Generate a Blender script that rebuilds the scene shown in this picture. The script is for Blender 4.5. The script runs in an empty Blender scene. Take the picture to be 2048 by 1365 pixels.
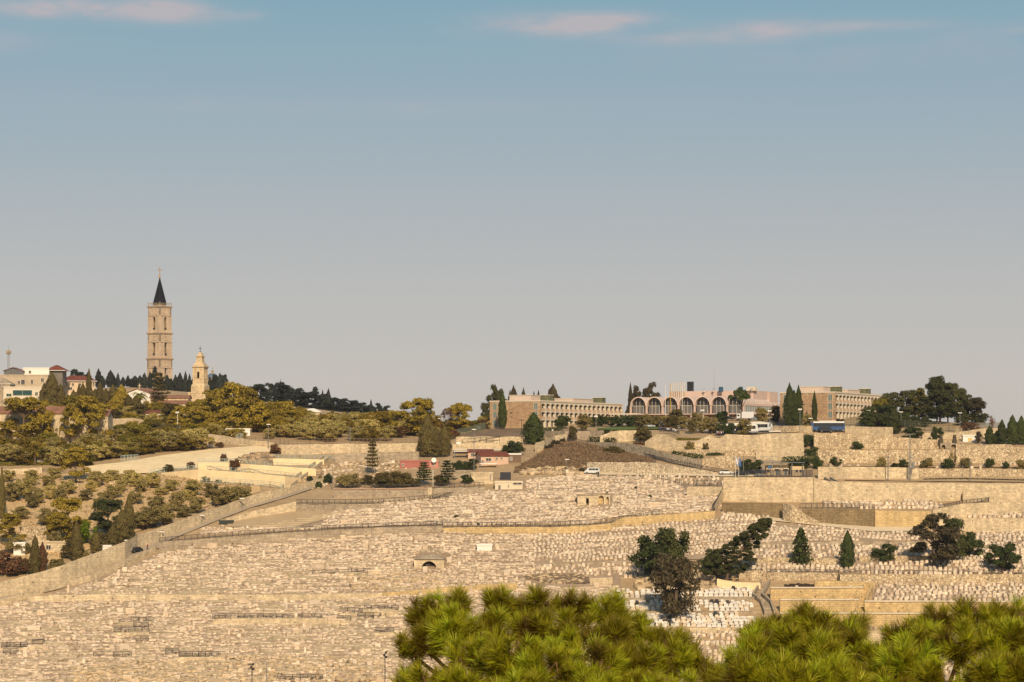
import bpy, bmesh, math, random
import numpy as np
from mathutils import Vector, Matrix
R = math.radians
rng = np.random.default_rng(7); random.seed(7)
scene = bpy.context.scene
C = scene.collection

# ---------------------------------------------------------------- camera
F = 4700.0; HZ = 900.0            # focal length in photo pixels (2048 wide), horizon row
cam = bpy.data.cameras.new('camera'); camo = bpy.data.objects.new('camera', cam); C.objects.link(camo)
scene.camera = camo
cam.sensor_width = 36; cam.lens = 36*F/2048
cam.shift_y = (HZ-682.5)/2048
camo.location = (0, 0, 0); camo.rotation_euler = (R(90), 0, 0)
cam.clip_start = 0.5; cam.clip_end = 20000
cam.dof.use_dof = True; cam.dof.focus_distance = 750; cam.dof.aperture_fstop = 32

# ---------------------------------------------------------------- world, sun, exposure
SUN_EL, SUN_AZ = 34, 171          # azimuth measured from +Y clockwise: behind the camera
w = bpy.data.worlds.new('World'); scene.world = w; w.use_nodes = True
nt = w.node_tree; nt.nodes.clear()
def N(t, **k):
    n = nt.nodes.new(t)
    for a, b in k.items():
        if a == 'op': n.operation = b
        else: setattr(n, a, b)
    return n
def L(a, b): nt.links.new(a, b)
def M2(op, a, b=None, c=None):
    n = N('ShaderNodeMath'); n.operation = op
    for i, q in enumerate((a, b, c)):
        if q is None: continue
        if isinstance(q, (int, float)): n.inputs[i].default_value = q
        else: L(q, n.inputs[i])
    return n.outputs[0]
out = N('ShaderNodeOutputWorld'); bg = N('ShaderNodeBackground'); L(bg.outputs[0], out.inputs[0])
sky = N('ShaderNodeTexSky'); sky.sky_type = 'NISHITA'; sky.sun_disc = False
sky.sun_elevation = R(SUN_EL); sky.sun_rotation = R(SUN_AZ)
sky.air_density = 1.0; sky.dust_density = 1.5; sky.ozone_density = 2.0; sky.altitude = 700
bg.inputs[1].default_value = 0.106
tc = N('ShaderNodeTexCoord'); sp = N('ShaderNodeSeparateXYZ'); L(tc.outputs['Generated'], sp.inputs[0])
# dusty air near the horizon: beige below, grey-blue above, plain Nishita higher up
rp = N('ShaderNodeValToRGB'); el = rp.color_ramp
L(M2('MULTIPLY', sp.outputs[2], 3.0), rp.inputs[0])
el.elements[0].position = 0.0; el.elements[0].color = (4.2, 3.82, 3.5, 1)
el.elements[1].position = 1.0; el.elements[1].color = (1.25, 2.1, 3.0, 1)
for p, c in ((0.10, (4.15, 3.8, 3.52)), (0.25, (3.5, 3.48, 3.45)), (0.38, (2.7, 3.2, 3.5)), (0.56, (1.75, 2.9, 3.5))):
    e = el.elements.new(p); e.color = (*c, 1)
mx = N('ShaderNodeMix'); mx.data_type = 'RGBA'; mx.inputs[0].default_value = 0.92
L(sky.outputs[0], mx.inputs[6]); L(rp.outputs[0], mx.inputs[7])
# thin pink clouds, drawn on the sky by direction
mp = N('ShaderNodeMapping'); mp.inputs['Scale'].default_value = (34, 34, 110)
L(tc.outputs['Generated'], mp.inputs[0])
ns = N('ShaderNodeTexNoise'); ns.inputs['Scale'].default_value = 1.0; ns.inputs['Detail'].default_value = 6; ns.inputs['Roughness'].default_value = .55
L(mp.outputs[0], ns.inputs['Vector'])
tot = None
for px, py, rx, rz, a in ((130, 18, 190, 20, 1.0), (330, 20, 95, 22, .9), (480, 30, 50, 10, .4), (1080, 50, 150, 22, .75), (1210, 42, 90, 18, .7),
                          (1390, 76, 160, 15, .45), (1560, 55, 120, 18, .55), (1740, 52, 140, 12, .35), (700, 215, 620, 22, .12), (1700, 110, 500, 30, .12), (2300, 60, 300, 20, .7), (-300, 70, 260, 25, .8)):
    x0 = (px-1024)/F; z0 = (HZ-py)/F; n0 = math.sqrt(1+x0*x0+z0*z0)
    dx = M2('MULTIPLY', M2('SUBTRACT', sp.outputs[0], x0/n0), F/rx)
    dz = M2('MULTIPLY', M2('SUBTRACT', sp.outputs[2], z0/n0), F/rz)
    d = M2('ADD', M2('MULTIPLY', dx, dx), M2('MULTIPLY', dz, dz))
    fr = M2('GREATER_THAN', sp.outputs[1], 0)
    q = M2('MULTIPLY', M2('MULTIPLY', M2('POWER', 2.718, M2('MULTIPLY', d, -1.2)), a), fr)
    tot = q if tot is None else M2('ADD', tot, q)
cl = M2('MULTIPLY', tot, M2('SMOOTHSTEP' if False else 'MULTIPLY_ADD', ns.outputs['Fac'], 2.6, -.62))
cl = M2('MINIMUM', M2('MAXIMUM', cl, 0.0), .6)
mc = N('ShaderNodeMix'); mc.data_type = 'RGBA'; L(cl, mc.inputs[0]); L(mx.outputs[2], mc.inputs[6]); mc.inputs[7].default_value = (4.7, 3.75, 3.7, 1)
L(mc.outputs[2], bg.inputs[0])

sl = bpy.data.lights.new('sun', 'SUN'); so = bpy.data.objects.new('sun', sl); C.objects.link(so)
sl.energy = 4.3; sl.angle = R(3.0); sl.color = (1.0, .80, .56)
sd = Vector((math.sin(R(SUN_AZ))*math.cos(R(SUN_EL)), math.cos(R(SUN_AZ))*math.cos(R(SUN_EL)), math.sin(R(SUN_EL))))
so.rotation_euler = sd.to_track_quat('Z', 'Y').to_euler()
so.location = (-80, -60, 60)
vs = scene.view_settings
vs.view_transform = 'Standard'; vs.look = 'None'; vs.exposure = 0.28; vs.gamma = 1; vs.use_curve_mapping = False

# ---------------------------------------------------------------- helpers
def P(px, py, D): return Vector(((px-1024)*D/F, D, (HZ-py)*D/F))
def tag(o, label=None, cat=None, group=None, kind=None):
    if label: o['label'] = label
    if cat: o['category'] = cat
    if group: o['group'] = group
    if kind: o['kind'] = kind
    return o
def empty(name, loc, rz=0, label=None, cat=None, group=None):
    o = bpy.data.objects.new(name, None); C.objects.link(o); o.location = loc; o.rotation_euler = (0, 0, rz)
    o.empty_display_size = .3
    return tag(o, label, cat, group)
def link(name, me, parent=None, loc=None, rot=None, sc=None):
    o = bpy.data.objects.new(name, me); C.objects.link(o)
    if parent: o.parent = parent
    if loc is not None: o.location = loc
    if rot is not None: o.rotation_euler = rot
    if sc is not None: o.scale = sc
    return o
def fast_mesh(name, V, Fq, mats=(), k=4, smooth=False):
    """V (n,3) array, Fq (m,k) index array -> mesh"""
    V = np.asarray(V, np.float32); Fq = np.asarray(Fq, np.int32)
    me = bpy.data.meshes.new(name); m = len(Fq)
    me.vertices.add(len(V)); me.vertices.foreach_set('co', V.ravel())
    me.loops.add(m*k); me.loops.foreach_set('vertex_index', Fq.ravel())
    me.polygons.add(m); me.polygons.foreach_set('loop_start', np.arange(0, m*k, k, dtype=np.int32))
    if smooth: me.polygons.foreach_set('use_smooth', np.ones(m, bool))
    me.update(calc_edges=True)
    for q in mats: me.materials.append(q)
    return me
class MB:
    def __init__(s): s.v = []; s.f = []; s.m = []
    def face(s, pts, mi=0):
        b = len(s.v); s.v += [tuple(p) for p in pts]; s.f.append(list(range(b, b+len(pts)))); s.m.append(mi); return s
    def hexa(s, p, mi=0):        # 8 points: bottom 4 ccw, top 4 ccw
        b = len(s.v); s.v += [tuple(q) for q in p]
        for f in ((3, 2, 1, 0), (4, 5, 6, 7), (0, 1, 5, 4), (1, 2, 6, 5), (2, 3, 7, 6), (3, 0, 4, 7)):
            s.f.append([b+i for i in f]); s.m.append(mi)
        return s
    def box(s, x0, x1, y0, y1, z0, z1, mi=0):
        return s.hexa([(x0, y0, z0), (x1, y0, z0), (x1, y1, z0), (x0, y1, z0), (x0, y0, z1), (x1, y0, z1), (x1, y1, z1), (x0, y1, z1)], mi)
    def frustum(s, cx, cy, z0, z1, a0, b0, a1, b1, mi=0):
        return s.hexa([(cx-a0, cy-b0, z0), (cx+a0, cy-b0, z0), (cx+a0, cy+b0, z0), (cx-a0, cy+b0, z0),
                       (cx-a1, cy-b1, z1), (cx+a1, cy-b1, z1), (cx+a1, cy+b1, z1), (cx-a1, cy+b1, z1)], mi)
    def tube(s, p0, p1, r0, r1=None, n=6, mi=0, caps=True):
        r1 = r0 if r1 is None else r1
        p0 = Vector(p0); p1 = Vector(p1); d = (p1-p0).normalized()
        a = d.orthogonal().normalized(); c = d.cross(a); b = len(s.v)
        for p, r in ((p0, r0), (p1, r1)):
            for i in range(n):
                t = 2*math.pi*i/n; s.v.append(tuple(p+a*math.cos(t)*r+c*math.sin(t)*r))
        for i in range(n):
            j = (i+1) % n; s.f.append([b+i, b+j, b+n+j, b+n+i]); s.m.append(mi)
        if caps:
            s.f.append([b+i for i in reversed(range(n))]); s.f.append([b+n+i for i in range(n)]); s.m += [mi, mi]
        return s
    def lathe(s, prof, n=12, cx=0, cy=0, mi=0):
        b = len(s.v)
        for r, z in prof:
            for i in range(n):
                t = 2*math.pi*(i+.5)/n; s.v.append((cx+math.cos(t)*r, cy+math.sin(t)*r, z))
        for k in range(len(prof)-1):
            for i in range(n):
                j = (i+1) % n; s.f.append([b+k*n+i, b+k*n+j, b+(k+1)*n+j, b+(k+1)*n+i]); s.m.append(mi)
        s.f.append([b+(len(prof)-1)*n+i for i in range(n)]); s.m.append(mi)
        return s
    def prism(s, poly, y0, y1, mi=0):   # poly in x,z extruded along y
        n = len(poly); b = len(s.v)
        s.v += [(x, y0, z) for x, z in poly]+[(x, y1, z) for x, z in poly]
        s.f.append([b+i for i in range(n)]); s.f.append([b+n+i for i in reversed(range(n))]); s.m += [mi, mi]
        for i in range(n):
            j = (i+1) % n; s.f.append([b+j, b+i, b+n+i, b+n+j]); s.m.append(mi)
        return s
    def arch(s, x0, x1, z0, z1, ox0, ox1, oz0, oz1, y0, y1, mi=0, n=10):
        """panel x0..x1,z0..z1 thickness y0..y1 with a round-headed opening ox0..ox1, sill oz0, crown oz1"""
        r = (ox1-ox0)/2; cx = (ox0+ox1)/2; zs = oz1-r
        if oz0 > z0+1e-4: s.box(x0, x1, y0, y1, z0, oz0, mi)
        s.box(x0, ox0, y0, y1, oz0, z1, mi); s.box(ox1, x1, y0, y1, oz0, z1, mi)
        for i in range(n):
            a0 = math.pi*(1-i/n); a1 = math.pi*(1-(i+1)/n)
            xa, za = cx+r*math.cos(a0), zs+r*math.sin(a0); xb, zb = cx+r*math.cos(a1), zs+r*math.sin(a1)
            s.hexa([(xa, y0, za), (xb, y0, zb), (xb, y1, zb), (xa, y1, za), (xa, y0, z1), (xb, y0, z1), (xb, y1, z1), (xa, y1, z1)], mi)
        return s
    def xf(s, mat, i0=0):
        for i in range(i0, len(s.v)): s.v[i] = tuple(mat @ Vector(s.v[i]))
        return s
    def mesh(s, name, mats):
        me = bpy.data.meshes.new(name); me.from_pydata(s.v, [], s.f)
        for q in (mats if isinstance(mats, (list, tuple)) else [mats]): me.materials.append(q)
        me.polygons.foreach_set('material_index', s.m); me.update()
        uv = me.uv_layers.new(name='uv').data
        for p in me.polygons:
            n = p.normal
            if abs(n.z) > .75: t, u = Vector((1, 0, 0)), Vector((0, 1, 0))
            else: t, u = Vector((-n.y, n.x, 0)).normalized(), Vector((0, 0, 1))
            for li in p.loop_indices:
                co = me.vertices[me.loops[li].vertex_index].co
                uv[li].uv = (co.dot(t), co.dot(u))
        return me
    def build(s, name, mats, parent=None, loc=None, rot=None):
        return link(name, s.mesh(name, mats), parent, loc, rot)

# ---------------------------------------------------------------- materials
MATS = {}
def mat(name, col, rough=.85, metal=0, noise=0, nscale=1.0, col2=None, bump=0, island=0, objr=0, kind=None, bsize=(.7, .35), mortar=.35, trans=0, spec=.3, bdist=.1):
    if name in MATS: return MATS[name]
    m = bpy.data.materials.new(name); m.use_nodes = True; MATS[name] = m
    t = m.node_tree; b = t.nodes['Principled BSDF']
    b.inputs['Roughness'].default_value = rough; b.inputs['Metallic'].default_value = metal
    b.inputs['Specular IOR Level'].default_value = spec
    def n(x): return t.nodes.new(x)
    def mix(bt, fac, a, c):
        k = n('ShaderNodeMix'); k.data_type = 'RGBA'; k.blend_type = bt
        for i, q in ((0, fac), (6, a), (7, c)):
            if isinstance(q, (int, float)): k.inputs[i].default_value = q
            elif isinstance(q, tuple): k.inputs[i].default_value = (*q[:3], 1)
            else: t.links.new(q, k.inputs[i])
        return k.outputs[2]
    def scalemul(c, val):
        k = n('ShaderNodeVectorMath'); k.operation = 'SCALE'
        if isinstance(c, tuple): k.inputs[0].default_value = c[:3]
        else: t.links.new(c, k.inputs[0])
        t.links.new(val, k.inputs[3]); return k.outputs[0]
    def maprange(v, lo, hi):
        k = n('ShaderNodeMapRange'); t.links.new(v, k.inputs[0]); k.inputs[3].default_value = lo; k.inputs[4].default_value = hi; return k.outputs[0]
    tc = n('ShaderNodeTexCoord'); geo = n('ShaderNodeNewGeometry')
    c = tuple(col); hgt = None
    def noisetex(vec, sc, det=4, ro=.6):
        k = n('ShaderNodeTexNoise'); t.links.new(vec, k.inputs['Vector']); k.inputs['Scale'].default_value = sc; k.inputs['Detail'].default_value = det; k.inputs['Roughness'].default_value = ro; return k.outputs['Fac']
    def steep(v, a, bb):
        k = n('ShaderNodeMapRange'); t.links.new(v, k.inputs[0]); k.inputs[1].default_value = a; k.inputs[2].default_value = bb; return k.outputs[0]
    if kind == 'brick':
        bk = n('ShaderNodeTexBrick'); t.links.new(tc.outputs['UV'], bk.inputs['Vector'])
        bk.inputs['Scale'].default_value = 1; bk.inputs['Brick Width'].default_value = bsize[0]; bk.inputs['Row Height'].default_value = bsize[1]
        bk.inputs['Mortar Size'].default_value = .035; bk.inputs['Bias'].default_value = 0; bk.offset = .5
        c2 = col2 or tuple(x*.72 for x in col)
        bk.inputs['Color1'].default_value = (*col, 1); bk.inputs['Color2'].default_value = (*c2, 1)
        bk.inputs['Mortar'].default_value = (*[x*mortar for x in col], 1)
        c = bk.outputs['Color']; hgt = bk.outputs['Fac']
        wv = noisetex(geo.outputs['Position'], 1.6, 3); 
        c = scalemul(c, maprange(steep(wv, .3, .7), .82, 1.12))
    elif kind == 'rubble':
        vo = n('ShaderNodeTexVoronoi'); t.links.new(geo.outputs['Position'], vo.inputs['Vector']); vo.inputs['Scale'].default_value = 1/bsize[0]
        c2 = col2 or tuple(x*.6 for x in col)
        sx = n('ShaderNodeSeparateColor'); t.links.new(vo.outputs['Color'], sx.inputs[0])
        c = mix('MIX', sx.outputs[0], tuple(col), c2)
        ed = n('ShaderNodeTexVoronoi'); ed.feature = 'DISTANCE_TO_EDGE'; t.links.new(geo.outputs['Position'], ed.inputs['Vector']); ed.inputs['Scale'].default_value = 1/bsize[0]
        e = steep(ed.outputs['Distance'], .0, .13); c = scalemul(c, maprange(e, mortar, 1.0)); hgt = e
    if kind in ('brick', 'rubble'):
        mpg = n('ShaderNodeMapping'); mpg.inputs['Scale'].default_value = (.55, .55, .06); t.links.new(geo.outputs['Position'], mpg.inputs[0])
        c = scalemul(c, maprange(steep(noisetex(mpg.outputs[0], 1.0, 4), .35, .7), 1.08, .80))       # run-off streaks
        vh = n('ShaderNodeTexVoronoi'); t.links.new(geo.outputs['Position'], vh.inputs['Vector']); vh.inputs['Scale'].default_value = .42
        c = scalemul(c, maprange(steep(vh.outputs['Distance'], .07, .12), .28, 1.0))                  # weep holes
    if noise:
        a = noisetex(geo.outputs['Position'], nscale, 6, .65)
        a = steep(a, .28, .72)
        if col2 and kind is None: c = mix('MIX', a, c, col2)
        else: c = scalemul(c, maprange(a, 1-noise, 1+noise*.6))
        b2 = steep(noisetex(geo.outputs['Position'], nscale*.13, 3), .3, .7)
        c = scalemul(c, maprange(b2, 1-noise*.5, 1+noise*.3))
        if hgt is None: hgt = a
    if island:
        c = scalemul(c, maprange(geo.outputs['Random Per Island'], 1-island, 1+island))
    if objr:
        oi = n('ShaderNodeObjectInfo'); c = scalemul(c, maprange(oi.outputs['Random'], 1-objr, 1+objr))
    if isinstance(c, tuple): b.inputs['Base Color'].default_value = (*c[:3], 1)
    else: t.links.new(c, b.inputs['Base Color'])
    if bump and hgt is not None:
        k = n('ShaderNodeBump'); k.inputs['Strength'].default_value = bump; k.inputs['Distance'].default_value = bdist
        t.links.new(hgt, k.inputs['Height']); t.links.new(k.outputs[0], b.inputs['Normal'])
    if trans:
        tr = n('ShaderNodeBsdfTranslucent'); ms = n('ShaderNodeMixShader'); ms.inputs[0].default_value = trans
        if isinstance(c, tuple): tr.inputs[0].default_value = (*c[:3], 1)
        else: t.links.new(c, tr.inputs[0])
        o = t.nodes['Material Output']
        t.links.new(b.outputs[0], ms.inputs[1]); t.links.new(tr.outputs[0], ms.inputs[2]); t.links.new(ms.outputs[0], o.inputs[0])
    return m
m_ground = mat('limestone_soil', (.44, .315, .175), noise=.3, nscale=.5, col2=(.31, .20, .10), bump=.6, bdist=.3)
m_ashlar = mat('ashlar_limestone', (.67, .53, .335), kind='brick', bsize=(1.0, .5), noise=.22, nscale=1.1, mortar=.62)
m_ochre = mat('ochre_ashlar', (.62, .45, .215), kind='brick', bsize=(1.1, .55), col2=(.50, .35, .165), noise=.22, nscale=1.1, mortar=.55)
m_brownwall = mat('weathered_brown_ashlar', (.33, .235, .12), kind='brick', bsize=(.9, .45), noise=.25, nscale=.2)
m_rubble = mat('rubble_limestone', (.68, .54, .34), kind='rubble', bsize=(.7,), col2=(.44, .32, .19), noise=.15, nscale=.3, bump=.5)
m_rubblegrey = mat('grey_rubble_limestone', (.62, .51, .36), kind='rubble', bsize=(.65,), col2=(.42, .33, .22), noise=.15, nscale=.3, bump=.5)
m_render = mat('cream_rendered_wall', (.76, .59, .34), noise=.14, nscale=.35)
m_greystone = mat('grey_weathered_stone', (.48, .38, .26), kind='brick', bsize=(.9, .45), noise=.25, nscale=.3)
m_asphalt = mat('pale_asphalt', (.34, .27, .19), noise=.15, nscale=.6)
m_path = mat('stone_path', (.58, .47, .31), noise=.12, nscale=.6)
m_plaza = mat('dusty_plaza', (.40, .285, .16), noise=.12, nscale=.15)
m_drygrass = mat('dry_grass_soil', (.11, .072, .042), noise=.4, nscale=.35, col2=(.25, .17, .10))
m_lawn = mat('lawn', (.10, .13, .025), noise=.2, nscale=.8)
m_iron = mat('dark_iron', (.05, .045, .045), rough=.6, metal=.3)
m_paleiron = mat('pale_green_paint', (.33, .38, .33), rough=.6)
m_galv = mat('galvanised_steel', (.22, .22, .2), rough=.5, metal=.4)
m_white = mat('white_paint', (.72, .68, .6), rough=.7, noise=.06, nscale=1)
m_glass = mat('dark_glass', (.025, .028, .032), rough=.12, spec=.5)
m_glasslight = mat('pale_blue_glass', (.16, .2, .2), rough=.15, spec=.5)
m_curtain = mat('net_curtain_behind_glass', (.13, .125, .12), rough=.3)
m_black = mat('black_paint', (.02, .02, .022), rough=.5)
m_bark = mat('bark', (.13, .09, .055), noise=.3, nscale=3)
m_redtile = mat('red_roof_tile', (.23, .065, .035), noise=.2, nscale=1.0, kind='brick', bsize=(.5, .35), mortar=.5)
m_oldtile = mat('faded_terracotta_tile', (.36, .17, .10), noise=.25, nscale=1.0, kind='brick', bsize=(.5, .35), mortar=.6)
m_pink = mat('pink_concrete', (.54, .40, .33), noise=.1, nscale=.4)
m_pinkroof = mat('weathered_pink_roof', (.56, .44, .37), noise=.25, nscale=.25)
m_concrete = mat('cream_concrete', (.60, .52, .40), noise=.08, nscale=.6)
m_hotelstone = mat('rough_brown_hotel_stone', (.50, .335, .195), kind='brick', bsize=(1.3, .6), col2=(.38, .24, .135), noise=.18, nscale=.9, mortar=.6, bump=.5)
m_terra = mat('terracotta_panel', (.52, .36, .235), noise=.1, nscale=.7)
m_greenshut = mat('dark_green_shutter', (.012, .055, .05), rough=.6)
m_blueshut = mat('faded_blue_shutter', (.26, .36, .40), rough=.7)
m_spire = mat('dark_slate_lead', (.012, .013, .017), rough=.85, spec=.08, noise=.2, nscale=.6)
m_gold = mat('gilded_metal', (.55, .30, .06), rough=.3, metal=.8)
m_tower = mat('tower_limestone', (.56, .43, .30), kind='brick', bsize=(1.1, .55), col2=(.51, .385, .265), noise=.1, nscale=.4, mortar=.7)
m_belfry = mat('belfry_limestone', (.68, .52, .31), kind='brick', bsize=(1.0, .5), noise=.14, nscale=.5, mortar=.6)
m_tyre = mat('tyre_rubber', (.02, .02, .02), rough=.9)
m_bluegrey = mat('blue_grey_dome_lead', (.10, .125, .16), rough=.5)

# ---------------------------------------------------------------- terrain
TR = [1365, 1280, 1200, 1120, 1050, 1000, 960, 930, 900, 880, 860, 840, 820, 800, 780, 760]
TC = {-500: [560, 588, 618, 652, 688, 718, 748, 775, 808, 834, 868, 908, 950, 1000, 1060, 1120],
      400: [560, 588, 618, 652, 688, 718, 748, 775, 808, 834, 868, 908, 950, 1000, 1060, 1120],
      850: [558, 586, 615, 648, 684, 715, 746, 773, 806, 832, 868, 915, 975, 1030, 1090, 1150],
      1050: [556, 584, 612, 645, 681, 712, 744, 771, 802, 826, 862, 905, 960, 1020, 1080, 1140],
      1280: [556, 583, 611, 643, 679, 711, 743, 769, 800, 825, 868, 932, 990, 1050, 1100, 1150],
      1500: [555, 582, 610, 642, 678, 710, 742, 768, 798, 822, 855, 918, 980, 1040, 1100, 1150],
      1620: [555, 582, 610, 642, 678, 710, 742, 768, 796, 818, 840, 866, 930, 990, 1050, 1100],
      2600: [555, 582, 610, 642, 678, 710, 742, 768, 796, 818, 842, 870, 930, 990, 1050, 1100]}
TX = sorted(TC); TA = np.array([TC[k] for k in TX], float); TRa = np.array(TR, float)
RGX = [-500, 0, 250, 400, 600, 830, 960, 1000, 1250, 1560, 1700, 1900, 2048, 2600]
RGY = [800, 790, 774, 786, 815, 842, 858, 846, 838, 834, 832, 845, 862, 870]
def ridge(px): return float(np.interp(px, RGX, RGY))
def terr(px, py):
    """distance of the ground seen at a photo pixel"""
    py = max(py, ridge(px))
    if py > 1365: return 560-(py-1365)*.28
    col = [np.interp(-py, -TRa, TA[i]) for i in range(len(TX))]
    return float(np.interp(px, TX, col))
def gz(px, D):
    """ground height at column px and distance D (also behind the ridge)"""
    r = ridge(px); Dr = terr(px, r); zr = (HZ-r)*Dr/F
    if D >= Dr: return float(np.interp(D-Dr, [0, 160, 700], [zr, zr-3, zr-70]))
    lo, hi = r, 1365
    for _ in range(30):
        mid = (lo+hi)/2
        if terr(px, mid) > D: lo = mid
        else: hi = mid
    return (HZ-lo)*D/F
def GP(px, py, D=None):
    if D is not None: return Vector(((px-1024)*D/F, D, gz(px, D)))
    py = max(py, ridge(px)); return P(px, py, terr(px, py))
def mpp(px, py): return terr(px, py)/F

def build_ground():
    xs = np.arange(-500, 2601, 20.0); V = []; rows = 0
    for near in ((2.0, -13), (40.0, -13), (300.0, -58), (480.0, -68)):
        for x in xs: V.append(((x-1024)*max(near[0], 60)/F*3 if near[0] < 60 else (x-1024)*near[0]/F*1.3, near[0]-(40 if near[0] < 3 else 0), near[1]))
        rows += 1
    pys = np.concatenate([np.linspace(1480, 1370, 4), np.linspace(1365, 780, 130)])
    for t in np.linspace(0, 1, len(pys)):
        for x in xs:
            r = ridge(x); py = 1480-(1480-r)*t
            D = terr(x, py); p = P(x, py, D)
            V.append((p.x, p.y, p.z+random.uniform(-.12, .12)))
        rows += 1
    for k in (60, 160, 350, 700):
        for x in xs:
            r = ridge(x); D = terr(x, r)+k; V.append(((x-1024)*D/F, D, gz(x, D)))
        rows += 1
    for x in xs: V.append(((x-1024)*3000/F*2, 3000, -90.0))
    rows += 1
    n = len(xs); a = np.arange(rows*n).reshape(rows, n)
    Fq = np.stack([a[:-1, :-1], a[:-1, 1:], a[1:, 1:], a[1:, :-1]], -1).reshape(-1, 4)
    o = link('ground', fast_mesh('ground', np.array(V), Fq, [m_ground], smooth=True)); tag(o, 'dry pale limestone hillside under the cemetery and gardens', 'hillside', kind='structure')
build_ground()

def strip(pts, nx=8):
    """densify (px, ytop, ybot) list"""
    o = []
    for a, b in zip(pts[:-1], pts[1:]):
        k = max(1, int(abs(b[0]-a[0])/nx))
        for i in range(k): t = i/k; o.append(tuple(a[j]+(b[j]-a[j])*t for j in range(3)))
    o.append(pts[-1]); return o
def wall(label, pts, m=None, name='retaining_wall', thick=1.2, cap=None, cat='wall', D0=0, bury=1.5, rough=.25, batter=0.04):
    """stone retaining wall: (px, top row, foot row); foot stands on the ground, body runs back into the slope"""
    m = m or m_ashlar
    pts = strip(pts, 14); mb = MB(); fr = []
    for px, yt, yb in pts:
        D = terr(px, yb)+D0; b = P(px, yb, D); zt = (HZ-yt)*D/F + (random.uniform(-rough, rough)*.5 if rough else 0)
        fr.append((b, zt))
    th = thick
    for (b0, z0), (b1, z1) in zip(fr[:-1], fr[1:]):
        k = batter
        mb.hexa([(b0.x, b0.y, b0.z-bury), (b1.x, b1.y, b1.z-bury), (b1.x, b1.y+th, b1.z-bury), (b0.x, b0.y+th, b0.z-bury),
                 (b0.x, b0.y+k*(z0-b0.z), z0), (b1.x, b1.y+k*(z1-b1.z), z1), (b1.x, b1.y+th, z1), (b0.x, b0.y+th, z0)])
        if cap:
            q = .12
            mb.hexa([(b0.x, b0.y-q, z0), (b1.x, b1.y-q, z1), (b1.x, b1.y+th+q, z1), (b0.x, b0.y+th+q, z0),
                     (b0.x, b0.y-q, z0+.3), (b1.x, b1.y-q, z1+.3), (b1.x, b1.y+th+q, z1+.3), (b0.x, b0.y+th+q, z0+.3)], 1)
    o = mb.build(name, [m, cap or m]); return tag(o, label, cat)
def patch(name, label, pts, m, lift=.15, kind='structure', ny=6, cat='ground'):
    """ground surface of its own material, draped on the hillside; (px, upper row, lower row)"""
    pts = strip(pts, 10); V = []
    for px, yt, yb in pts:
        for i in range(ny+1):
            y = yb+(yt-yb)*i/ny; p = GP(px, y); V.append((p.x, p.y, p.z+lift))
    n = ny+1; a = np.arange(len(V)).reshape(-1, n)
    Fq = np.stack([a[:-1, :-1], a[1:, :-1], a[1:, 1:], a[:-1, 1:]], -1).reshape(-1, 4)
    o = link(name, fast_mesh(name, np.array(V), Fq, [m], smooth=True)); return tag(o, label, cat, kind=kind)
# ================================================================ ground patches, roads, walls
patch('dry_grass_bank', 'bank of brown dry grass sloping down from the fenced path', [(1027, 943, 947), (1060, 924, 946), (1087, 905, 945), (1110, 889, 945), (1135, 884, 944), (1173, 890, 944), (1176, 891, 925), (1250, 908, 925), (1312, 922, 927)], m_drygrass, .25)
patch('hotel_bank', 'bare brown earth bank below the long hotel wing', [(918, 872, 876), (950, 866, 875), (985, 859, 875), (1050, 858, 874), (1085, 860, 868)], m_drygrass, .25)
patch('hotel_verge', 'reddish earth verge below the right hotel wing', [(1525, 848, 853), (1600, 843, 850), (1690, 842, 848)], m_drygrass, .3)
patch('lawn', 'thin strip of green lawn in front of the arched hotel', [(1195, 858, 861), (1240, 855, 862), (1300, 855, 860), (1352, 856, 860)], m_lawn, .3)
patch('car_park', 'grey tarmac car park in front of the hotel', [(1230, 847, 853), (1300, 846, 854), (1400, 846, 867), (1520, 850, 868), (1600, 853, 866)], m_asphalt, .25)
patch('bare_slope', 'bare cream earth slope above the rendered terraces', [(170, 934, 948), (240, 927, 950), (300, 917, 948), (330, 912, 940), (420, 900, 938), (480, 896, 930), (546, 891, 919)], mat('cream_earth', (.76, .585, .335), noise=.18, nscale=.3), .3)
patch('lane', 'narrow tarmac lane climbing beside the long stone wall', [(-60, 1211, 1221), (0, 1196, 1206), (60, 1184, 1194), (120, 1171, 1180), (190, 1144, 1157), (250, 1121, 1135), (275, 1099, 1116), (318, 1083, 1098), (330, 1077, 1086), (420, 1042, 1049), (500, 1011, 1018), (570, 991, 998), (665, 961, 966)], m_asphalt, .3)
patch('plaza', 'smooth dusty brown plaza above the old graves', [(455, 1044, 1056), (520, 1034, 1056), (590, 1025, 1056), (640, 1025, 1044), (690, 1024, 1030)], m_plaza, .3)
patch('upper_plaza', 'flat earth strip below the long capped wall', [(600, 1001, 1010), (667, 998, 1010), (790, 997, 1008), (860, 996, 1003)], m_plaza, .3)
patch('cemetery_path', 'pale stone path curving below the brown retaining wall', [(1530, 1036, 1042), (1600, 1042, 1049), (1700, 1052, 1060), (1745, 1056, 1065), (1850, 1055, 1064)], m_path, .3)
patch('cemetery_lane', 'pale lane along the top of the graves below the rubble wall', [(1165, 945, 951), (1300, 947, 953), (1450, 948, 955), (1530, 950, 955)], m_path, .3)
patch('field_ledge', 'dusty earth ledge under the power poles', [(1690, 955, 962), (1820, 952, 964), (2048, 955, 966), (2150, 955, 966)], m_plaza, .3)
patch('terrace_ledge', 'pale earth terrace with planted trees between the tall walls', [(1640, 926, 934), (1800, 926, 936), (2060, 926, 937)], m_ground, .3)
patch('red_soil_bed', 'dark red soil bed among the rows of tombs', [(1050, 1151, 1156), (1090, 1149, 1168), (1170, 1151, 1170), (1178, 1158, 1168)], m_drygrass, .35)
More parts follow.
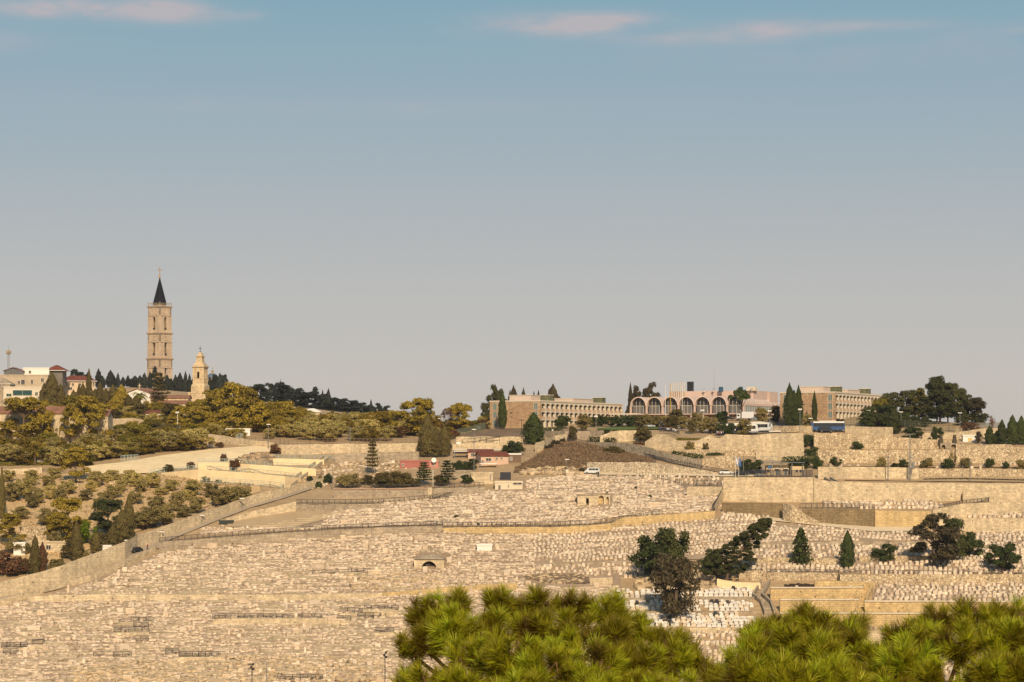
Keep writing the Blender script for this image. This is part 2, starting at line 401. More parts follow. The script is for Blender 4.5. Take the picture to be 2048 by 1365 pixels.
patch('cemetery_soil', 'brown trodden soil between the packed tombs', [(-20, 1222, 1380), (60, 1200, 1380), (180, 1164, 1380), (318, 1107, 1380), (400, 1095, 1380), (620, 1080, 1380), (885, 1066, 1380), (1100, 1070, 1380), (1240, 1056, 1380), (1250, 1056, 1120), (1430, 1040, 1120), (1550, 1048, 1084), (1860, 1066, 1082)], mat('cemetery_soil', (.28, .195, .125), noise=.25, nscale=.6, col2=(.38, .275, .175)), .14, ny=24)
patch('cemetery_soil', 'brown trodden soil of the upper graves', [(600, 1036, 1060), (760, 1006, 1053), (960, 990, 1050), (1050, 964, 1050), (1240, 954, 1034), (1430, 975, 1020)], MATS['cemetery_soil'], .14, ny=14)
patch('garden_soil', 'golden dry soil of the olive garden', [(-20, 945, 1150), (60, 945, 1140), (150, 950, 1110), (250, 950, 1075), (320, 952, 1045), (420, 960, 1012), (520, 974, 985)], mat('golden_garden_soil', (.56, .39, .19), noise=.25, nscale=.4, col2=(.42, .27, .125)), .2, ny=24)
patch('terrace_soil', 'brown soil between the box tombs of the terraces', [(1060, 1128, 1150), (1110, 1136, 1150), (1280, 1128, 1156)], MATS['cemetery_soil'], .14)
patch('terrace_soil', 'brown soil under the long rows of box tombs', [(1500, 1090, 1146), (1680, 1092, 1148), (1868, 1092, 1148), (1960, 1066, 1148), (2070, 1064, 1148)], MATS['cemetery_soil'], .14, ny=10)
patch('terrace_soil', 'brown soil under the lowest field of box tombs', [(1745, 1172, 1203), (2070, 1170, 1205)], MATS['cemetery_soil'], .14)
patch('red_soil_bank', 'strip of red soil above the marble graves', [(1380, 1162, 1170), (1434, 1160, 1172)], m_drygrass, .35)

W = wall
m_coping = mat('rough_pale_coping', (.62, .52, .38), noise=.25, nscale=1.4)
# --- left: lane walls and garden terraces
W('long tan boundary wall climbing beside the lane', [(-60, 1178, 1212), (0, 1165, 1197), (60, 1150, 1185), (120, 1132, 1172), (190, 1107, 1145), (250, 1083, 1122), (275, 1070, 1100), (330, 1052, 1078), (420, 1020, 1043), (500, 992, 1012), (570, 975, 992), (620, 962, 975), (665, 950, 962)], m_ashlar, name='boundary_wall', thick=.8)
W('low parapet wall on the downhill side of the lane', [(-60, 1213, 1226), (0, 1199, 1213), (101, 1171, 1183), (180, 1150, 1163), (250, 1122, 1134), (312, 1091, 1104)], m_ashlar, name='parapet_wall', thick=.6)
W('long terrace wall under the iron fence above the old graves', [(318, 1084, 1106), (395, 1079, 1093), (500, 1071, 1086), (620, 1063, 1078), (760, 1056, 1068), (885, 1052, 1064)], m_greystone)
W('wall below the lane at the foot of the stepped rows', [(440, 1040, 1050), (520, 1020, 1035), (592, 1003, 1025)], m_ashlar, thick=.8)
W('grey wall under the plaza fence', [(592, 1009, 1025), (680, 1009, 1022), (757, 1008, 1018)], m_greystone)
W('wide wall with a pinkish stone band along its top', [(667, 979, 998), (760, 979, 998), (860, 978, 998)], m_greystone, cap=mat('pinkish_coping', (.46, .30, .20), noise=.2, nscale=1))
W('square buttress ending the pink banded wall', [(855, 976, 999), (864, 976, 999)], m_ashlar, name='buttress', thick=2)
W('grey masonry wall between the buttress and the white burial office', [(866, 977, 997), (920, 976, 993), (970, 974, 988)], m_greystone)
W('upper cream wall under the olive grove fence', [(546, 890, 908), (620, 889, 910), (700, 888, 906), (780, 887, 908), (838, 887, 908)], m_ashlar)
W('shortest rendered terrace wall beside the stairway', [(546, 917, 930), (600, 918, 931), (648, 920, 930)], m_render, rough=0)
W('middle rendered terrace wall below the rubble heap', [(396, 926, 940), (460, 926, 941), (500, 929, 946), (632, 938, 952)], m_render, rough=0)
W('lowest and longest rendered terrace wall', [(322, 946, 949), (396, 939, 962), (500, 946, 970), (570, 953, 977), (602, 957, 964)], m_render, rough=0)
W('weathered stone wall left of the tall cypress clump', [(670, 908, 925), (760, 905, 922), (838, 903, 920)], m_greystone)
W('old garden wall under the blue windowed monastery', [(215, 838, 860), (262, 836, 856), (300, 842, 852)], m_ashlar, name='garden_wall')
W('cream garden wall behind the blue railings', [(310, 862, 876), (360, 864, 878), (420, 868, 884), (500, 880, 893), (548, 886, 898)], m_ashlar, name='garden_wall')
W('low stone wall among the lower olives', [(0, 1020, 1027), (60, 1025, 1032), (110, 1036, 1041)], m_rubble, name='garden_wall', thick=.6)
W('cream garden wall left of the golden tree', [(0, 940, 952), (40, 938, 950), (84, 936, 948)], m_ashlar, name='garden_wall')
W('rubble wall among the olives above the lane', [(150, 968, 974), (230, 962, 969), (300, 972, 979)], m_rubble, name='garden_wall', thick=.6)
W('straight stone wall along the crest behind the olives', [(640, 838, 846), (720, 839, 848), (800, 840, 850), (880, 841, 850)], m_ashlar, name='crest_wall', rough=0)
# --- below the hotel
W('retaining wall with ivy panels below the brown earth bank', [(912, 874, 890), (960, 874, 889), (1052, 873, 888)], m_ashlar)
W('low wall behind the red roofed houses', [(905, 888, 900), (980, 886, 898), (1020, 884, 895)], m_ashlar)
W('masonry wall right of the big cypress', [(1070, 886, 905), (1088, 882, 900), (1110, 872, 888), (1135, 868, 884)], m_ashlar)
W('pale wall under the hotel lawn', [(1085, 863, 874), (1130, 862, 880), (1180, 862, 880), (1205, 861, 877)], m_greystone)
W('curved stone wall of the small amphitheatre', [(1200, 872, 886), (1226, 864, 884), (1240, 861, 884), (1290, 861, 882), (1300, 864, 884)], m_ashlar)
W('rubble wall above the fenced sloping path', [(1195, 885, 893), (1250, 886, 905), (1300, 896, 917), (1350, 910, 928), (1402, 919, 938)], m_rubblegrey)
W('rubble wall below the brown grass bank', [(1174, 926, 946), (1200, 925, 947), (1290, 924, 948), (1340, 930, 949), (1440, 946, 951)], m_rubblegrey)
W('pale rubble wall beside the crack, under dark hedges', [(1404, 918, 937), (1440, 914, 936), (1472, 911, 935)], m_rubble)
W('big terraced viewpoint wall below the tourists', [(1290, 884, 898), (1300, 878, 899), (1315, 868, 900), (1332, 869, 902), (1357, 883, 904), (1392, 883, 904), (1420, 871, 903), (1438, 878, 904), (1452, 869, 905), (1510, 871, 906), (1545, 867, 906), (1607, 867, 908)], m_ashlar, rough=.1)
W('lower viewpoint wall above the hedge', [(1350, 899, 908), (1420, 900, 911), (1510, 900, 912)], m_rubble)
W('square tower like wall end right of the viewpoint', [(1512, 904, 920), (1560, 900, 921), (1608, 886, 922)], m_ashlar, rough=0)
W('pale parapet behind the tourist coaches', [(1525, 854, 864), (1580, 852, 866), (1625, 852, 866)], m_rubble, rough=0)
W('upper stone wall under the blue coach', [(1628, 866, 898), (1700, 867, 898), (1755, 873, 898), (1830, 877, 898), (1905, 882, 898)], m_rubble, rough=.1)
W('second tier of the tall stone wall, behind planted trees', [(1636, 900, 928), (1720, 900, 928), (1805, 900, 928), (1908, 899, 928)], m_rubble, rough=.1)
W('tall stone wall below the dark cypresses', [(1912, 888, 928), (1934, 890, 928), (2023, 889, 930), (2026, 894, 930), (2120, 896, 932)], m_rubble, rough=.1)
W('stone wall with a gate left of the hedge', [(1690, 852, 866), (1740, 854, 870), (1786, 855, 874)], m_ashlar, rough=.1)
W('long pale wall along the crest behind the roadside shrubs', [(1845, 866, 878), (1910, 866, 880), (1960, 858, 876), (2000, 856, 872)], m_ashlar, rough=.1)
W('stone wall under the planted terrace, left of the pylon', [(1636, 934, 958), (1720, 934, 960), (1838, 936, 960)], m_ashlar, rough=.1)
W('coarse rubble wall under the planted terrace, right of the pylon', [(1838, 938, 955), (1900, 938, 955), (2110, 939, 957)], m_rubble, rough=.1)
W('high cream wall under the guard compound', [(1447, 955, 1004), (1520, 955, 1004), (1627, 955, 1005)], m_ashlar, rough=0)
W('long high cream wall below the power poles', [(1628, 957, 1005), (1660, 963, 1004), (1750, 966, 1003), (1870, 967, 1004), (1925, 967, 1001), (2120, 968, 1000)], m_ashlar, rough=0)
W('wall section with a straight seam at the end of the high cream wall', [(1926, 984, 1002), (2048, 987, 1003), (2120, 988, 1004)], m_ashlar, rough=0, D0=-1.5)
W('retaining wall under the first tomb ledge', [(1445, 1006, 1026), (1520, 1006, 1034), (1571, 1008, 1038)], m_brownwall, rough=0)
W('sloping ramp wall between the brown walls', [(1566, 1008, 1040), (1584, 1009, 1044), (1612, 1030, 1046), (1640, 1044, 1049)], m_rubble, rough=0, D0=-2)
W('dark brown weathered retaining wall', [(1606, 1018, 1046), (1650, 1018, 1049), (1700, 1018, 1053), (1749, 1019, 1056)], m_brownwall, rough=0)
W('ochre retaining wall right of the dark brown one', [(1750, 1021, 1056), (1800, 1022, 1056), (1862, 1023, 1056)], m_ochre, rough=0)
W('stone wall under the stepped fence', [(1866, 1020, 1034), (1925, 1008, 1036), (2010, 1004, 1030), (2110, 1006, 1026)], m_ashlar, rough=0)
W('tan wall behind the largest pine', [(1872, 1037, 1064), (1960, 1037, 1064), (2110, 1038, 1064)], m_ashlar, rough=0)
W('winding ochre wall across the middle of the cemetery', [(886, 1056, 1066), (960, 1055, 1068), (1100, 1055, 1069), (1180, 1051, 1066), (1222, 1047, 1062), (1245, 1036, 1054), (1330, 1030, 1046), (1430, 1022, 1038)], m_ochre, thick=1)
W('stepped wall carrying the iron stair rail', [(1430, 1010, 1030), (1440, 990, 1012), (1447, 975, 1004)], m_ashlar)
W('small terrace wall under the spiked fence', [(1374, 974, 996), (1444, 974, 990)], m_ashlar, rough=0)
W('low kerb wall of the tomb terrace below the path', [(1505, 1086, 1096), (1560, 1083, 1094), (1640, 1083, 1091), (1743, 1082, 1089), (1840, 1082, 1090)], m_greystone, rough=.1, thick=.8)
W('low dark wall above a row of box tombs', [(1105, 1126, 1134), (1200, 1124, 1130), (1275, 1120, 1127)], m_greystone, thick=.8)
W('plain kerb wall above the red soil bed', [(1180, 1157, 1171), (1225, 1155, 1170)], m_ashlar, thick=.8, rough=0)
W('rubble bank under the spruce tree', [(1500, 1117, 1131), (1560, 1116, 1130), (1640, 1117, 1131), (1702, 1117, 1132)], m_rubble)
W('rubble bank under the bushy green tree', [(1718, 1112, 1124), (1790, 1112, 1125), (1866, 1113, 1123)], m_rubble)
W('rubble wall right of the leaning pine', [(1478, 1145, 1160), (1500, 1141, 1162), (1533, 1143, 1162)], m_rubble)
W('long rubble wall under the row of box tombs', [(1534, 1146, 1162), (1677, 1146, 1160), (1680, 1150, 1170), (1760, 1149, 1171), (1900, 1150, 1170), (2044, 1149, 1170), (2048, 1145, 1160), (2110, 1146, 1160)], m_rubble)
W('ochre wall course above the cave', [(1629, 1163, 1178), (1680, 1163, 1178), (1750, 1165, 1178)], m_ochre)
W('cracked rock wall over the cave mouth', [(1538, 1158, 1165), (1570, 1158, 1166), (1632, 1158, 1165)], m_rubble, D0=2)
W('upper ochre terrace wall below the cave', [(1541, 1177, 1200), (1640, 1177, 1200), (1727, 1176, 1199)], m_ochre, rough=0, cap=m_coping)
W('second ochre terrace wall behind the pines', [(1560, 1201, 1226), (1640, 1201, 1226), (1719, 1201, 1225)], m_ochre, rough=0, cap=m_coping)
W('ochre terrace wall under the field of box tombs', [(1729, 1204, 1227), (1860, 1204, 1227), (2110, 1206, 1228)], m_ochre, rough=0, cap=m_coping)
W('lowest ochre terrace wall behind the pines', [(1560, 1228, 1256), (1720, 1228, 1256), (1900, 1229, 1256), (2110, 1230, 1256)], m_ochre, rough=0, cap=m_coping)
W('bottom terrace wall below the ochre ones', [(1540, 1262, 1300), (1800, 1262, 1300), (2110, 1262, 1300)], m_ashlar, rough=0)
W('plain cream wall left of the winding steps', [(1434, 1158, 1178), (1470, 1165, 1178), (1521, 1166, 1180)], m_render, rough=0)
W('low wall of the upper marble terrace', [(1250, 1196, 1203), (1385, 1195, 1203), (1509, 1194, 1202)], m_greystone, rough=0, thick=.8)
W('low wall of the lower marble terrace', [(1250, 1223, 1229), (1385, 1223, 1228), (1512, 1222, 1228)], m_greystone, rough=0, thick=.8)
W('block wall under the front marble graves', [(1380, 1256, 1266), (1475, 1256, 1266)], m_ashlar, rough=0, thick=.8)
W('pale grey curved bank right of the brown conifer', [(1378, 1148, 1158), (1410, 1148, 1162), (1432, 1152, 1164)], m_rubblegrey, rough=.1)
W('ochre wall behind the tops of the pines', [(765, 1186, 1194), (860, 1178, 1190), (960, 1170, 1184), (1034, 1167, 1182)], m_ochre, thick=1)
W('long low masonry wall crossing the old graves', [(60, 1193, 1206), (200, 1189, 1204), (400, 1190, 1202), (600, 1190, 1203), (765, 1186, 1198)], m_ashlar, thick=1)
W('fenced terrace wall in the lower graves, longest one', [(425, 1238, 1251), (560, 1237, 1252), (655, 1237, 1252), (656, 1241, 1253), (700, 1241, 1252)], m_ashlar, thick=1, rough=0)
W('short terrace wall stepping up from the longest fenced one', [(680, 1227, 1236), (725, 1226, 1234), (726, 1221, 1234), (797, 1221, 1234)], m_ashlar, thick=1, rough=0)
W('wall end beside the pine foliage', [(750, 1266, 1276), (800, 1265, 1275)], m_ashlar, thick=1, rough=0)
W('small stacked terrace wall under three fences', [(228, 1266, 1274), (298, 1265, 1274)], m_ashlar, thick=1, rough=0)
W('low wall along the lower left fences', [(0, 1298, 1305), (56, 1296, 1303), (90, 1291, 1298)], m_ashlar, thick=1, rough=0)
W('low wall under the broken lower fence', [(355, 1315, 1326), (450, 1314, 1324)], m_ashlar, thick=1, rough=0)

# cave: solid blocks, coloured near black for the shade of a hollow
def rocks(n, region, s0, s1, m):
    V = []; Fq = []
    for _ in range(n):
        px, py = region(); p = GP(px, py); s = random.uniform(s0, s1)
        a = rng.normal(size=(8, 3))*.12
        base = np.array([(-1, -1, -.6), (1, -1, -.6), (1, 1, -.6), (-1, 1, -.6), (-.8, -.8, .6), (.8, -.8, .6), (.8, .8, .6), (-.8, .8, .6)])*.5+a
        t = random.uniform(0, 6.28); cs, sn = math.cos(t), math.sin(t)
        base = base @ np.array([[cs, sn, 0], [-sn, cs, 0], [0, 0, 1]])
        base = base*np.array([s*random.uniform(.8, 1.5), s, s*random.uniform(.5, 1)])+np.array(p)+np.array([0, 0, s*.15])
        b = len(V); V += base.tolist()
        for f in ((3, 2, 1, 0), (4, 5, 6, 7), (0, 1, 5, 4), (1, 2, 6, 5), (2, 3, 7, 6), (3, 0, 4, 7)): Fq.append([b+i for i in f])
    return V, Fq
m_rock = mat('loose_limestone', (.46, .34, .20), noise=.25, nscale=1.2, island=.3)
def rockfield(label, n, region, s0, s1, m=None):
    V, Fq = rocks(n, region, s0, s1, m)
    tag(link('rubble', fast_mesh('rubble', np.array(V), np.array(Fq), [m or m_rock])), label, 'rubble', kind='stuff')
U = random.uniform
def poly_region(pts):
    pts = strip(pts, 4)
    def g():
        px, a, b = random.choice(pts); return px+U(-3, 3), U(a, b)
    return g
rockfield('heap of broken building rubble above the rendered terrace walls', 500, poly_region([(478, 918, 928), (510, 908, 928), (545, 905, 926)]), .4, 1.6, mat('broken_rubble', (.34, .24, .14), noise=.3, nscale=1, island=.45))
rockfield('loose boulders at the foot of the brown grass bank', 330, poly_region([(1045, 941, 949), (1100, 938, 950), (1172, 934, 950)]), .5, 1.9)
rockfield('rough limestone outcrop above the marble graves', 240, poly_region([(1275, 1160, 1182), (1330, 1156, 1180), (1430, 1170, 1184)]), .5, 1.8)
rockfield('stones lying on the dark red soil bed', 260, poly_region([(1055, 1151, 1156), (1090, 1149, 1168), (1170, 1151, 1170)]), .3, 1.1)
rockfield('fallen stones scattered on the graves near the chapel', 500, poly_region([(700, 1150, 1180), (800, 1145, 1180), (880, 1150, 1175)]), .4, 1.2)
rockfield('broken stones scattered along the bottom of the cemetery', 1500, poly_region([(150, 1335, 1365), (240, 1325, 1375), (520, 1312, 1375), (760, 1318, 1375)]), .4, 1.5)
rockfield('stones strewn over the slope beside the stairway', 350, poly_region([(600, 965, 985), (650, 930, 975), (800, 915, 945)]), .3, 1.2)
rockfield('stones and broken kerbs scattered in the olive garden', 260, poly_region([(0, 960, 1080), (150, 975, 1060), (350, 965, 1050), (520, 960, 985)]), .3, 1.0)
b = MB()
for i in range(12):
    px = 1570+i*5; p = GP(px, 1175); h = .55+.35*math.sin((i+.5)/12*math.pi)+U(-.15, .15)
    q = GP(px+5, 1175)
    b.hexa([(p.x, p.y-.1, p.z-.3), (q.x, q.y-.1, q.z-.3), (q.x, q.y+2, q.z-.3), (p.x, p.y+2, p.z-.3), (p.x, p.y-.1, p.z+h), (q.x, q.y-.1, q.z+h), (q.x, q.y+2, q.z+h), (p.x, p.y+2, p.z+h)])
tag(b.build('cave_mouth', mat('painted_cave_shade', (.035, .022, .014), noise=.3, nscale=2)), 'dark cave mouth in the rock below the long rubble wall', 'cave')  # shade of the cave interior put into the block colour

# ---------------------------------------------------------------- stairways
def stairs(label, pts, width, n, m):
    """flight of steps up the slope; pts (px,py) from bottom to top"""
    e = empty('stairway', GP(*pts[0]), 0, label, 'stairs'); L0 = e.location
    mb = MB(); side = {-1: MB(), 1: MB()}; prev = None
    for i in range(n):
        t = i/(n-1)*(len(pts)-1); k = min(int(t), len(pts)-2); a = t-k
        px = pts[k][0]+(pts[k+1][0]-pts[k][0])*a; py = pts[k][1]+(pts[k+1][1]-pts[k][1])*a
        p = GP(px, py)-L0
        mb.box(p.x-width/2, p.x+width/2, p.y-.2, p.y+1.2, p.z-.8, p.z+.35)
        for s in (-1, 1):
            q = p+Vector((s*(width/2+.3), 0, 0))
            if prev:
                r = prev+Vector((s*(width/2+.3), 0, 0))
                side[s].hexa([(r.x-.25, r.y, r.z-.8), (r.x+.25, r.y, r.z-.8), (q.x+.25, q.y, q.z-.8), (q.x-.25, q.y, q.z-.8),
                           (r.x-.25, r.y, r.z+1.2), (r.x+.25, r.y, r.z+1.2), (q.x+.25, q.y, q.z+1.2), (q.x-.25, q.y, q.z+1.2)])
        prev = p
    mb.build('steps', m, e); [side[k].build('side_wall', m, e) for k in side]
stairs('long straight stairway climbing past the rendered terraces', [(572, 978), (655, 917)], 1.6, 40, m_ashlar)
stairs('winding stone steps between marble graves and ochre walls', [(1540, 1232), (1532, 1210), (1515, 1195), (1524, 1182), (1530, 1168)], 1.8, 28, m_greystone)
stairs('narrow steps dividing the two ochre terraces', [(1722, 1232), (1724, 1204), (1738, 1172)], 1.8, 20, m_ochre)
stairs('stone steps descending the high cream wall', [(1752, 1000), (1700, 985), (1655, 962)], 1.2, 24, m_greystone)

# plaza seating rows beside the graves
b = MB()
for i in range(7):
    p = GP(475+i*30, 1060-i*5); q = GP(585+i*17, 1056-i*4.6)
    b.hexa([(p.x, p.y-.3, p.z-.3), (q.x, q.y-.3, q.z-.3), (q.x, q.y+.3, q.z-.3), (p.x, p.y+.3, p.z-.3), (p.x, p.y-.3, p.z+.4), (q.x, q.y-.3, q.z+.4), (q.x, q.y+.3, q.z+.4), (p.x, p.y+.3, p.z+.4)])
tag(b.build('stone_kerbs', m_ashlar), 'parallel stone kerbs stepping down from the dusty plaza', 'kerb')
# ================================================================ buildings
HR = math.atan2(.897, .44)          # hotel wings run away from the viewer to the right
def win_unit(w_, h_, m_pane, m_frame=None):
    mf = MB(); t = .12
    mf.box(-w_/2-t, w_/2+t, -.12, .05, h_, h_+t).box(-w_/2-t, w_/2+t, -.16, .05, -t, 0).box(-w_/2-t, -w_/2, -.12, .05, 0, h_).box(w_/2, w_/2+t, -.12, .05, 0, h_)
    mp_ = MB(); mp_.box(-w_/2, w_/2, -.04, .05, 0, h_); mp_.box(-.04, .04, -.08, -.04, 0, h_, 1)
    return mf.mesh('window', m_frame or m_concrete), mp_.mesh('pane', [m_pane, m_frame or m_concrete])
def put_win(unit, parent, loc, rz=0):
    f = link('window', unit[0], parent, loc, (0, 0, rz)); link('pane', unit[1], f); return f

def hotel_wing(label, px, D, zb, zt, length, depth, nb, low=0, ivy=None):
    X = (px-1024)*D/F
    e = empty('hotel_wing', (X, D, zb), HR, label, 'hotel')
    H = zt-zb; bay = length/nb; fl = 3.05
    b = MB(); b.box(-.0, length, .9, depth, -4, H-.3)                       # core, set back behind the facade grid
    b.box(-.6, .3, -.05, depth, -4, H)                                       # stone end wall
    b.build('wall', [m_hotelstone], e)
    r = MB(); r.box(-.7, length+.2, -.15, depth+.1, H, H+.45); r.build('roof_parapet', m_concrete, e)
    # facade: piers and floor bands, one arched bay repeated
    p = MB()
    for i in range(nb+1): p.box(i*bay-.36+(.67 if i == 0 else 0), i*bay+.36, .0, .9, -.2, H-.3)
    p.build('piers', m_concrete, e)
    for z in (H-.35, H-.3-fl-.55, H-.3-2*fl-.55):
        q = MB(); q.box(.3, length, .03, .88, z-.0, z+.5 if z < H-.5 else H); q.build('floor_band', m_concrete, e)
    am = MB(); r_ = bay/2-.28
    for i in range(8):                                                        # shallow arched head between piers
        x0 = -r_+2*r_*i/8; x1 = -r_+2*r_*(i+1)/8
        za = -.75*abs(x0/r_)**2.2; zc = -.75*abs(x1/r_)**2.2
        am.hexa([(x0, .06, za-.05), (x1, .06, zc-.05), (x1, .5, zc-.05), (x0, .5, za-.05), (x0, .06, .3), (x1, .06, .3), (x1, .5, .3), (x0, .5, .3)])
    am = am.mesh('arched_head', m_concrete)
    pm = MB(); pm.box(-r_, r_, .12, .3, 0, .85); pm = pm.mesh('parapet_panel', m_terra)
    un = win_unit(2*r_-.5, 1.75, m_glass, m_concrete); un2 = win_unit(2*r_-.7, 2.2, m_glass, m_concrete)
    cur = MB(); cur.box(-r_+.3, -r_+1.2, .5, .55, 0, 1.7); cur = cur.mesh('curtain', mat('tan_curtain', (.32, .25, .15)))
    for i in range(nb):
        x = (i+.5)*bay
        for k in (0, 1):
            z0 = H-.3-(k+1)*fl
            link('arched_head', am, e, (x, 0, z0+fl-.4)); link('parapet_panel', pm, e, (x, 0, z0))
            wn = put_win(un, e, (x, .82, z0+.75)); link('curtain', cur, wn, (random.choice((0, .9)), -.6, .05))
        put_win(un2, e, (x, .82, H-.3-3*fl+.3))
    # end wall windows with pale glazing
    ue = win_unit(1.5, 2.3, mat('green_grey_glass', (.13, .17, .155), rough=.2), m_concrete)
    for yy in (1.8, depth-2.2):
        for k in range(3): put_win(ue, e, (-.62, yy, H-2.9-k*3.1), -math.pi/2)
    vt = MB(); vt.box(-.68, -.55, depth*.55, depth*.55+1, H-4.4, H-4); vt.build('vent', m_black, e)
    # roof plant rooms
    for x0, x1, y0, y1, h, m in ((4, 12, 6, 15, 2.4, m_roofpink), (14, 17, 3, 7, 2.6, m_greenglass), (length*.55, length*.8, 6, 14, 1.9, m_roofpink), (length*.82, length*.87, 3, 7, 2.6, m_greenglass)):
        a = MB(); a.box(x0, x1, y0, y1, H+.3, H+h); a.box(x0-.2, x1+.2, y0-.2, y1+.2, H+h, H+h+.2, 1); a.build('roof_room', [m, m_concrete], e)
    return e
m_roofpink = mat('pale_pink_render_roof', (.52, .41, .33), noise=.1, nscale=.6)
m_greenglass = mat('green_slat_screen', (.15, .15, .08), kind='brick', bsize=(.7, 4), mortar=.4)
hotel_wing('long cream hotel wing with brown stone end wall beside the tall cypress', 1082, 870, 7.2, 17.9, 75.8, 20.9, 18)
hotel_wing('cream hotel wing with brown stone end wall beside the big pines', 1671, 862, 10.0, 20.9, 60, 21.3, 14)

# arched pavilion
D0 = 940; X0 = (1261-1024)*D0/F
e = empty('arched_pavilion', (X0, D0, 10.2), math.atan2(-.44, .897), 'pink hotel pavilion with seven tall round glazed arches', 'hotel')
sp_ = 48/7; zt0 = (HZ-829)*D0/F-10.2
Hs = 3.3; rad = sp_/2-.32; zb_ = zt0
base = MB(); base.box(-1, 48.6, .5, 42, -5, zb_-.3); base.build('lower_storey', mat('brown_lower_wall', (.25, .16, .1), noise=.2, nscale=.6), e)
sl_ = MB(); sl_.box(-1.5, 49.2, -.9, 42, zb_-.3, zb_+.05); sl_.build('terrace_slab', m_pink, e)
for i in range(10): 
    c_ = MB(); c_.box(i*5.2, i*5.2+.5, -.6, -.1, -5, zb_-.3); c_.build('column', m_pink, e)
def vault_mesh(depth):
    mb = MB(); n = 14; ro = sp_/2+.0; ri = rad
    for i in range(n):
        a0 = math.pi*(1-i/n); a1 = math.pi*(1-(i+1)/n)
        pts = [(math.cos(a)*r, math.sin(a)*r*1.06) for a in (a0, a1) for r in (ri, ro)]
        (xi0, zi0), (xo0, zo0), (xi1, zi1), (xo1, zo1) = pts
        mb.hexa([(xi0, 0, zi0), (xi1, 0, zi1), (xi1, depth, zi1), (xi0, depth, zi0), (xo0, 0, zo0), (xo1, 0, zo1), (xo1, depth, zo1), (xo0, depth, zo0)])
    return mb.mesh('vault', m_pinkroof)
vm = vault_mesh(42)
pier = MB(); pier.box(-.32, .32, .003, .9, 0, Hs+.1); pier = pier.mesh('pier', m_pink)
at_ = vault_mesh(.246); at_.materials[0] = mat('pale_pink_trim', (.66, .50, .40), noise=.06, nscale=.5)
def glazing():
    g = MB(); n = 12; r = rad
    poly = [(-r, 0), (r, 0)]+[(math.cos(math.pi*i/n)*r, Hs+math.sin(math.pi*i/n)*r*1.05) for i in range(n+1)]
    g.prism(poly, 0, .06); c = MB(); c.box(-r+.1, r-.1, -.03, -.005, .1, Hs-.1)
    m_ = MB()
    for x in (-r*.5, 0, r*.5): m_.box(x-.06, x+.06, -.1, -.03, 0, Hs+math.sqrt(1-(x/r)**2)*r)
    m_.box(-r, r, -.11, -.04, Hs-.1, Hs+.06)
    return g.mesh('arch_window', m_glass), c.mesh('net_curtain', m_curtain), m_.mesh('mullions', m_concrete)
ga, gc, gm = glazing()
for i in range(7):
    x = (i+.5)*sp_
    link('vault', vm, e, (x, 0, zb_+Hs)); link('arch_trim', at_, e, (x, -.25, zb_+Hs)); link('pier', pier, e, (i*sp_, 0, zb_))
    g_ = link('arch_window', ga, e, (x, 1.6, zb_)); link('net_curtain', gc, g_); link('mullions', gm, g_)
link('pier', pier, e, (48, 0, zb_))
s_ = MB(); s_.box(47.95, 48.25, 1.0, 42, zb_+.05, zb_+.7); s_.box(47.9, 48.3, 1, 42, zb_+Hs-.2, zb_+Hs+.6); s_.build('side_wall', m_pink, e)
g_ = MB(); g_.box(48.0, 48.1, 1, 42, zb_+.7, zb_+Hs-.2); g_.build('side_glazing', m_glasslight, e)
for i in range(20):
    a = MB(); a.box(48.05, 48.2, 2+i*2, 2.12+i*2, zb_+.7, zb_+Hs-.2); a.build('mullion', m_concrete, e)
bk_ = MB(); bk_.box(.2, 47.8, 40, 41, zb_, zb_+Hs); bk_.build('rear_wall', m_pink, e)
ph = MB(); ph.box(11, 47, 14, 30, zb_+5.5, zb_+9.3); ph.box(38, 47.6, 31, 41, zb_+4, zb_+9.2); ph.build('upper_storey', m_pink, e)
for x, y, c in ((34, 12, 'blue'), (42, 13, 'blue')):
    a = MB(); a.lathe([(.9, zb_+8.9), (.9, zb_+10.6), (.5, zb_+10.9)], 10, x, y); a.build('water_tank', mat('blue_tank', (.03, .08, .13)), e)
for x in (27, 31, 47):
    a = MB(); a.lathe([(.1, zb_+9), (.1, zb_+9.6), (.6, zb_+10.2)], 8, x, 12); a.build('dish', m_white, e)
a = MB(); a.box(44.5, 48, 13, 16, zb_+9.2, zb_+10.7); a.build('plant_box', m_concrete, e)
for i in range(7):
    a = MB(); a.box(12.2+i*.95, 12.45+i*.95, 13.2, 13.6, zb_+6, zb_+13.0); a.build('screen_fin', m_concrete, e)
a = MB(); a.box(18.3, 20.4, 15, 17, zb_+8.9, zb_+13.2); a.build('cooling_tower', m_black, e)
a = MB(); a.tube((31.5, 11, zb_+8.8), (31.5, 11, zb_+18), .06, .03); a.build('antenna', m_galv, e)
# covered walkway joining the wings
p0 = P(1218, 836, 925); a = MB(); a.box(0, 12, 0, 4, 2.6, 3.1)
for i in range(4): a.box(.5+i*3.5, .9+i*3.5, .2, .6, -3, 2.6)
tag(a.build('covered_walkway', m_concrete, None, (p0.x, p0.y, 11.2), (0, 0, R(-26))), 'low cream covered walkway linking the hotel wing to the arches', 'walkway')

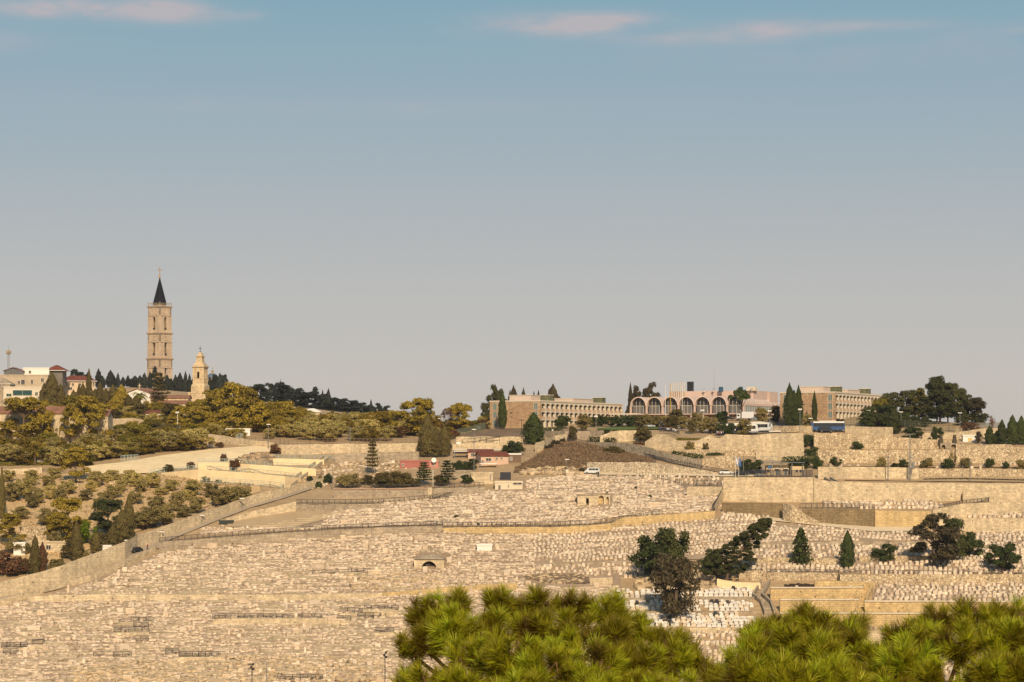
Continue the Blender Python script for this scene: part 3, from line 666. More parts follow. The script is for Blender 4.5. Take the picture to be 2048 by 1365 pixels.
# flagpoles in front of the hotel
def pole(name, label, px, yt, yb, r=.08, m=None, head=None, group=None, D=None, cat='pole'):
    b0 = GP(px, yb, D); D_ = b0.y; h = (HZ-yt)*D_/F-b0.z
    e = empty(name, b0, 0, label, cat, group)
    a = MB(); a.tube((0, 0, -.4), (0, 0, h), r*1.15, r*.8, 6); a.build('post', m or m_galv, e)
    if head == 'lamp':
        a = MB(); a.box(-.7, .7, -.2, .3, h, h+.25); a.build('lamp_head', m_white, e)
    elif head == 'flood':
        for s in (-1, 1):
            a = MB(); a.box(s*.35-.28, s*.35+.28, -.35, .1, h-.1, h+.4); a.build('floodlight', m_white, e)
    elif head == 'cross':
        a = MB(); a.box(-1.0, 1.0, -.08, .08, h-.7, h-.5); a.build('crossarm', m or m_galv, e)
    elif head == 'spots':
        for z, s in ((0, .25), (-.7, -.2), (-1.1, .3)):
            a = MB(); a.lathe([(.12, h+z-.15), (.25, h+z), (.25, h+z+.3), (.1, h+z+.4)], 8, s, -.1); a.build('spotlight', m_black, e)
    return e
pole('flagpole', 'tall pale flagpole before the third hotel arch', 1331, 768, 848, .1, m_white)
pole('flagpole', 'tall golden yellow flagpole before the hotel arches', 1340.5, 768, 848, .14, mat('golden_paint', (.5, .3, .05)))
pole('flagpole', 'pale flagpole before the fourth hotel arch', 1364.5, 774, 848, .1, m_white)

# ---------------------------------------------------------------- tall square bell tower
def bell_tower():
    D = 1130; cx = 319.5; X = (cx-1024)*D/F; s = D/F
    z0 = gz(cx, D); e = empty('bell_tower', (X, D, z0), R(53.5), 'very tall square limestone bell tower with dark pointed spire', 'tower')
    zz = lambda py: (HZ-py)*s-z0
    hw0 = 49*s/2/1.41*1.02; hw1 = 44*s/2/1.41*1.02
    hw = lambda py: hw1+(hw0-hw1)*(py-614)/(760-614)
    mats_ = m_tower
    # tiers: (cornice row, window sill row, window crown row, base row)
    for k, (yt, ys, yc, yb) in enumerate(((613, 661, 635, 666), (666, 712, 686, 717), (717, 764, 736, 772))):
        h = hw((yt+yb)/2); zt, zb = zz(yt), zz(yb)
        if k == 2: zb = -3
        for f in range(4):
            a = MB(); ow = .85
            a.arch(-h, h, zb, zt, -ow, ow, zz(ys), zz(yc), -h, -h+.8, 0, 10)
            # corner pilasters, string course, frieze of blind arches
            pil = MB()
            for x0, x1 in ((-h-.003, -h+.9), (h-.9, h+.003), (-ow-1.0, -ow-.55), (ow+.55, ow+1.0)):
                pil.box(x0, x1, -h-.16, -h-.002, zb, zt-4.4)
            pil.box(-h-.05, h+.05, -h-.3, -h-.002, zt-4.8, zt-4.4)
            fr = MB()
            for j in range(3):
                x = -1.1+j*1.1; fr.arch(x-.45, x+.45, zt-3.9, zt-1.5, x-.28, x+.28, zt-3.7, zt-1.8, -h-.16, -h-.002, 0, 6)
            rail = MB(); rail.box(-ow, ow, -h+.2, -h+.35, zz(ys), zz(ys)+1.0)
            rot = Matrix.Rotation(f*math.pi/2, 4, 'Z')
            for q, nm, mm in ((a, 'wall', mats_), (pil, 'pilasters', mats_), (fr, 'blind_arcade', mats_), (rail, 'balcony_rail', m_iron)):
                q.xf(rot); q.build(nm, mm, e)
        c = MB(); c.frustum(0, 0, zt-.9, zt-.3, h+.2, h+.2, h+.55, h+.55); c.frustum(0, 0, zt-.3, zt+.02, h+.6, h+.6, h+.62, h+.62); c.build('cornice', mats_, e)
        fl = MB(); fl.box(-h+.81, h-.81, -h+.81, h-.81, zb+.05, zb+.4); fl.build('floor', m_tower, e)
        co_ = MB(); co_.box(-2.05, 2.05, -2.05, 2.05, zb+.4, zt-.9); co_.build('sky_blocking_core', m_brownwall, e)  # added core, half blocks the sky seen through the window openings
        bl = MB(); bl.lathe([(.1, zz(yc)-.2), (.45, zz(yc)-.6), (.6, zz(yc)-1.5), (.95, zz(yc)-2.1), (.9, zz(yc)-2.15)], 10); bl.build('bell', mat('bronze', (.1, .07, .04), rough=.4, metal=.8), e)
    h = hw1; zt = zz(613)
    d = MB(); d.box(-h+.2, h-.2, -h+.2, h-.2, zt-.3, zt+.05); d.build('gallery_deck', mats_, e)
    for f in range(4):
        a = MB()
        for j in range(9): a.box(-h+j*(2*h/8)-.06, -h+j*(2*h/8)+.06, -h+.0, -h+.12, zt, zt+1.25)
        a.box(-h, h, -h-.01, -h+.13, zt+1.2, zt+1.35); a.xf(Matrix.Rotation(f*math.pi/2, 4, 'Z')); a.build('balustrade', m_greystone, e)
        a = MB(); a.tube((-h, -h, zt), (-h, -h, zt+1.9), .16); a.xf(Matrix.Rotation(f*math.pi/2, 4, 'Z')); a.build('corner_post', m_greystone, e)
    # octagonal spire
    zs = zz(611); ztop = zz(557.5)
    dr = MB(); dr.lathe([(3.25, zt), (3.25, zs+.6)], 8); dr.build('drum', m_greystone, e)
    spi = MB(); spi.lathe([(3.75, zs+.5), (3.3, zs+1.2), (.16, ztop), (.1, ztop+.1)], 8); spi.build('spire', m_spire, e)
    rb = MB()
    for i in range(8):
        t = 2*math.pi*(i+.5)/8; rb.tube((math.cos(t)*3.3, math.sin(t)*3.3, zs+1.2), (math.cos(t)*.2, math.sin(t)*.2, ztop), .09, .05, 4)
    rb.build('spire_ribs', m_spire, e)
    ba = MB(); ba.lathe([(.2, ztop), (.55, ztop+.5), (.2, ztop+1.0), (.15, ztop+1.2)], 8)
    ba.lathe([(.15, ztop+1.1), (.42, ztop+1.5), (.15, ztop+1.9)], 8); ba.build('finial', m_gold, e)
    zc = zz(535.5); cr = MB(); rot = Matrix.Rotation(R(-53.5), 4, 'Z')
    cr.box(-.11, .11, -.1, .1, ztop+1.8, zc); cr.box(-1.0, 1.0, -.1, .1, zc-1.35, zc-1.1)
    for x, z in ((-1.0, zc-1.22), (1.0, zc-1.22), (0, zc)): cr.box(x-.22, x+.22, -.12, .12, z-.22, z+.22)
    cr.xf(rot); cr.build('cross', m_gold, e)
bell_tower()

def belfry():
    D = 1075; cx = 400.5; s = D/F; z0 = gz(cx, D)-1; e = empty('belfry', ((cx-1024)*D/F, D, z0), R(-14), 'small cream stone belfry with stepped roof and iron cross', 'tower')
    zz = lambda py: (HZ-py)*s-z0
    h = 2.55
    a = MB(); a.frustum(0, 0, -6, zz(772), h+.75, h+.75, h+.65, h+.65); a.frustum(0, 0, zz(772), zz(768), h+.6, h+.6, h+.05, h+.05); a.build('plinth', m_belfry, e)
    zb, zt = zz(768), zz(735)
    for f in range(4):
        a = MB(); a.arch(-h, h, zb, zt, -.62, .62, zz(757.5), zz(744), -h, -h+.6)
        q = MB()
        for x0, x1 in ((-h-.003, -h+.75), (h-.75, h+.003)): q.box(x0, x1, -h-.14, -h-.002, zb, zt-.3)
        q.arch(-.95, .95, zz(758), zz(742), -.62, .62, zz(757.6), zz(744), -h-.1, -h-.001, 0, 8)
        rot = Matrix.Rotation(f*math.pi/2, 4, 'Z')
        a.xf(rot).build('wall', m_belfry, e); q.xf(rot).build('pilasters', m_belfry, e)
    a = MB(); a.box(-h+.6, h-.6, -h+.6, h-.6, zb, zb+.3); a.build('floor', m_belfry, e)
    a = MB(); a.frustum(0, 0, zt-.3, zt+.1, h+.15, h+.15, h+.55, h+.55); a.frustum(0, 0, zt+.1, zt+.4, h+.6, h+.6, h+.6, h+.6); a.build('cornice', m_belfry, e)
    st = MB(); levels = [(731, 2.6), (728.5, 2.2), (726, 1.85), (723, 1.5), (714, 1.35), (712.5, 1.7), (710, 1.3), (707, .85), (704.5, .45)]
    zprev = zt+.4
    for y, hw_ in levels:
        st.frustum(0, 0, zprev, zz(y), hw_+.08, hw_+.08, hw_, hw_); zprev = zz(y)
    st.build('stepped_roof', m_belfry, e)
    c = MB(); zc = zz(693); c.box(-.1, .1, -.1, .1, zprev, zc); c.box(-.75, .75, -.09, .09, zc-1.1, zc-.9); c.lathe([(.1, zprev), (.35, zprev+.25), (.1, zprev+.5)], 8)
    c.xf(Matrix.Rotation(R(14), 4, 'Z')); c.build('cross', m_iron, e)
    b = MB(); b.lathe([(.1, zz(748)), (.35, zz(749)), (.6, zz(752)), (.55, zz(752.2))], 10); b.build('bell', mat('bronze', (.1, .07, .04)), e)
belfry()

# grey dome with gilded finial behind the trees
D = 1120; p = P(425, 758, D); s = D/F
e = empty('domed_church', (p.x, p.y, gz(425, D)), 0, 'blue grey church dome with small gilded cross among dark trees', 'church')
zb = p.z-e.location.z
a = MB(); a.lathe([(2.6, -3), (2.6, zb)], 16); a.build('drum', m_belfry, e)
a = MB(); a.lathe([(2.9, zb)]+[(2.75*math.cos(t), zb+2.7*math.sin(t)) for t in np.linspace(0.05, 1.45, 8)], 16); a.build('dome', m_bluegrey, e)
a = MB(); a.lathe([(.5, zb+2.6), (.3, zb+3.1), (.6, zb+3.4), (.15, zb+3.9)], 8); a.box(-.06, .06, -.06, .06, zb+3.8, zb+5.6); a.box(-.45, .45, -.06, .06, zb+4.9, zb+5.05); a.build('finial', m_gold, e)

# ---------------------------------------------------------------- houses
def house(label, px0, px1, yt, yb, D=None, depth=8, rz=0, wallm=None, roof='flat', roofm=None, roofpx=8, wins=(), winm=None, over=.4, name='house', cat='house', wframe=None, side_w=None, bury=3, panel=None):
    cx = (px0+px1)/2
    b0 = P(cx, yb, D or terr(cx, yb)); D_ = b0.y; s = D_/F
    e = empty(name, b0, rz, label, cat); wd = (px1-px0)*s/max(.5, math.cos(rz)); h = (yb-yt)*s
    a = MB(); a.box(-wd/2, wd/2, 0, depth, -bury, h); a.build('wall', wallm or m_concrete, e)
    rh = roofpx*s; o = over
    if roof == 'flat':
        a = MB(); a.box(-wd/2-.15, wd/2+.15, -.15, .25, h, h+.5); a.box(-wd/2-.15, wd/2+.15, depth-.25, depth+.15, h, h+.5); a.box(-wd/2-.15, -wd/2+.25, .25, depth-.25, h, h+.5); a.box(wd/2-.25, wd/2+.15, .25, depth-.25, h, h+.5)
        a.build('roof_parapet', roofm or wallm or m_concrete, e)
    elif roof == 'hip':
        a = MB(); r = min(wd, depth)/2*.95
        x0, x1, y0, y1 = -wd/2-o, wd/2+o, -o, depth+o
        if wd >= depth: ra, rb_ = (x0+r, (y0+y1)/2), (x1-r, (y0+y1)/2)
        else: ra, rb_ = ((x0+x1)/2, y0+r), ((x0+x1)/2, y1-r)
        A, B = (*ra, h+rh), (*rb_, h+rh); c = [(x0, y0, h), (x1, y0, h), (x1, y1, h), (x0, y1, h)]
        if wd >= depth: fs = ([c[0], c[1], B, A], [c[1], c[2], B], [c[2], c[3], A, B], [c[3], c[0], A])
        else: fs = ([c[0], c[1], A], [c[1], c[2], B, A], [c[2], c[3], B], [c[3], c[0], A, B])
        for f in fs: a.face(f)
        a.face([(x0, y0, h-.2), (x0, y1, h-.2), (x1, y1, h-.2), (x1, y0, h-.2)], 1)
        for i in range(4):
            u_, v_ = c[i], c[(i+1) % 4]; a.face([(u_[0], u_[1], h-.2), (v_[0], v_[1], h-.2), v_, u_], 1)
        a.build('roof', [roofm or m_redtile, m_white], e)
    elif roof in ('gable', 'gable_front'):
        a = MB(); t = .25
        if roof == 'gable_front':
            a.prism([(-wd/2-o, h), (0, h+rh), (wd/2+o, h), (wd/2+o, h+t), (0, h+rh+t), (-wd/2-o, h+t)], -o, depth+o)
            g = MB(); g.face([(-wd/2, -.01, h), (wd/2, -.01, h), (0, -.01, h+rh)]); g.build('gable', wallm or m_concrete, e)
        else:
            a.prism([(-o, h), (depth/2, h+rh), (depth+o, h), (depth+o, h+t), (depth/2, h+rh+t), (-o, h+t)], -wd/2-o, wd/2+o); a.xf(Matrix(((0, -1, 0, 0), (1, 0, 0, 0), (0, 0, 1, 0), (0, 0, 0, 1))))
            g = MB()
            for sx in (-1, 1): g.face([(sx*(wd/2-.01), 0, h), (sx*(wd/2-.01), depth, h), (sx*(wd/2-.01), depth/2, h+rh)])
            g.build('gable', wallm or m_concrete, e)
        a.build('roof', roofm or m_redtile, e)
    for wx, wy0, wy1, ww in wins:                     # rows measured in the photograph
        z0 = (yb-wy1)*s; z1 = (yb-wy0)*s; x = (wx-cx)*s/max(.5, math.cos(rz))
        put_win(win_unit(ww*s, z1-z0, winm or m_glass, wframe or m_concrete), e, (x, -.06, z0))
    return e
# top left village
house('stone apartment block with railed roof terrace under the mast', 0, 96, 752, 782, 985, 14, 0, mat('village_stone', (.47, .37, .25), noise=.15, nscale=.5), wins=[(38, 762, 768, 4), (46, 760, 769, 7), (64, 760, 768, 4), (85, 757, 764, 5), (22, 772, 776, 8)], name='apartment_block', cat='building')
house('white roof room beside the red hip roof', 46, 98, 738, 752, 990, 8, 0, m_white, wins=[(60, 742, 747, 4)], name='roof_house')
house('open roof pavilion with low red roof on the flat block', 8, 44, 743, 752, 986, 7, 0, m_curtain, 'gable_front', m_redtile, 7, name='roof_pavilion', cat='pavilion')
house('grey walled house under a broad red hip roof', 96, 125, 741, 760, 992, 9, 0, mat('grey_cladding', (.16, .14, .11), noise=.2, nscale=.6), 'hip', m_redtile, 11, over=1.2)
house('white flat house with dark green shutters', 7, 83, 776, 815, 960, 12, 0, m_concrete, wins=[(45, 781, 791, 38), (18, 788, 793, 10), (73, 785, 791, 5), (30, 800, 810, 14), (54, 800, 808, 12), (73, 802, 810, 5)], winm=m_greenshut, name='apartment_block', cat='building')
house('old domed stone house at the edge of the village', -30, 20, 768, 800, 968, 10, 0, m_greystone, 'hip', m_greystone, 14, wins=[(8, 775, 779, 7)])
house('villa with red hip roof and arched windows', 121, 189, 762, 787, 1010, 11, R(12), mat('cream_villa', (.58, .45, .3), noise=.08, nscale=.5), 'hip', m_redtile, 11, wins=[(133, 765, 772, 5), (146, 767, 772, 4), (186, 765, 773, 3), (141, 775, 780, 7), (160, 767, 772, 4)], over=.8)
house('long monastery with blue shuttered windows and red roof behind pines', -30, 130, 828, 885, None, 12, 0, m_ashlar, 'gable', m_oldtile, 14, wins=[(14, 838, 849, 5), (30, 838, 849, 5), (43, 839, 850, 4), (105, 837, 849, 4), (14, 865, 875, 4), (90, 866, 874, 5), (108, 867, 876, 4)], winm=m_blueshut, name='monastery', cat='building')
house('monastery annexe with blue shuttered windows behind the second pine', 131, 216, 832, 888, None, 10, 0, m_ashlar, 'gable', m_oldtile, 12, wins=[(166, 837, 849, 4), (182, 863, 874, 5), (150, 850, 860, 4)], winm=m_blueshut, name='monastery', cat='building')
house('white gabled church with a stone cross on its gable', 250, 301, 788, 812, 968, 14, R(-15), m_white, 'gable_front', m_oldtile, 10, wins=[(262, 795, 801, 3)], name='church', cat='church')
p = P(279, 778, 967); a = MB(); a.box(-.15, .15, -.15, .15, 0, 2.3); a.box(-.75, .75, -.14, .14, 1.3, 1.6); tag(a.build('stone_cross', m_belfry, None, (p.x, p.y, p.z-.2)), 'stone cross on the gable of the white church', 'cross')
house('stone convent range with faded terracotta roof below the belfry', 300, 376, 797, 818, None, 10, 0, m_belfry, 'gable', m_oldtile, 6, wins=[(352, 800, 806, 3)], name='convent', cat='building')
house('lower stone convent range with faded roof beside the tiered conifer', 314, 376, 808, 825, None, 8, 0, m_ashlar, 'gable', m_oldtile, 6, name='convent', cat='building')
house('old walls and roof terrace at the foot of the belfry', 376, 432, 787, 806, None, 8, 0, m_belfry, wins=[(420, 788, 793, 2)], name='convent', cat='building')
house('cream cottage with red gable roof and flat white annexe', 290, 337, 827, 842, None, 7, R(-18), m_concrete, 'gable', m_redtile, 6, wins=[(300, 829, 834, 4), (308, 829, 834, 3), (322, 830, 835, 2)])
house('flat white annexe beside the red roofed cottage', 284, 306, 836, 846, None, 6, 0, m_white, wins=[(290, 838, 843, 3)], name='annexe')
house('tiny white domed shrine among the grove trees', 606, 640, 824, 842, None, 6, 0, m_belfry, 'hip', m_white, 7, wins=[(616, 829, 834, 2)], name='shrine', cat='shrine')
house('low white hut under the golden pines', 452, 500, 860, 872, None, 5, 0, m_white, name='hut', wins=[(470, 863, 868, 3)])
house('white concrete hut among the olives', 70, 86, 912, 925, None, 4, 0, m_white, name='hut', wins=[(78, 915, 920, 3)])
house('flat roofed hut with railing left of the palm', 6, 34, 892, 905, None, 5, 0, m_greystone, name='hut', wins=[(18, 893, 898, 8)])
house('pale shed by the terrace corner', 412, 424, 888, 896, None, 3, 0, m_ashlar, name='shed', wins=[(420, 890, 895, 3)], winm=m_glasslight)
# chapel and cloister near the lane
house('stone cloister with dark arched openings among cypresses', 48, 132, 1086, 1106, None, 6, 0, m_ashlar, wins=[(60, 1094, 1102, 9), (79, 1092, 1100, 5), (97, 1091, 1099, 9)], winm=m_black, name='cloister', cat='building')
house('white block chapel beside the stone cloister', 27, 50, 1088, 1112, None, 6, 0, m_white, name='chapel', cat='chapel', wins=[(44, 1098, 1106, 3)])
house('mosaic covered stone mound above the cloister', 40, 100, 1058, 1085, None, 8, 0, m_rubble, name='stone_mound', cat='building', wins=[(70, 1070, 1073, 2)])
house('low white wall hut under the lane cypresses', 200, 222, 1094, 1102, None, 3, 0, m_white, name='hut')
# red-roofed cluster below the hotel
house('house with red tiled roof and white porch below the hotel bank', 962, 1017, 913, 930, None, 8, R(14), mat('peach_render', (.55, .38, .27), noise=.08, nscale=.5), 'gable', m_redtile, 8, wins=[(977, 917, 922, 10), (993, 916, 920, 4), (1003, 914, 919, 3), (965, 921, 925, 4)])
house('smaller house with red roof under the white awning', 936, 985, 905, 918, None, 7, 0, mat('peach_render', (.55, .38, .27)), 'gable', m_redtile, 5, wins=[(945, 907, 913, 5), (968, 908, 914, 5)])
house('dark shed with flat white roof beside the red roofed house', 1009, 1042, 910, 926, None, 5, R(10), mat('brown_boards', (.17, .11, .075), noise=.2, nscale=.8), roofm=m_white, wins=[(1022, 915, 921, 4)], winm=m_glasslight, name='shed')
house('pinkish red flat building behind the cedars', 800, 858, 924, 937, None, 7, 0, mat('pink_red_render', (.36, .13, .1), noise=.1, nscale=.4), name='pink_building', cat='building', wins=[(806, 928, 933, 3)])
house('paler pink building with a white dish behind the cedars', 858.5, 877, 925, 937, None, 7, 0, mat('pale_pink_render', (.48, .22, .17), noise=.1, nscale=.4), name='pink_building', cat='building', wins=[(868, 928, 932, 3)])
def slab(label, px0, px1, y, D, depth, m, name='awning', cat='awning', th=.25, legs=2.6):
    p0 = P(px0, y, D); p1 = P(px1, y, D); e = empty(name, (p0.x, D, p0.z-legs), 0, label, cat); wd = p1.x-p0.x
    a = MB(); a.box(0, wd, 0, depth, legs-th, legs); a.build('roof', m, e)
    for x in (.2, wd-.2):
        for y_ in (.2, depth-.2):
            a = MB(); a.box(x-.08, x+.08, y_-.08, y_+.08, -.6, legs-th); a.build('post', m_galv, e)
slab('long white corrugated awning behind the red roofs', 907, 1009, 898, 794, 5, m_white, legs=3.2)
slab('white awning on posts left of the small red roof', 908, 938, 902, 785, 4, m_white, legs=3)
slab('low white porch roof in front of the red roofed house', 959, 994, 927, 766, 3, m_white, legs=2.2)
# burial office
house('low white burial office with dark door among the tombs', 990, 1045, 966, 980, None, 6, 0, mat('white_stone', (.62, .52, .37), noise=.08, nscale=.6), wins=[(999, 971, 984, 4), (1035, 965, 969, 17), (1017, 970, 974, 2)], winm=m_black, name='burial_office', cat='building')
p = P(1012, 965, 748); a = MB(); a.lathe([(1.0, -.5), (1.0, .5), (.8, 1.0), (.45, 1.35), (.1, 1.45)], 12); tag(a.build('small_dome', m_white, None, p+Vector((0, 2, 0))), 'small white domed cupola on the burial office', 'dome')
p = GP(1011, 964); a = MB(); a.box(-1.7, 1.7, 0, .2, -.3, 3.0); 
for i in range(5): a.box(-1.7+i*.82, -1.62+i*.82, -.06, 0, -.3, 3.0)
tag(a.build('steel_gate', mat('navy_steel', (.025, .027, .035), rough=.5), None, p+Vector((0, 3, 0))), 'dark navy steel gate sheet behind the white burial office', 'gate')
house('cream block wall room left of the navy gate', 942, 986, 948, 968, None, 4, 0, m_ashlar, name='block_room', cat='building', wins=[(981, 946, 962, 2)], winm=m_black)
house('grey stone ruin behind the cedar', 908, 942, 944, 962, None, 3, 0, m_greystone, name='ruin', cat='ruin', wins=[(925, 950, 955, 2)], winm=m_black)

# vaulted tomb chapels in the cemetery
def tomb_chapel():
    p = GP(858, 1138); s = p.y/F; e = empty('vaulted_tomb', p, 0, 'stone tomb vault with wide open arch and low roof', 'tomb')
    a = MB(); w2 = 30*s; h = 19*s
    a.arch(-w2, w2, -1, h, -15*s, 15*s, -.5, 15*s, 0, .9, 0, 12); a.build('front_wall', m_ashlar, e)
    for q_ in ((-w2, -w2+.9, .9, 7), (w2-.9, w2, .9, 7), (-w2+.9, w2-.9, 6.1, 7)): MB().box(*q_, -1, h).build('side_wall', m_ashlar, e)
    a = MB(); a.frustum(0, 3.4, h, h+.25, w2+.1, 3.8, w2, 3.7); a.frustum(0, 3.4, h+.25, h+9*s, w2*.85, 3.3, w2*.35, 1.2); a.build('roof', m_greystone, e)
    a = MB(); a.box(-1.0, .2, 2.5, 3.1, -.5, 1.2); a.build('headstone', m_white, e)
    a = MB(); a.arch(-w2+.95, w2-.95, -.8, h-.1, -.2, 1.6, -.6, 2.0, 4.5, 5.0); a.build('inner_wall', m_brownwall, e)
tomb_chapel()
def tomb_house():
    p = GP(1175, 1012); s = p.y/F; e = empty('tomb_house', p, 0, 'small square stone tomb house with black doorway', 'tomb')
    a = MB(); w2 = 20*s; h = 21*s; ow = 2.7*s
    a.box(-w2, -ow, 0, .7, -.8, h); a.box(ow, w2, 0, .7, -.8, h); a.box(-ow, ow, 0, .7, 15*s, h); a.build('front_wall', m_ashlar, e)
    for q_ in ((-w2, -w2+.6, .7, 5), (w2-.6, w2, .7, 5), (-w2, w2, 5, 5.6)): MB().box(*q_, -.8, h).build('side_wall', m_ashlar, e)
    a = MB(); a.box(-w2-.15, w2+.15, -.15, 5.7, h, h+.3); a.build('roof', m_greystone, e)
    p = GP(1207, 1010); e = empty('arched_niche_tomb', p, 0, 'roofless tomb with arched niches beside the square tomb house', 'tomb')
    a = MB(); a.arch(-1.9, .5, -.5, 3.1, -1.4, .1, 0, 2.7, 0, .8); a.arch(.55, 1.9, -.5, 3.0, .85, 1.6, 0, 2.4, 0, .8); a.build('niche_wall', m_ashlar, e)
    a = MB(); a.box(-1.9, 1.9, 1.0, 1.3, -.5, 2.9); a.build('rear_wall', m_ochre, e)
    a = MB(); a.box(-2.1, 2.1, -.1, 1.4, 3.12, 3.35); a.build('coping', m_greystone, e)
tomb_house()
house('tall white block tomb standing on the slope', 954, 984, 1092, 1103, None, 2.5, 0, m_white, name='block_tomb', cat='tomb')

# guard compound
e = empty('guard_post', GP(1560, 953), 0, 'guard post with steel canopy and beige cabins above the high wall', 'guard post'); s = e.location.y/F
def gx(px): return (px-1560)*s
a = MB(); a.box(gx(1582), gx(1609), 1, 5, -.5, 20*s); a.build('cabin', mat('beige_cabin', (.58, .44, .26)), e)
a = MB(); a.box(gx(1534), gx(1578), 2, 6, -.5, 22*s); a.build('cabin', mat('beige_cabin', (.58, .44, .26)), e)
a = MB(); a.box(gx(1524), gx(1610), -.5, 7, 27*s, 28*s); a.build('canopy', mat('grey_metal_sheet', (.13, .15, .17), rough=.5), e)
for px in (1526, 1545, 1562, 1584, 1606):
    a = MB(); a.box(gx(px)-.1, gx(px)+.1, 0, .2, -.5, 27*s); a.build('post', m_galv, e)
for px in (1556, 1573):
    a = MB(); a.box(gx(px-5), gx(px+5), .8, 2, 15*s, 16*s); a.build('awning', m_white, e)
    a = MB(); a.box(gx(px-3), gx(px+3), 1.9, 1.98, 2*s, 12*s); a.build('door', m_glasslight, e)
for px in (1594, 1602):
    a = MB(); a.box(gx(px-2), gx(px+2), .9, .98, 8*s, 13*s); a.build('window', m_glass, e)
a = MB(); a.box(gx(1536), gx(1543), .2, .3, 15*s, 21*s); a.build('notice_board', mat('blue_board', (.05, .12, .25)), e)
for i in range(7):
    a = MB(); a.tube((gx(1524)+i*.9, 3, 28*s), (gx(1524)+i*.9, 3, 40*s), .05, n=4); a.build('scaffold_pole', m_galv, e)
for z in (31, 35, 39):
    a = MB(); a.tube((gx(1524), 3, z*s), (gx(1524)+5.4, 3, z*s), .05, n=4); a.build('scaffold_pole', m_galv, e)
for i in range(4):
    a = MB(); a.tube((gx(1550)+i*1.2, 3, 28*s), (gx(1535), 3, (40-i*3)*s), .05, n=4); a.build('scaffold_pole', m_galv, e)
house('small white kiosk beside the dark car', 1497, 1509, 937, 945, None, 2, 0, m_white, name='kiosk', cat='kiosk')
house('small white kiosk with yellow panel below the cypresses', 1926, 1952, 873, 884, None, 3, 0, m_white, name='kiosk', cat='kiosk', wins=[(1940, 877, 882, 6)], winm=mat('yellow_panel', (.6, .4, .05)))
# arched porch with stairs in the tall wall
p = GP(1897, 898); e = empty('arched_porch', p+Vector((0, -1.5, 0)), 0, 'stone porch with two arches between the tall rubble walls', 'porch'); s = p.y/F
a = MB(); a.arch(-18*s, 0, 0, 12*s, -15*s, -8*s, 0, 8*s, 0, 1); a.arch(0.01, 18*s, 0, 12*s, 4*s, 14*s, 0, 9*s, 0, 1); a.build('arcade', m_greystone, e)
a = MB(); a.box(-18*s, 18*s, 1.2, 1.5, -.5, 11.5*s); a.build('rear_wall', m_brownwall, e)
for x in (-16, 11):
    a = MB(); a.frustum(x*s, .5, 12*s, 28*s, .7, .7, .4, .4); a.build('pillar', mat('ivy_clad_stone', (.07, .055, .035), noise=.4, nscale=3, bump=.5), e)
# ================================================================ trees
def fol(name, col, var=.45, trans=.25, objr=.26):
    return mat(name, col, rough=.8, island=var, objr=objr, trans=trans, spec=.15)
m_olive = fol('olive_leaves', (.40, .315, .10)); m_goldpine = fol('golden_pine_needles', (.30, .215, .026)); m_cyp = fol('cypress_foliage', (.125, .096, .03), .3)
m_dark = fol('dark_conifer_foliage', (.030, .036, .028), .35, .1); m_green = fol('mid_green_leaves', (.18, .145, .018)); m_bright = fol('bright_green_leaves', (.14, .19, .008))
m_red = fol('reddish_brown_leaves', (.15, .075, .035)); m_brownc = fol('brownish_conifer_foliage', (.078, .06, .029)); m_pine = fol('dark_pine_needles', (.065, .07, .02), .35)
m_hpine = fol('hotel_pine_needles', (.085, .082, .026), .4); m_palm = fol('palm_fronds', (.16, .14, .03)); m_ywshrub = fol('yellowing_shrub_leaves', (.22, .15, .02)); m_greyolive = fol('grey_olive_leaves', (.25, .195, .068))
m_dkgreen = fol('glossy_dark_green_leaves', (.055, .07, .018)); m_twig = mat('dry_twigs', (.15, .10, .065), noise=.3, nscale=3)

def leaf_quads(pos, nrm, size, aspect=1.6, jit=.6):
    n = len(pos); nrm = nrm+rng.normal(size=(n, 3))*jit; nrm /= np.linalg.norm(nrm, axis=1, keepdims=True)+1e-9
    r = rng.normal(size=(n, 3)); u = np.cross(nrm, r); u /= np.linalg.norm(u, axis=1, keepdims=True)+1e-9; v = np.cross(nrm, u)
    sz = (size*rng.uniform(.6, 1.4, n))[:, None]
    a = u*sz*aspect*.5; b = v*sz*.5
    V = np.stack([pos-a, pos-b*.9, pos+a, pos+b*.9], 1).reshape(-1, 3)
    return V
def quads_mesh(name, V):
    return fast_mesh(name, V, np.arange(len(V)).reshape(-1, 4), [None])
def clump(centers, radii, per, size, flat=1.0, updir=0.0, aspect=1.6):
    """leaf faces spread in shells round clump centres"""
    out = []
    for c, r in zip(centers, radii):
        d = rng.normal(size=(per, 3)); d /= np.linalg.norm(d, axis=1, keepdims=True)
        d[:, 2] = np.where(d[:, 2] < -.45, -d[:, 2], d[:, 2])
        rr = r*rng.uniform(.45, 1.05, per)[:, None]
        pos = np.array(c)+d*rr*np.array([1, 1, flat])
        out.append(leaf_quads(pos, d+np.array([0, 0, updir]), size, aspect))
    return np.concatenate(out)
def branch_mesh(segs, name='trunk'):
    mb = MB()
    for p0, p1, r0, r1 in segs: mb.tube(p0, p1, r0, r1, 5, 0, False)
    return mb.mesh(name, m_bark)
def rp(r): return random.uniform(-r, r)
PROTO = {}
def proto(kind, V, segs): PROTO.setdefault(kind, []).append((quads_mesh(kind+'_crown', V), branch_mesh(segs)))
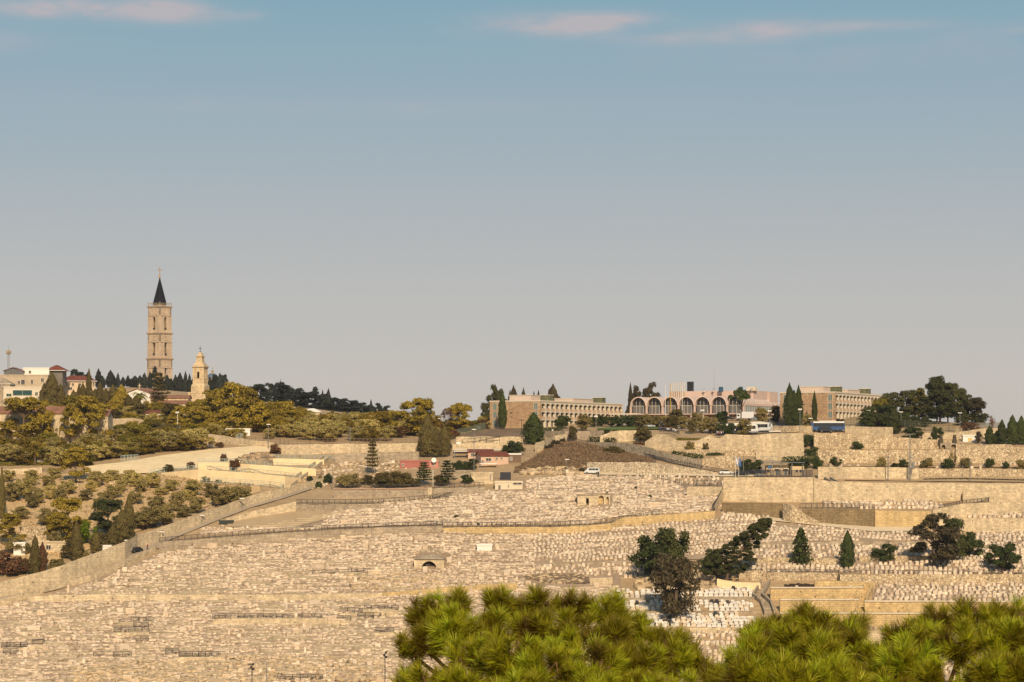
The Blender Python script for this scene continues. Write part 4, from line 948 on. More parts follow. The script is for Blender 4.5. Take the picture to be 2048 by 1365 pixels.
# all prototypes: height 1, width 1, base at origin
for k in range(4):   # olive / round broadleaf
    cs, rs, sg = [], [], []
    for i in range(34):
        t = random.uniform(0, 6.28); q = random.random()**.5*.37; z = random.uniform(.13, .86); q *= 1.1-abs(z-.48)*1.1
        cs.append((math.cos(t)*q, math.sin(t)*q, z)); rs.append(random.uniform(.1, .18))
    for i in range(5):
        c = cs[i]; sg.append(((rp(.03), rp(.03), .2), c, .025, .01))
    sg.append(((0, 0, -.05), (rp(.03), rp(.03), .26), .05, .035))
    proto('olive', clump(cs, rs, 170, .038), sg)
for k in range(3):   # bush to the ground
    cs, rs = [], []
    for i in range(22):
        t = random.uniform(0, 6.28); q = random.random()**.5*.36; z = random.uniform(.12, .8)*(1-q*.8)
        cs.append((math.cos(t)*q, math.sin(t)*q, z)); rs.append(random.uniform(.12, .2))
    proto('bush', clump(cs, rs, 210, .042), [((0, 0, -.05), (0, 0, .4), .03, .01)])
for k in range(4):   # cypress
    V = []; n = 5200
    z = rng.uniform(.03, 1, n)**.9; prof = np.interp(z, [0, .06, .3, .6, .85, 1], [.2, .36, .5, .42, .2, .015])
    t = rng.uniform(0, 6.28, n); ph = rng.uniform(0, 6.28, 6)
    wob = 1+.14*np.sin(t*3+z*9+ph[0])+.12*np.sin(t*5-z*17+ph[1])+.1*np.sin(z*31+ph[2]+t*2)
    r = prof*wob*rng.uniform(.55, 1.02, n)**.6
    pos = np.stack([np.cos(t)*r, np.sin(t)*r, z*.98+.02], 1)
    nr = np.stack([np.cos(t), np.sin(t), np.full(n, .25)], 1)
    proto('cypress', leaf_quads(pos, nr, .05, 1.3, .5)*np.array([1, 1, 1.0]), [((0, 0, -.04), (0, 0, .6), .05, .02)])
for k in range(4):   # pine, irregular, limbs showing
    cs, rs, sg = [], [], []
    top = (rp(.06), rp(.06), .9); sg.append(((0, 0, -.05), (rp(.03), rp(.03), .45), .035, .026)); mid = sg[-1][1]; sg.append((mid, top, .026, .008))
    for i in range(32):
        z = random.uniform(.18, .93); t = random.uniform(0, 6.28); q = random.uniform(.12, .40)*(1.12-max(0, z-.5)*1.35)
        c = (math.cos(t)*q, math.sin(t)*q, z); cs.append(c); rs.append(random.uniform(.11, .18))
        if i < 11: sg.append(((mid[0], mid[1], z*.72), c, .014, .006))
    cs.append(top); rs.append(.12)
    proto('pine', clump(cs, rs, 210, .034, .62, .5), sg)
for k in range(2):   # umbrella pine
    cs, rs, sg = [], [], []
    tr = (rp(.05), rp(.05), .42); sg.append(((0, 0, -.05), tr, .03, .024))
    for i in range(20):
        t = random.uniform(0, 6.28); q = random.random()**.6*.42; z = .9-q*q*.9-random.uniform(0, .12)
        c = (math.cos(t)*q, math.sin(t)*q, z); cs.append(c); rs.append(random.uniform(.09, .15))
        if i < 12: sg.append((tr, c, .014, .004))
    proto('umbrella', clump(cs, rs, 220, .032, .6, .5), sg)
for k in range(2):   # layered conifer
    Vs = []; sg = [((0, 0, -.05), (0, 0, .98), .025, .004)]
    nl = 11
    for i in range(nl):
        z = .1+i/nl*.86; rad_ = .5*(1-i/nl)**.8*random.uniform(.75, 1.1)+.03
        for j in range(8):
            t = j*.785+i*.5+rp(.25); ln = rad_*random.uniform(.7, 1.05)
            tip = (math.cos(t)*ln, math.sin(t)*ln, z-.03); sg.append(((0, 0, z), tip, .006, .002))
            m_ = 26; a_ = rng.uniform(.2, 1, m_)[:, None]
            pos = np.array([0, 0, z])+a_*(np.array(tip)-np.array([0, 0, z]))+rng.normal(size=(m_, 3))*np.array([.03, .03, .016])
            Vs.append(leaf_quads(pos, np.tile([0, 0, 1.0], (m_, 1)), .06, 1.5, .6))
    proto('conifer', np.concatenate(Vs), sg)
for k in range(2):   # sparse tiered conifer (norfolk / cedar)
    Vs = []; sg = [((0, 0, -.05), (0, 0, .98), .022, .004)]
    nl = 8
    for i in range(nl):
        z = .24+i/nl*.74; rad_ = .5*(1-(i/nl))**.7*random.uniform(.7, 1.1)+.02
        for j in range(6):
            t = j*1.05+i*.4+rp(.3); ln = rad_*random.uniform(.55, 1.05)
            tip = (math.cos(t)*ln, math.sin(t)*ln, z+.02); sg.append(((0, 0, z-.01), tip, .008, .002))
            m_ = 30; a_ = rng.uniform(.3, 1, m_)[:, None]
            pos = np.array([0, 0, z])+a_*(np.array(tip)-np.array([0, 0, z]))+rng.normal(size=(m_, 3))*np.array([.035, .035, .012])
            Vs.append(leaf_quads(pos, np.tile([0, 0, 1.0], (m_, 1)), .055, 1.6, .5))
    proto('tiered', np.concatenate(Vs), sg)
def palm_proto():
    Vs = []
    for j in range(46):
        t = random.uniform(0, 6.28); up = random.uniform(-.35, 1.0); ln = .5
        prev = np.array([0, 0, .7]); d = np.array([math.cos(t), math.sin(t), up]); d /= np.linalg.norm(d)
        wv = np.cross(d, [0, 0, 1.0]); wv /= np.linalg.norm(wv)
        for i in range(6):
            dd = d+np.array([0, 0, -.28*i]); dd /= np.linalg.norm(dd); nx = prev+dd*ln/6
            w0, w1 = .035*(1-i/6)**.5+.006, .035*(1-(i+1)/6)**.5+.004
            up_ = np.array([0, 0, .02])
            Vs.append(np.array([prev-wv*w0-up_, prev, nx, nx-wv*w1-up_])); Vs.append(np.array([prev, prev+wv*w0-up_, nx+wv*w1-up_, nx])); prev = nx
    sk = clump([(0, 0, .58), (0, 0, .5)], [.09, .07], 60, .06)
    return np.concatenate(Vs+[sk])
proto('palm', palm_proto(), [((0, 0, -.05), (.02, 0, .68), .055, .045)])
for k in range(2):   # bare twiggy tree
    sg = [((0, 0, -.05), (0, 0, .35), .02, .014)]; tips = []
    for i in range(14):
        t = random.uniform(0, 6.28); q = random.uniform(.1, .4); c = (math.cos(t)*q*.6, math.sin(t)*q*.6, random.uniform(.45, .7)); sg.append(((0, 0, .33), c, .01, .006))
        for j in range(5):
            c2 = (c[0]*1.5+rp(.1), c[1]*1.5+rp(.1), c[2]+random.uniform(.08, .3)); sg.append((c, c2, .005, .002)); tips.append(c2)
    proto('bare', clump(tips, [.05]*len(tips), 9, .04), sg)

LANDMARKS = [(45, 760, 'flat apartment block'), (150, 765, 'red roofed villa'), (104, 780, 'broad cypresses'), (320, 700, 'tall bell tower'), (400, 740, 'small belfry'), (279, 795, 'date palm'), (318, 790, 'tiered araucaria'), (60, 850, 'long monastery'), (175, 850, 'monastery annexe'), (122, 865, 'fan palm'), (70, 912, 'pale palm'), (312, 832, 'red roofed cottage'), (152, 930, 'tall golden tree'), (258, 925, 'green sports fence'), (175, 1062, 'vivid green tree'), (271, 1104, 'black car'), (70, 1100, 'stone cloister'), (455, 1046, 'dark green container'), (396, 945, 'corner of the rendered wall'), (515, 918, 'rubble heap'), (537, 875, 'tall street lamp'), (621, 832, 'white domed shrine'), (700, 880, 'thick green pole'), (838, 830, 'large umbrella pine'), (918, 830, 'sparse umbrella pine'), (745, 915, 'gaunt conifer'), (838, 930, 'pink buildings'), (990, 918, 'red roofed house'), (1067, 870, 'big broad cypress'), (1030, 830, 'hotel end wall'), (1170, 825, 'long hotel wing'), (1278, 815, 'first hotel arch'), (1340, 812, 'golden flagpole'), (1410, 815, 'fifth hotel arch'), (1481, 800, 'flat topped umbrella pine'), (1335, 870, 'crowd of visitors'), (1485, 862, 'white coach'), (1655, 858, 'blue coach'), (1585, 800, 'twin wall cypresses'), (1715, 810, 'right hotel wing'), (1820, 915, 'power pylon'), (1560, 935, 'guard post'), (1475, 935, 'flags'), (1897, 885, 'arched porch'), (1940, 878, 'yellow panelled kiosk'), (1184, 945, 'white van'), (1017, 972, 'white burial office'), (1175, 1002, 'square tomb house'), (858, 1125, 'arched tomb vault'), (969, 1098, 'white block tomb'), (770, 1330, 'black mast'), (504, 1345, 'shorter black mast'), (540, 1240, 'longest fenced terrace'), (265, 1260, 'three stacked railings'), (1350, 1180, 'brown conifer'), (1465, 1100, 'leaning pine'), (1602, 1090, 'layered spruce'), (1695, 1100, 'neat cypress'), (1767, 1100, 'glossy bushy tree'), (1868, 1080, 'largest cemetery pine'), (2005, 1115, 'low spreading pine'), (1600, 1170, 'cave mouth'), (1530, 1200, 'winding steps'), (1670, 1035, 'dark brown wall'), (1443, 1000, 'iron stair rail'), (560, 790, 'dark crest pines'), (742, 815, 'slim crest cypress'), (1980, 860, 'leafless tree'), (1872, 790, 'tallest pine top')]
def near_label(label, px, py):
    d, nm = min(((a-px)**2+((b-py)*1.4)**2, n) for a, b, n in LANDMARKS)
    t = label+(', near the ' if d > 30**2 else ', beside the ')+nm
    return t if len(t.split()) <= 16 else ' '.join(label.split()[:16-len(nm.split())-2])+' near the '+nm
TREENAME = dict(olive='olive_tree', bush='shrub', cypress='cypress_tree', pine='pine_tree', umbrella='umbrella_pine', conifer='conifer_tree', tiered='cedar_tree', palm='palm_tree', bare='bare_tree')
def tree(kind, px, yt, yb, wpx, m, label, group=None, D=None, lean=0, bark=None, name=None, var=None, lean_y=0):
    b0 = GP(px, yb, D); s = b0.y/F; h = (HZ-yt)*s-b0.z; wd = wpx*s
    v = PROTO[kind][(var if var is not None else random.randrange(99)) % len(PROTO[kind])]
    if group: label = near_label(label, px, yb or yt)
    e = empty(name or TREENAME[kind], b0, random.uniform(0, 6.28) if not lean else 0, label, 'shrub' if kind == 'bush' else 'tree', group)
    if lean: e.rotation_euler = (lean_y, lean, 0)
    kx = {'olive': 1.22, 'pine': 1.22, 'bush': 1.16, 'umbrella': 1.15}.get(kind, 1.06); c = link('crown', v[0], e); c.scale = (wd*kx, wd*kx, h*(1.06 if kind in ('pine', 'olive', 'umbrella') else 1.0))
    c.material_slots[0].link = 'OBJECT'; c.material_slots[0].material = m
    if kind == 'bush': return e
    t = link('trunk', v[1], e); tw = min(wd, h*.6); t.scale = (wd, wd, h)
    return e
G1 = 'dark cypresses and conifers on the crest by the bell tower'
for px, yt, w_, D_ in ((150, 741, 22, 1075), (163, 746, 24, 1075), (176, 745, 22, 1078), (197, 738, 14, 1070), (205, 752, 12, 1068), (221, 741, 18, 1070), (229, 754, 12, 1072), (236, 746, 8, 1070), (246, 754, 11, 1075), (256, 751, 10, 1078), (263, 757, 12, 1074),
                       (270, 752, 18, 1080), (280, 751, 14, 1078), (289, 746, 13, 1078), (300, 743, 10, 1080), (309, 737, 20, 1082), (322, 752, 16, 1084), (334, 750, 14, 1080), (342, 757, 15, 1082), (351, 750, 13, 1085), (360, 746, 16, 1085), (371, 743, 10, 1085), (379, 748, 9, 1084), (386, 756, 14, 1090),
                       (420, 755, 16, 1095), (431, 752, 20, 1090), (440, 748, 24, 1088), (449, 752, 18, 1088)):
    tree('cypress' if w_ < 17 else random.choice(('pine', 'cypress')), px, yt, 0, w_, m_dark, 'dark conifer silhouetted on the crest between village and belfry', G1, D=D_)
G2 = 'dark pines on the crest right of the belfry'
for px, yt, w_, D_ in ((505, 775, 26, 1075), (520, 771, 34, 1070), (540, 770, 34, 1072), (556, 768, 34, 1070), (570, 772, 40, 1066), (585, 779, 40, 1060), (600, 780, 40, 1062), (616, 786, 44, 1056), (632, 778, 30, 1060), (650, 790, 36, 1052), (668, 798, 34, 1050), (690, 800, 40, 1045), (705, 803, 38, 1040), (722, 808, 36, 1035), (738, 812, 30, 1030), (758, 809, 28, 1025), (772, 814, 28, 1020), (795, 825, 30, 1010), (808, 826, 22, 1005), (560, 790, 50, 1040), (610, 800, 50, 1030), (660, 806, 50, 1020), (700, 815, 50, 1010)):
    tree('pine', px, yt, 0, w_, m_dark, 'dark rounded pine on the crest behind the golden grove', G2, D=D_)
for px, yt, w_, D_ in ((657, 778, 13, 1045), (645, 781, 9, 1050), (742, 800, 9, 1020), (561, 760, 6, 1072), (512, 769, 10, 1075), (498, 778, 8, 1078)):
    tree('cypress', px, yt, 0, w_, m_dark, 'slim dark cypress rising among the crest pines', 'slim cypresses among the crest pines', D=D_)
# village trees
for px, yt, yb, w_ in ((104, 747, 815, 36), (88, 768, 815, 20), (121, 768, 815, 20)):
    tree('cypress', px, yt, yb, w_, m_cyp, 'broad dark cypress between the shuttered house and the villa', 'cypresses beside the villa', D=945)
for px, yt, yb, w_, D_ in ((178, 738, 0, 12, 985), (166, 766, 0, 14, 980), (158, 768, 0, 10, 980), (147, 780, 0, 16, 970), (136, 790, 0, 20, 960), (190, 778, 0, 16, 975)):
    tree('cypress', px, yt, yb, w_, m_cyp, 'narrow brown green cypress in front of the villa', 'narrow cypresses before the villa', D=D_)
for px, yt, w_, D_ in ((200, 765, 18, 970), (226, 770, 26, 955), (243, 770, 30, 950), (212, 778, 24, 945), (257, 790, 22, 935), (272, 792, 22, 930), (232, 790, 30, 930), (186, 795, 26, 940)):
    tree('cypress', px, yt, 0, w_, m_cyp if w_ < 27 else m_goldpine, 'tall cypress in the dense clump left of the white church', 'cypress clump by the white church', D=D_)
tree('tiered', 318, 741, 812, 46, m_cyp, 'tall tiered araucaria standing before the bell tower', D=945)
tree('palm', 279, 777, 814, 40, m_palm, 'date palm with drooping crown before the white church', D=950)
tree('palm', 122, 843, 884, 30, m_palm, 'fan palm in front of the monastery')
tree('palm', 70, 893, 932, 30, m_ywshrub, 'pale palm among the upper olives')
GP_ = 'golden lit pines in front of the monastery'
for px, yt, yb, w_ in ((45, 800, 890, 84), (178, 797, 890, 78), (88, 806, 888, 34), (140, 812, 888, 34)):
    tree('pine', px, yt, yb, w_, m_goldpine, 'large spreading pine in front of the blue shuttered monastery', GP_)
for px, yt, yb, w_, m in ((280, 838, 884, 64, m_green), (250, 858, 888, 40, m_green), (82, 866, 894, 42, m_green), (165, 862, 886, 42, m_green), (300, 860, 890, 50, m_cyp), (5, 870, 905, 40, m_green), (118, 878, 892, 24, m_ywshrub)):
    tree('bush', px, yt, yb, w_, m, 'dense green shrub at the foot of the monastery', 'green shrubs by the monastery')
tree('cypress', 200, 862, 886, 17, m_cyp, 'small pointed cypress under the second monastery pine')
G3 = 'golden lit pines below the belfry'
for px, yt, yb, w_ in ((362, 815, 862, 44), (385, 806, 864, 50), (418, 785, 850, 52), (440, 780, 852, 60), (472, 771, 862, 78), (497, 778, 862, 66), (520, 806, 866, 60), (548, 806, 866, 56), (572, 805, 862, 50), (402, 815, 868, 50), (455, 815, 868, 60), (346, 830, 862, 36), (560, 832, 872, 44), (428, 828, 868, 44)):
    tree(random.choice(('pine', 'pine', 'olive')), px, yt, yb, w_, m_goldpine, 'golden lit pine in the thick grove below the belfry', G3)
for px, yt, yb, w_ in ((459, 808, 862, 15), (476, 828, 864, 14), (665, 820, 850, 14)):
    tree('cypress', px, yt, yb, w_, m_cyp, 'slim brownish cypress within the golden grove', 'slim cypresses in the golden grove')
for px, yt, yb, w_ in ((785, 828, 856, 36), (812, 830, 858, 34), (870, 832, 860, 30), (598, 820, 862, 34), (655, 830, 862, 36), (690, 836, 866, 36), (730, 832, 862, 34), (762, 824, 860, 40), (617, 838, 866, 40)):
    tree('olive', px, yt, yb, w_, random.choice((m_ywshrub, m_goldpine)), 'ochre tinted tree behind the olive grove', 'ochre trees behind the olive grove')
tree('bare', 735, 828, 858, 20, m_red, 'thin brownish bare tree by the crest wall'); tree('bare', 893, 816, 866, 32, m_red, 'half bare tree left of the smaller umbrella pine')
tree('umbrella', 838, 796, 866, 64, m_goldpine, 'large golden umbrella pine on the crest'); tree('umbrella', 921, 806, 862, 54, m_goldpine, 'smaller sparse umbrella pine near the hotel')
tree('pine', 838, 822, 872, 62, m_goldpine, 'low golden pine under the large umbrella pine')
tree('olive', 846, 800, 866, 46, m_goldpine, 'dense golden crown beside the large umbrella pine', name='broadleaf_tree')
tree('pine', 918, 816, 864, 42, m_goldpine, 'golden pine under the smaller umbrella pine')
tree('pine', 800, 824, 866, 40, m_goldpine, 'golden pine left of the large umbrella pine')
GO = 'olive trees in the upper grove'
for i in range(62):
    px = 560+U(0, 320); yb = U(852, 884)
    tree('olive', px, yb-U(22, 32), yb, U(34, 52), random.choice((m_olive, m_olive, m_goldpine, m_ywshrub, m_red) if i % 3 == 0 else (m_olive, m_olive)), 'olive tree in the grove above the cream wall', GO)
for i in range(26):
    px = 880+U(0, 90); yb = U(856, 884) if px < 915 else U(852, 862)
    tree(random.choice(('bush', 'olive')), px, yb-U(14, 22), yb, U(20, 32), random.choice((m_olive, m_green, m_red, m_ywshrub)), 'mixed scrub bush between umbrella pines and hotel', 'scrub beside the hotel')
# upper left olives (dense band)
GU = 'olive trees in the band below the monastery'
for i in range(62):
    px = U(0, 405); yb = U(904, 934) if px < 300 else U(884, 905)
    if 170 < px and yb > 930-(px-170)*.13: yb = 925-(px-170)*.14
    tree('olive', px, yb-U(26, 38), yb, U(40, 62), random.choice((m_olive, m_olive, m_greyolive, m_green, m_ywshrub, m_olive)), 'silvery olive tree below the monastery', GU)
for i in range(14):
    px = U(330, 560); yb = U(868, 884)
    tree('olive', px, yb-U(18, 26), yb, U(24, 36), random.choice((m_olive, m_goldpine)), 'olive tree behind the blue railings', 'olives behind the blue railings')
tree('pine', 152, 897, 966, 50, m_goldpine, 'tall golden tree standing above the lower olive garden')
# lower garden olives
GL = 'olive trees in the lower garden'
low = [(62, 945, 972, 34), (98, 956, 974, 30), (20, 945, 965, 28), (24, 970, 1005, 40), (48, 962, 1000, 40), (76, 982, 1010, 28), (62, 995, 1018, 30), (100, 975, 1000, 26), (122, 980, 1002, 26), (135, 966, 990, 32), (172, 985, 1003, 26), (182, 965, 985, 24), (192, 948, 976, 32), (215, 955, 968, 26), (228, 975, 998, 32), (243, 963, 985, 24), (258, 945, 968, 30), (274, 950, 976, 28), (281, 966, 986, 28), (303, 950, 978, 34), (323, 980, 992, 28), (345, 964, 984, 30), (212, 990, 1012, 34), (200, 1000, 1030, 36), (270, 988, 1010, 30), (312, 998, 1026, 42), (358, 988, 1024, 40), (386, 965, 994, 36), (378, 984, 1000, 26), (396, 998, 1028, 36), (424, 972, 996, 32), (300, 1020, 1056, 48), (326, 1014, 1052, 44), (285, 1028, 1060, 44), (456, 980, 1010, 48), (440, 984, 1012, 40), (490, 982, 1002, 34), (474, 978, 1004, 34), (370, 1018, 1036, 34), (40, 1018, 1040, 34), (92, 1030, 1052, 34), (100, 1022, 1050, 40), (110, 1068, 1102, 34), (50, 1090, 1110, 24), (30, 1080, 1108, 44), (225, 945, 962, 30), (110, 940, 958, 28)]
for px, yt, yb, w_ in low:
    tree('olive', px, yt-4, yb, w_*1.05, m_greyolive if yb > 1000 or px > 400 else m_olive, 'rounded olive tree in the garden above the lane', GL)
for px, yt, yb, w_, m in ((70, 1071, 1152, 22, m_cyp), (153, 1043, 1124, 25, m_cyp), (193, 1066, 1108, 22, m_cyp), (226, 1050, 1096, 24, m_cyp), (258, 990, 1080, 24, m_cyp), (244, 1020, 1086, 34, m_cyp), (4, 935, 1040, 14, m_cyp), (85, 1085, 1148, 20, m_red)):
    tree('cypress', px, yt, yb, w_, m, 'spire shaped cypress beside the lane wall' if m is m_cyp else 'rusty brown dead cypress beside the lane wall', 'cypresses along the lane wall' if m is m_cyp else None)
tree('bush', 175, 1034, 1091, 38, m_bright, 'vivid bright green rounded tree between cypresses', name='broadleaf_tree')
for px, yt, yb, w_ in ((135, 1000, 1080, 66), (118, 1030, 1095, 50), (218, 1003, 1075, 64), (20, 1030, 1090, 50)):
    tree('pine', px, yt, yb, w_, m_goldpine if px < 150 else m_pine, 'dark pine in the lower garden by the cypresses', 'pines in the lower garden')
for px, yt, yb, w_, m in ((18, 1090, 1152, 60, m_red), (40, 1110, 1150, 40, m_red), (112, 1112, 1144, 40, m_greyolive), (55, 1112, 1150, 30, m_cyp), (160, 1085, 1120, 40, m_greyolive), (205, 1060, 1095, 50, m_cyp), (140, 1070, 1118, 40, m_cyp)):
    tree('bush', px, yt, yb, w_, m, 'dense dark shrub by the lane wall' if m is not m_red else 'large reddish brown shrub at the end of the lane wall', 'shrubs by the lane wall' if m is not m_red else 'reddish shrubs by the lane wall')
# terrace shrubs
for px, yt, yb, w_, m in ((448, 904, 925, 15, m_red), (472, 914, 942, 28, m_red), (550, 884, 910, 26, m_red), (440, 882, 896, 20, m_red), (337, 926, 944, 28, m_cyp), (382, 921, 938, 16, m_red), (412, 950, 966, 16, m_ywshrub), (437, 957, 967, 12, m_green), (620, 950, 964, 14, m_dkgreen), (637, 960, 976, 14, m_dkgreen), (655, 944, 968, 20, m_dkgreen), (642, 948, 966, 14, m_greyolive)):
    tree('bush', px, yt, yb, w_, m, 'single shrub growing on the cream terraces', 'shrubs on the cream terraces')
# centre
for px, yt, yb, w_, m in ((855, 830, 935, 34, m_cyp), (872, 855, 938, 30, m_cyp), (889, 852, 932, 26, m_cyp), (846, 862, 930, 22, m_cyp)):
    tree('cypress', px, yt, yb, w_, m, 'tall cypress in the clump left of the pink buildings', 'cypress clump by the pink buildings', D=790)
tree('tiered', 745, 876, 950, 34, m_cyp, 'gaunt sparse conifer standing above the dark bushes')
for px, yt, yb, w_ in ((688, 945, 977, 34), (706, 942, 975, 42), (735, 946, 970, 30), (768, 938, 975, 50), (795, 936, 975, 50), (812, 942, 974, 34), (825, 952, 974, 30), (935, 945, 968, 26), (882, 945, 972, 30), (920, 918, 945, 36), (940, 912, 940, 30), (1027, 876, 912, 44), (1018, 884, 912, 30)):
    tree('bush', px, yt, yb, w_, m_dkgreen if px > 900 else m_greyolive if px < 720 else m_cyp, 'dark rounded shrub near the pink buildings', 'dark shrubs near the pink buildings')
for px, yt, yb, w_ in ((847, 922, 972, 48), (894, 918, 972, 44)):
    tree('tiered', px, yt, yb, w_, m_dkgreen, 'dark flat branched cedar in front of the pink buildings', 'cedars before the pink buildings')
tree('cypress', 1067, 826, 916, 40, m_dkgreen, 'big broad cypress standing before the long hotel wing', D=815)
tree('cypress', 1005, 783, 850, 17, m_dkgreen, 'slim cypress hugging the brown end wall of the hotel', D=864)
for px, yt, w_, k in ((990, 775, 32, 'pine'), (1003, 783, 26, 'pine'), (1027, 773, 22, 'cypress'), (1020, 782, 14, 'cypress'), (1047, 777, 14, 'cypress'), (1068, 784, 10, 'cypress'), (1077, 782, 12, 'cypress'), (1106, 770, 32, 'cypress'), (974, 808, 26, 'olive')):
    tree(k, px, yt, 0, w_, m_hpine if k != 'cypress' else m_brownc, 'brownish conifer rising behind the long hotel wing', 'conifers behind the long hotel wing', D=935)
for px, yt, w_, k in ((1261, 767, 11, 'cypress'), (1273, 775, 20, 'pine'), (1303, 770, 30, 'pine'), (1257, 808, 14, 'bush'), (1290, 780, 20, 'pine')):
    tree(k, px, yt, 0, w_, m_brownc, 'brownish conifer rising behind the arched pavilion', 'conifers behind the arched pavilion', D=995)
GH = 'small rounded trees in front of the hotel'
for px, yt, yb, w_ in ((1130, 832, 858, 30), (1168, 831, 863, 33), (1146, 853, 884, 23), (1115, 838, 858, 18), (1187, 834, 855, 24), (1205, 832, 854, 28), (1222, 834, 854, 26), (1240, 832, 855, 28), (1258, 833, 855, 26), (1275, 831, 855, 28), (1290, 830, 857, 30), (1308, 832, 856, 28), (1326, 832, 855, 24), (1340, 834, 862, 34), (1353, 820, 852, 36), (1368, 834, 860, 24), (1384, 840, 868, 22), (1395, 826, 852, 26), (1406, 832, 858, 28), (1402, 846, 866, 20), (1424, 836, 868, 30), (1441, 824, 850, 30), (1444, 848, 872, 22), (1488, 840, 872, 34), (1462, 848, 872, 18), (1524, 816, 846, 30), (1551, 813, 846, 26), (1616, 830, 860, 28), (1284, 853, 886, 30), (1294, 862, 886, 20), (1214, 860, 880, 17), (1231, 860, 880, 17), (1381, 884, 908, 22), (1411, 887, 909, 14)):
    tree('olive', px, yt, yb, w_, random.choice((m_greyolive, m_dkgreen, m_cyp)), 'small round headed tree in the hotel forecourt', GH)
tree('umbrella', 1481, 776, 848, 44, m_dkgreen, 'flat topped umbrella pine before the last hotel arch', D=880)
for px, yt, yb, w_ in ((1579, 768, 850, 24), (1597, 772, 850, 18), (1588, 782, 850, 26), (1629, 783, 846, 11)):
    tree('cypress', px, yt, yb, w_, m_dkgreen, 'cypress against the brown end wall of the right hotel wing', 'cypresses against the right hotel wing', D=856)
# pine mass right of the hotel
GM = 'big dark pines right of the hotel'
for px, yt, w_, D_, m in ((1745, 815, 46, 848, m_pine), (1762, 800, 44, 852, m_green), (1785, 788, 50, 862, m_hpine), (1812, 784, 52, 866, m_hpine), (1838, 781, 50, 866, m_green), (1850, 796, 46, 858, m_hpine), (1874, 757, 48, 868, m_pine), (1896, 770, 46, 866, m_pine), (1914, 781, 46, 862, m_hpine), (1928, 792, 44, 860, m_pine), (1950, 798, 46, 858, m_brownc), (1775, 812, 46, 846, m_dkgreen), (1880, 786, 64, 856, m_pine), (1735, 826, 34, 845, m_dkgreen)):
    tree('pine', px, yt, 0, w_, m, 'big dark pine in the mass right of the hotel', GM, D=D_)
for px, yt, w_, D_ in ((1750, 818, 44, 846), (1770, 820, 44, 846), (1800, 818, 46, 850), (1955, 820, 34, 854), (1825, 826, 34, 848), (1848, 830, 30, 848), (1925, 826, 30, 852)):
    tree('bush', px, yt, 0, w_, m_pine if px % 20 else m_dkgreen, 'undergrowth bush beneath the big dark pines', 'undergrowth under the big pines', D=D_)
for px, yt, yb, w_ in ((1221, 889, 906, 30), (1236, 893, 909, 24), (1110, 878, 892, 22), (1098, 886, 900, 18), (1125, 876, 886, 16), (1165, 934, 946, 14)):
    tree('bush', px, yt, yb, w_, m_brownc if px < 1200 else m_cyp, 'scrubby bush on the brown grass bank', 'scrub on the brown grass bank')
for px, yt, yb, w_, m in ((1788, 818, 868, 30, m_pine), (1824, 855, 880, 48, m_dkgreen), (1874, 855, 884, 24, m_dkgreen), (1940, 845, 872, 34, m_red), (1957, 864, 888, 14, m_brownc), (1680, 838, 850, 18, m_brownc)):
    tree('olive' if m is not m_pine else 'cypress', px, yt, yb, w_, m, 'roadside tree on the wall below the dark pine mass', 'roadside trees under the pines')
tree('bare', 1984, 832, 884, 16, m_red, 'thin leafless tree left of the pointed cypresses')
for px, yt, yb, w_ in ((1979, 852, 890, 18), (2004, 840, 890, 20), (2025, 831, 890, 25), (2043, 833, 890, 25), (1993, 862, 889, 14), (2062, 836, 890, 24)):
    tree('cypress', px, yt, yb, w_, m_dkgreen, 'pointed dark cypress above the tall stone wall', 'pointed cypresses above the tall wall')
GT = 'small trees planted along the stone terrace'
for px, yt, yb, w_ in ((1671, 911, 934, 25), (1762, 910, 936, 20), (1789, 924, 937, 16), (1807, 915, 936, 19), (1848, 916, 936, 18), (1858, 911, 934, 16), (1895, 914, 938, 32), (1902, 898, 926, 28), (1932, 912, 936, 26), (1979, 913, 936, 20), (2011, 921, 938, 15), (2046, 915, 941, 30), (1768, 930, 938, 14)):
    tree('bush', px, yt, yb, w_, m_dkgreen if px % 2 else m_greyolive, 'small round tree planted along the stone terrace', GT, name='planted_tree')
for px, yt, yb, w_ in ((1615, 865, 892, 36), (1605, 875, 895, 20), (1622, 889, 912, 28), (1633, 909, 938, 30), (1608, 912, 938, 26), (1590, 916, 938, 30), (1716, 879, 900, 24), (1500, 912, 945, 24), (1485, 918, 945, 26), (1512, 914, 942, 26)):
    tree('bush', px, yt, yb, w_, m_dkgreen, 'dark bush growing against the stone walls near the guard post', 'bushes near the guard post')
# hedges and trailing plants
def hedge(label, pts, m, h=1.2, dpt=1.0):
    pts = strip(pts+[], 3); out = []
    for px, yt, yb in pts:
        p = GP(px, yb); s = p.y/F; hh = (yb-yt)*s
        n = 26; pos = np.array(p)+np.stack([rng.uniform(-3*s, 3*s, n), rng.uniform(-.5, .5, n)*dpt, rng.uniform(0, 1, n)*hh], 1)
        out.append(leaf_quads(pos, np.tile([0, -.6, .6], (n, 1)), .42, 1.3, .8))
    V = np.concatenate(out); me = quads_mesh('hedge', V); o = link('hedge', me); o.material_slots[0].link = 'OBJECT'; o.material_slots[0].material = m
    tag(o, label, 'hedge')
P3 = lambda a, b, c, d: [(a, b, c), (d, b, c)]
hedge('clipped box hedge among the dark bushes', P3(752, 967, 977, 790), m_cyp); hedge('dark hedge beside the sloping path', [(1178, 874, 884), (1231, 876, 886)], m_dkgreen)
hedge('long dark hedge under the viewpoint wall', [(1345, 902, 912), (1375, 906, 916), (1404, 910, 918)], m_dkgreen); hedge('low creeper along the lower viewpoint wall', [(1415, 906, 912), (1508, 905, 909)], m_dkgreen)
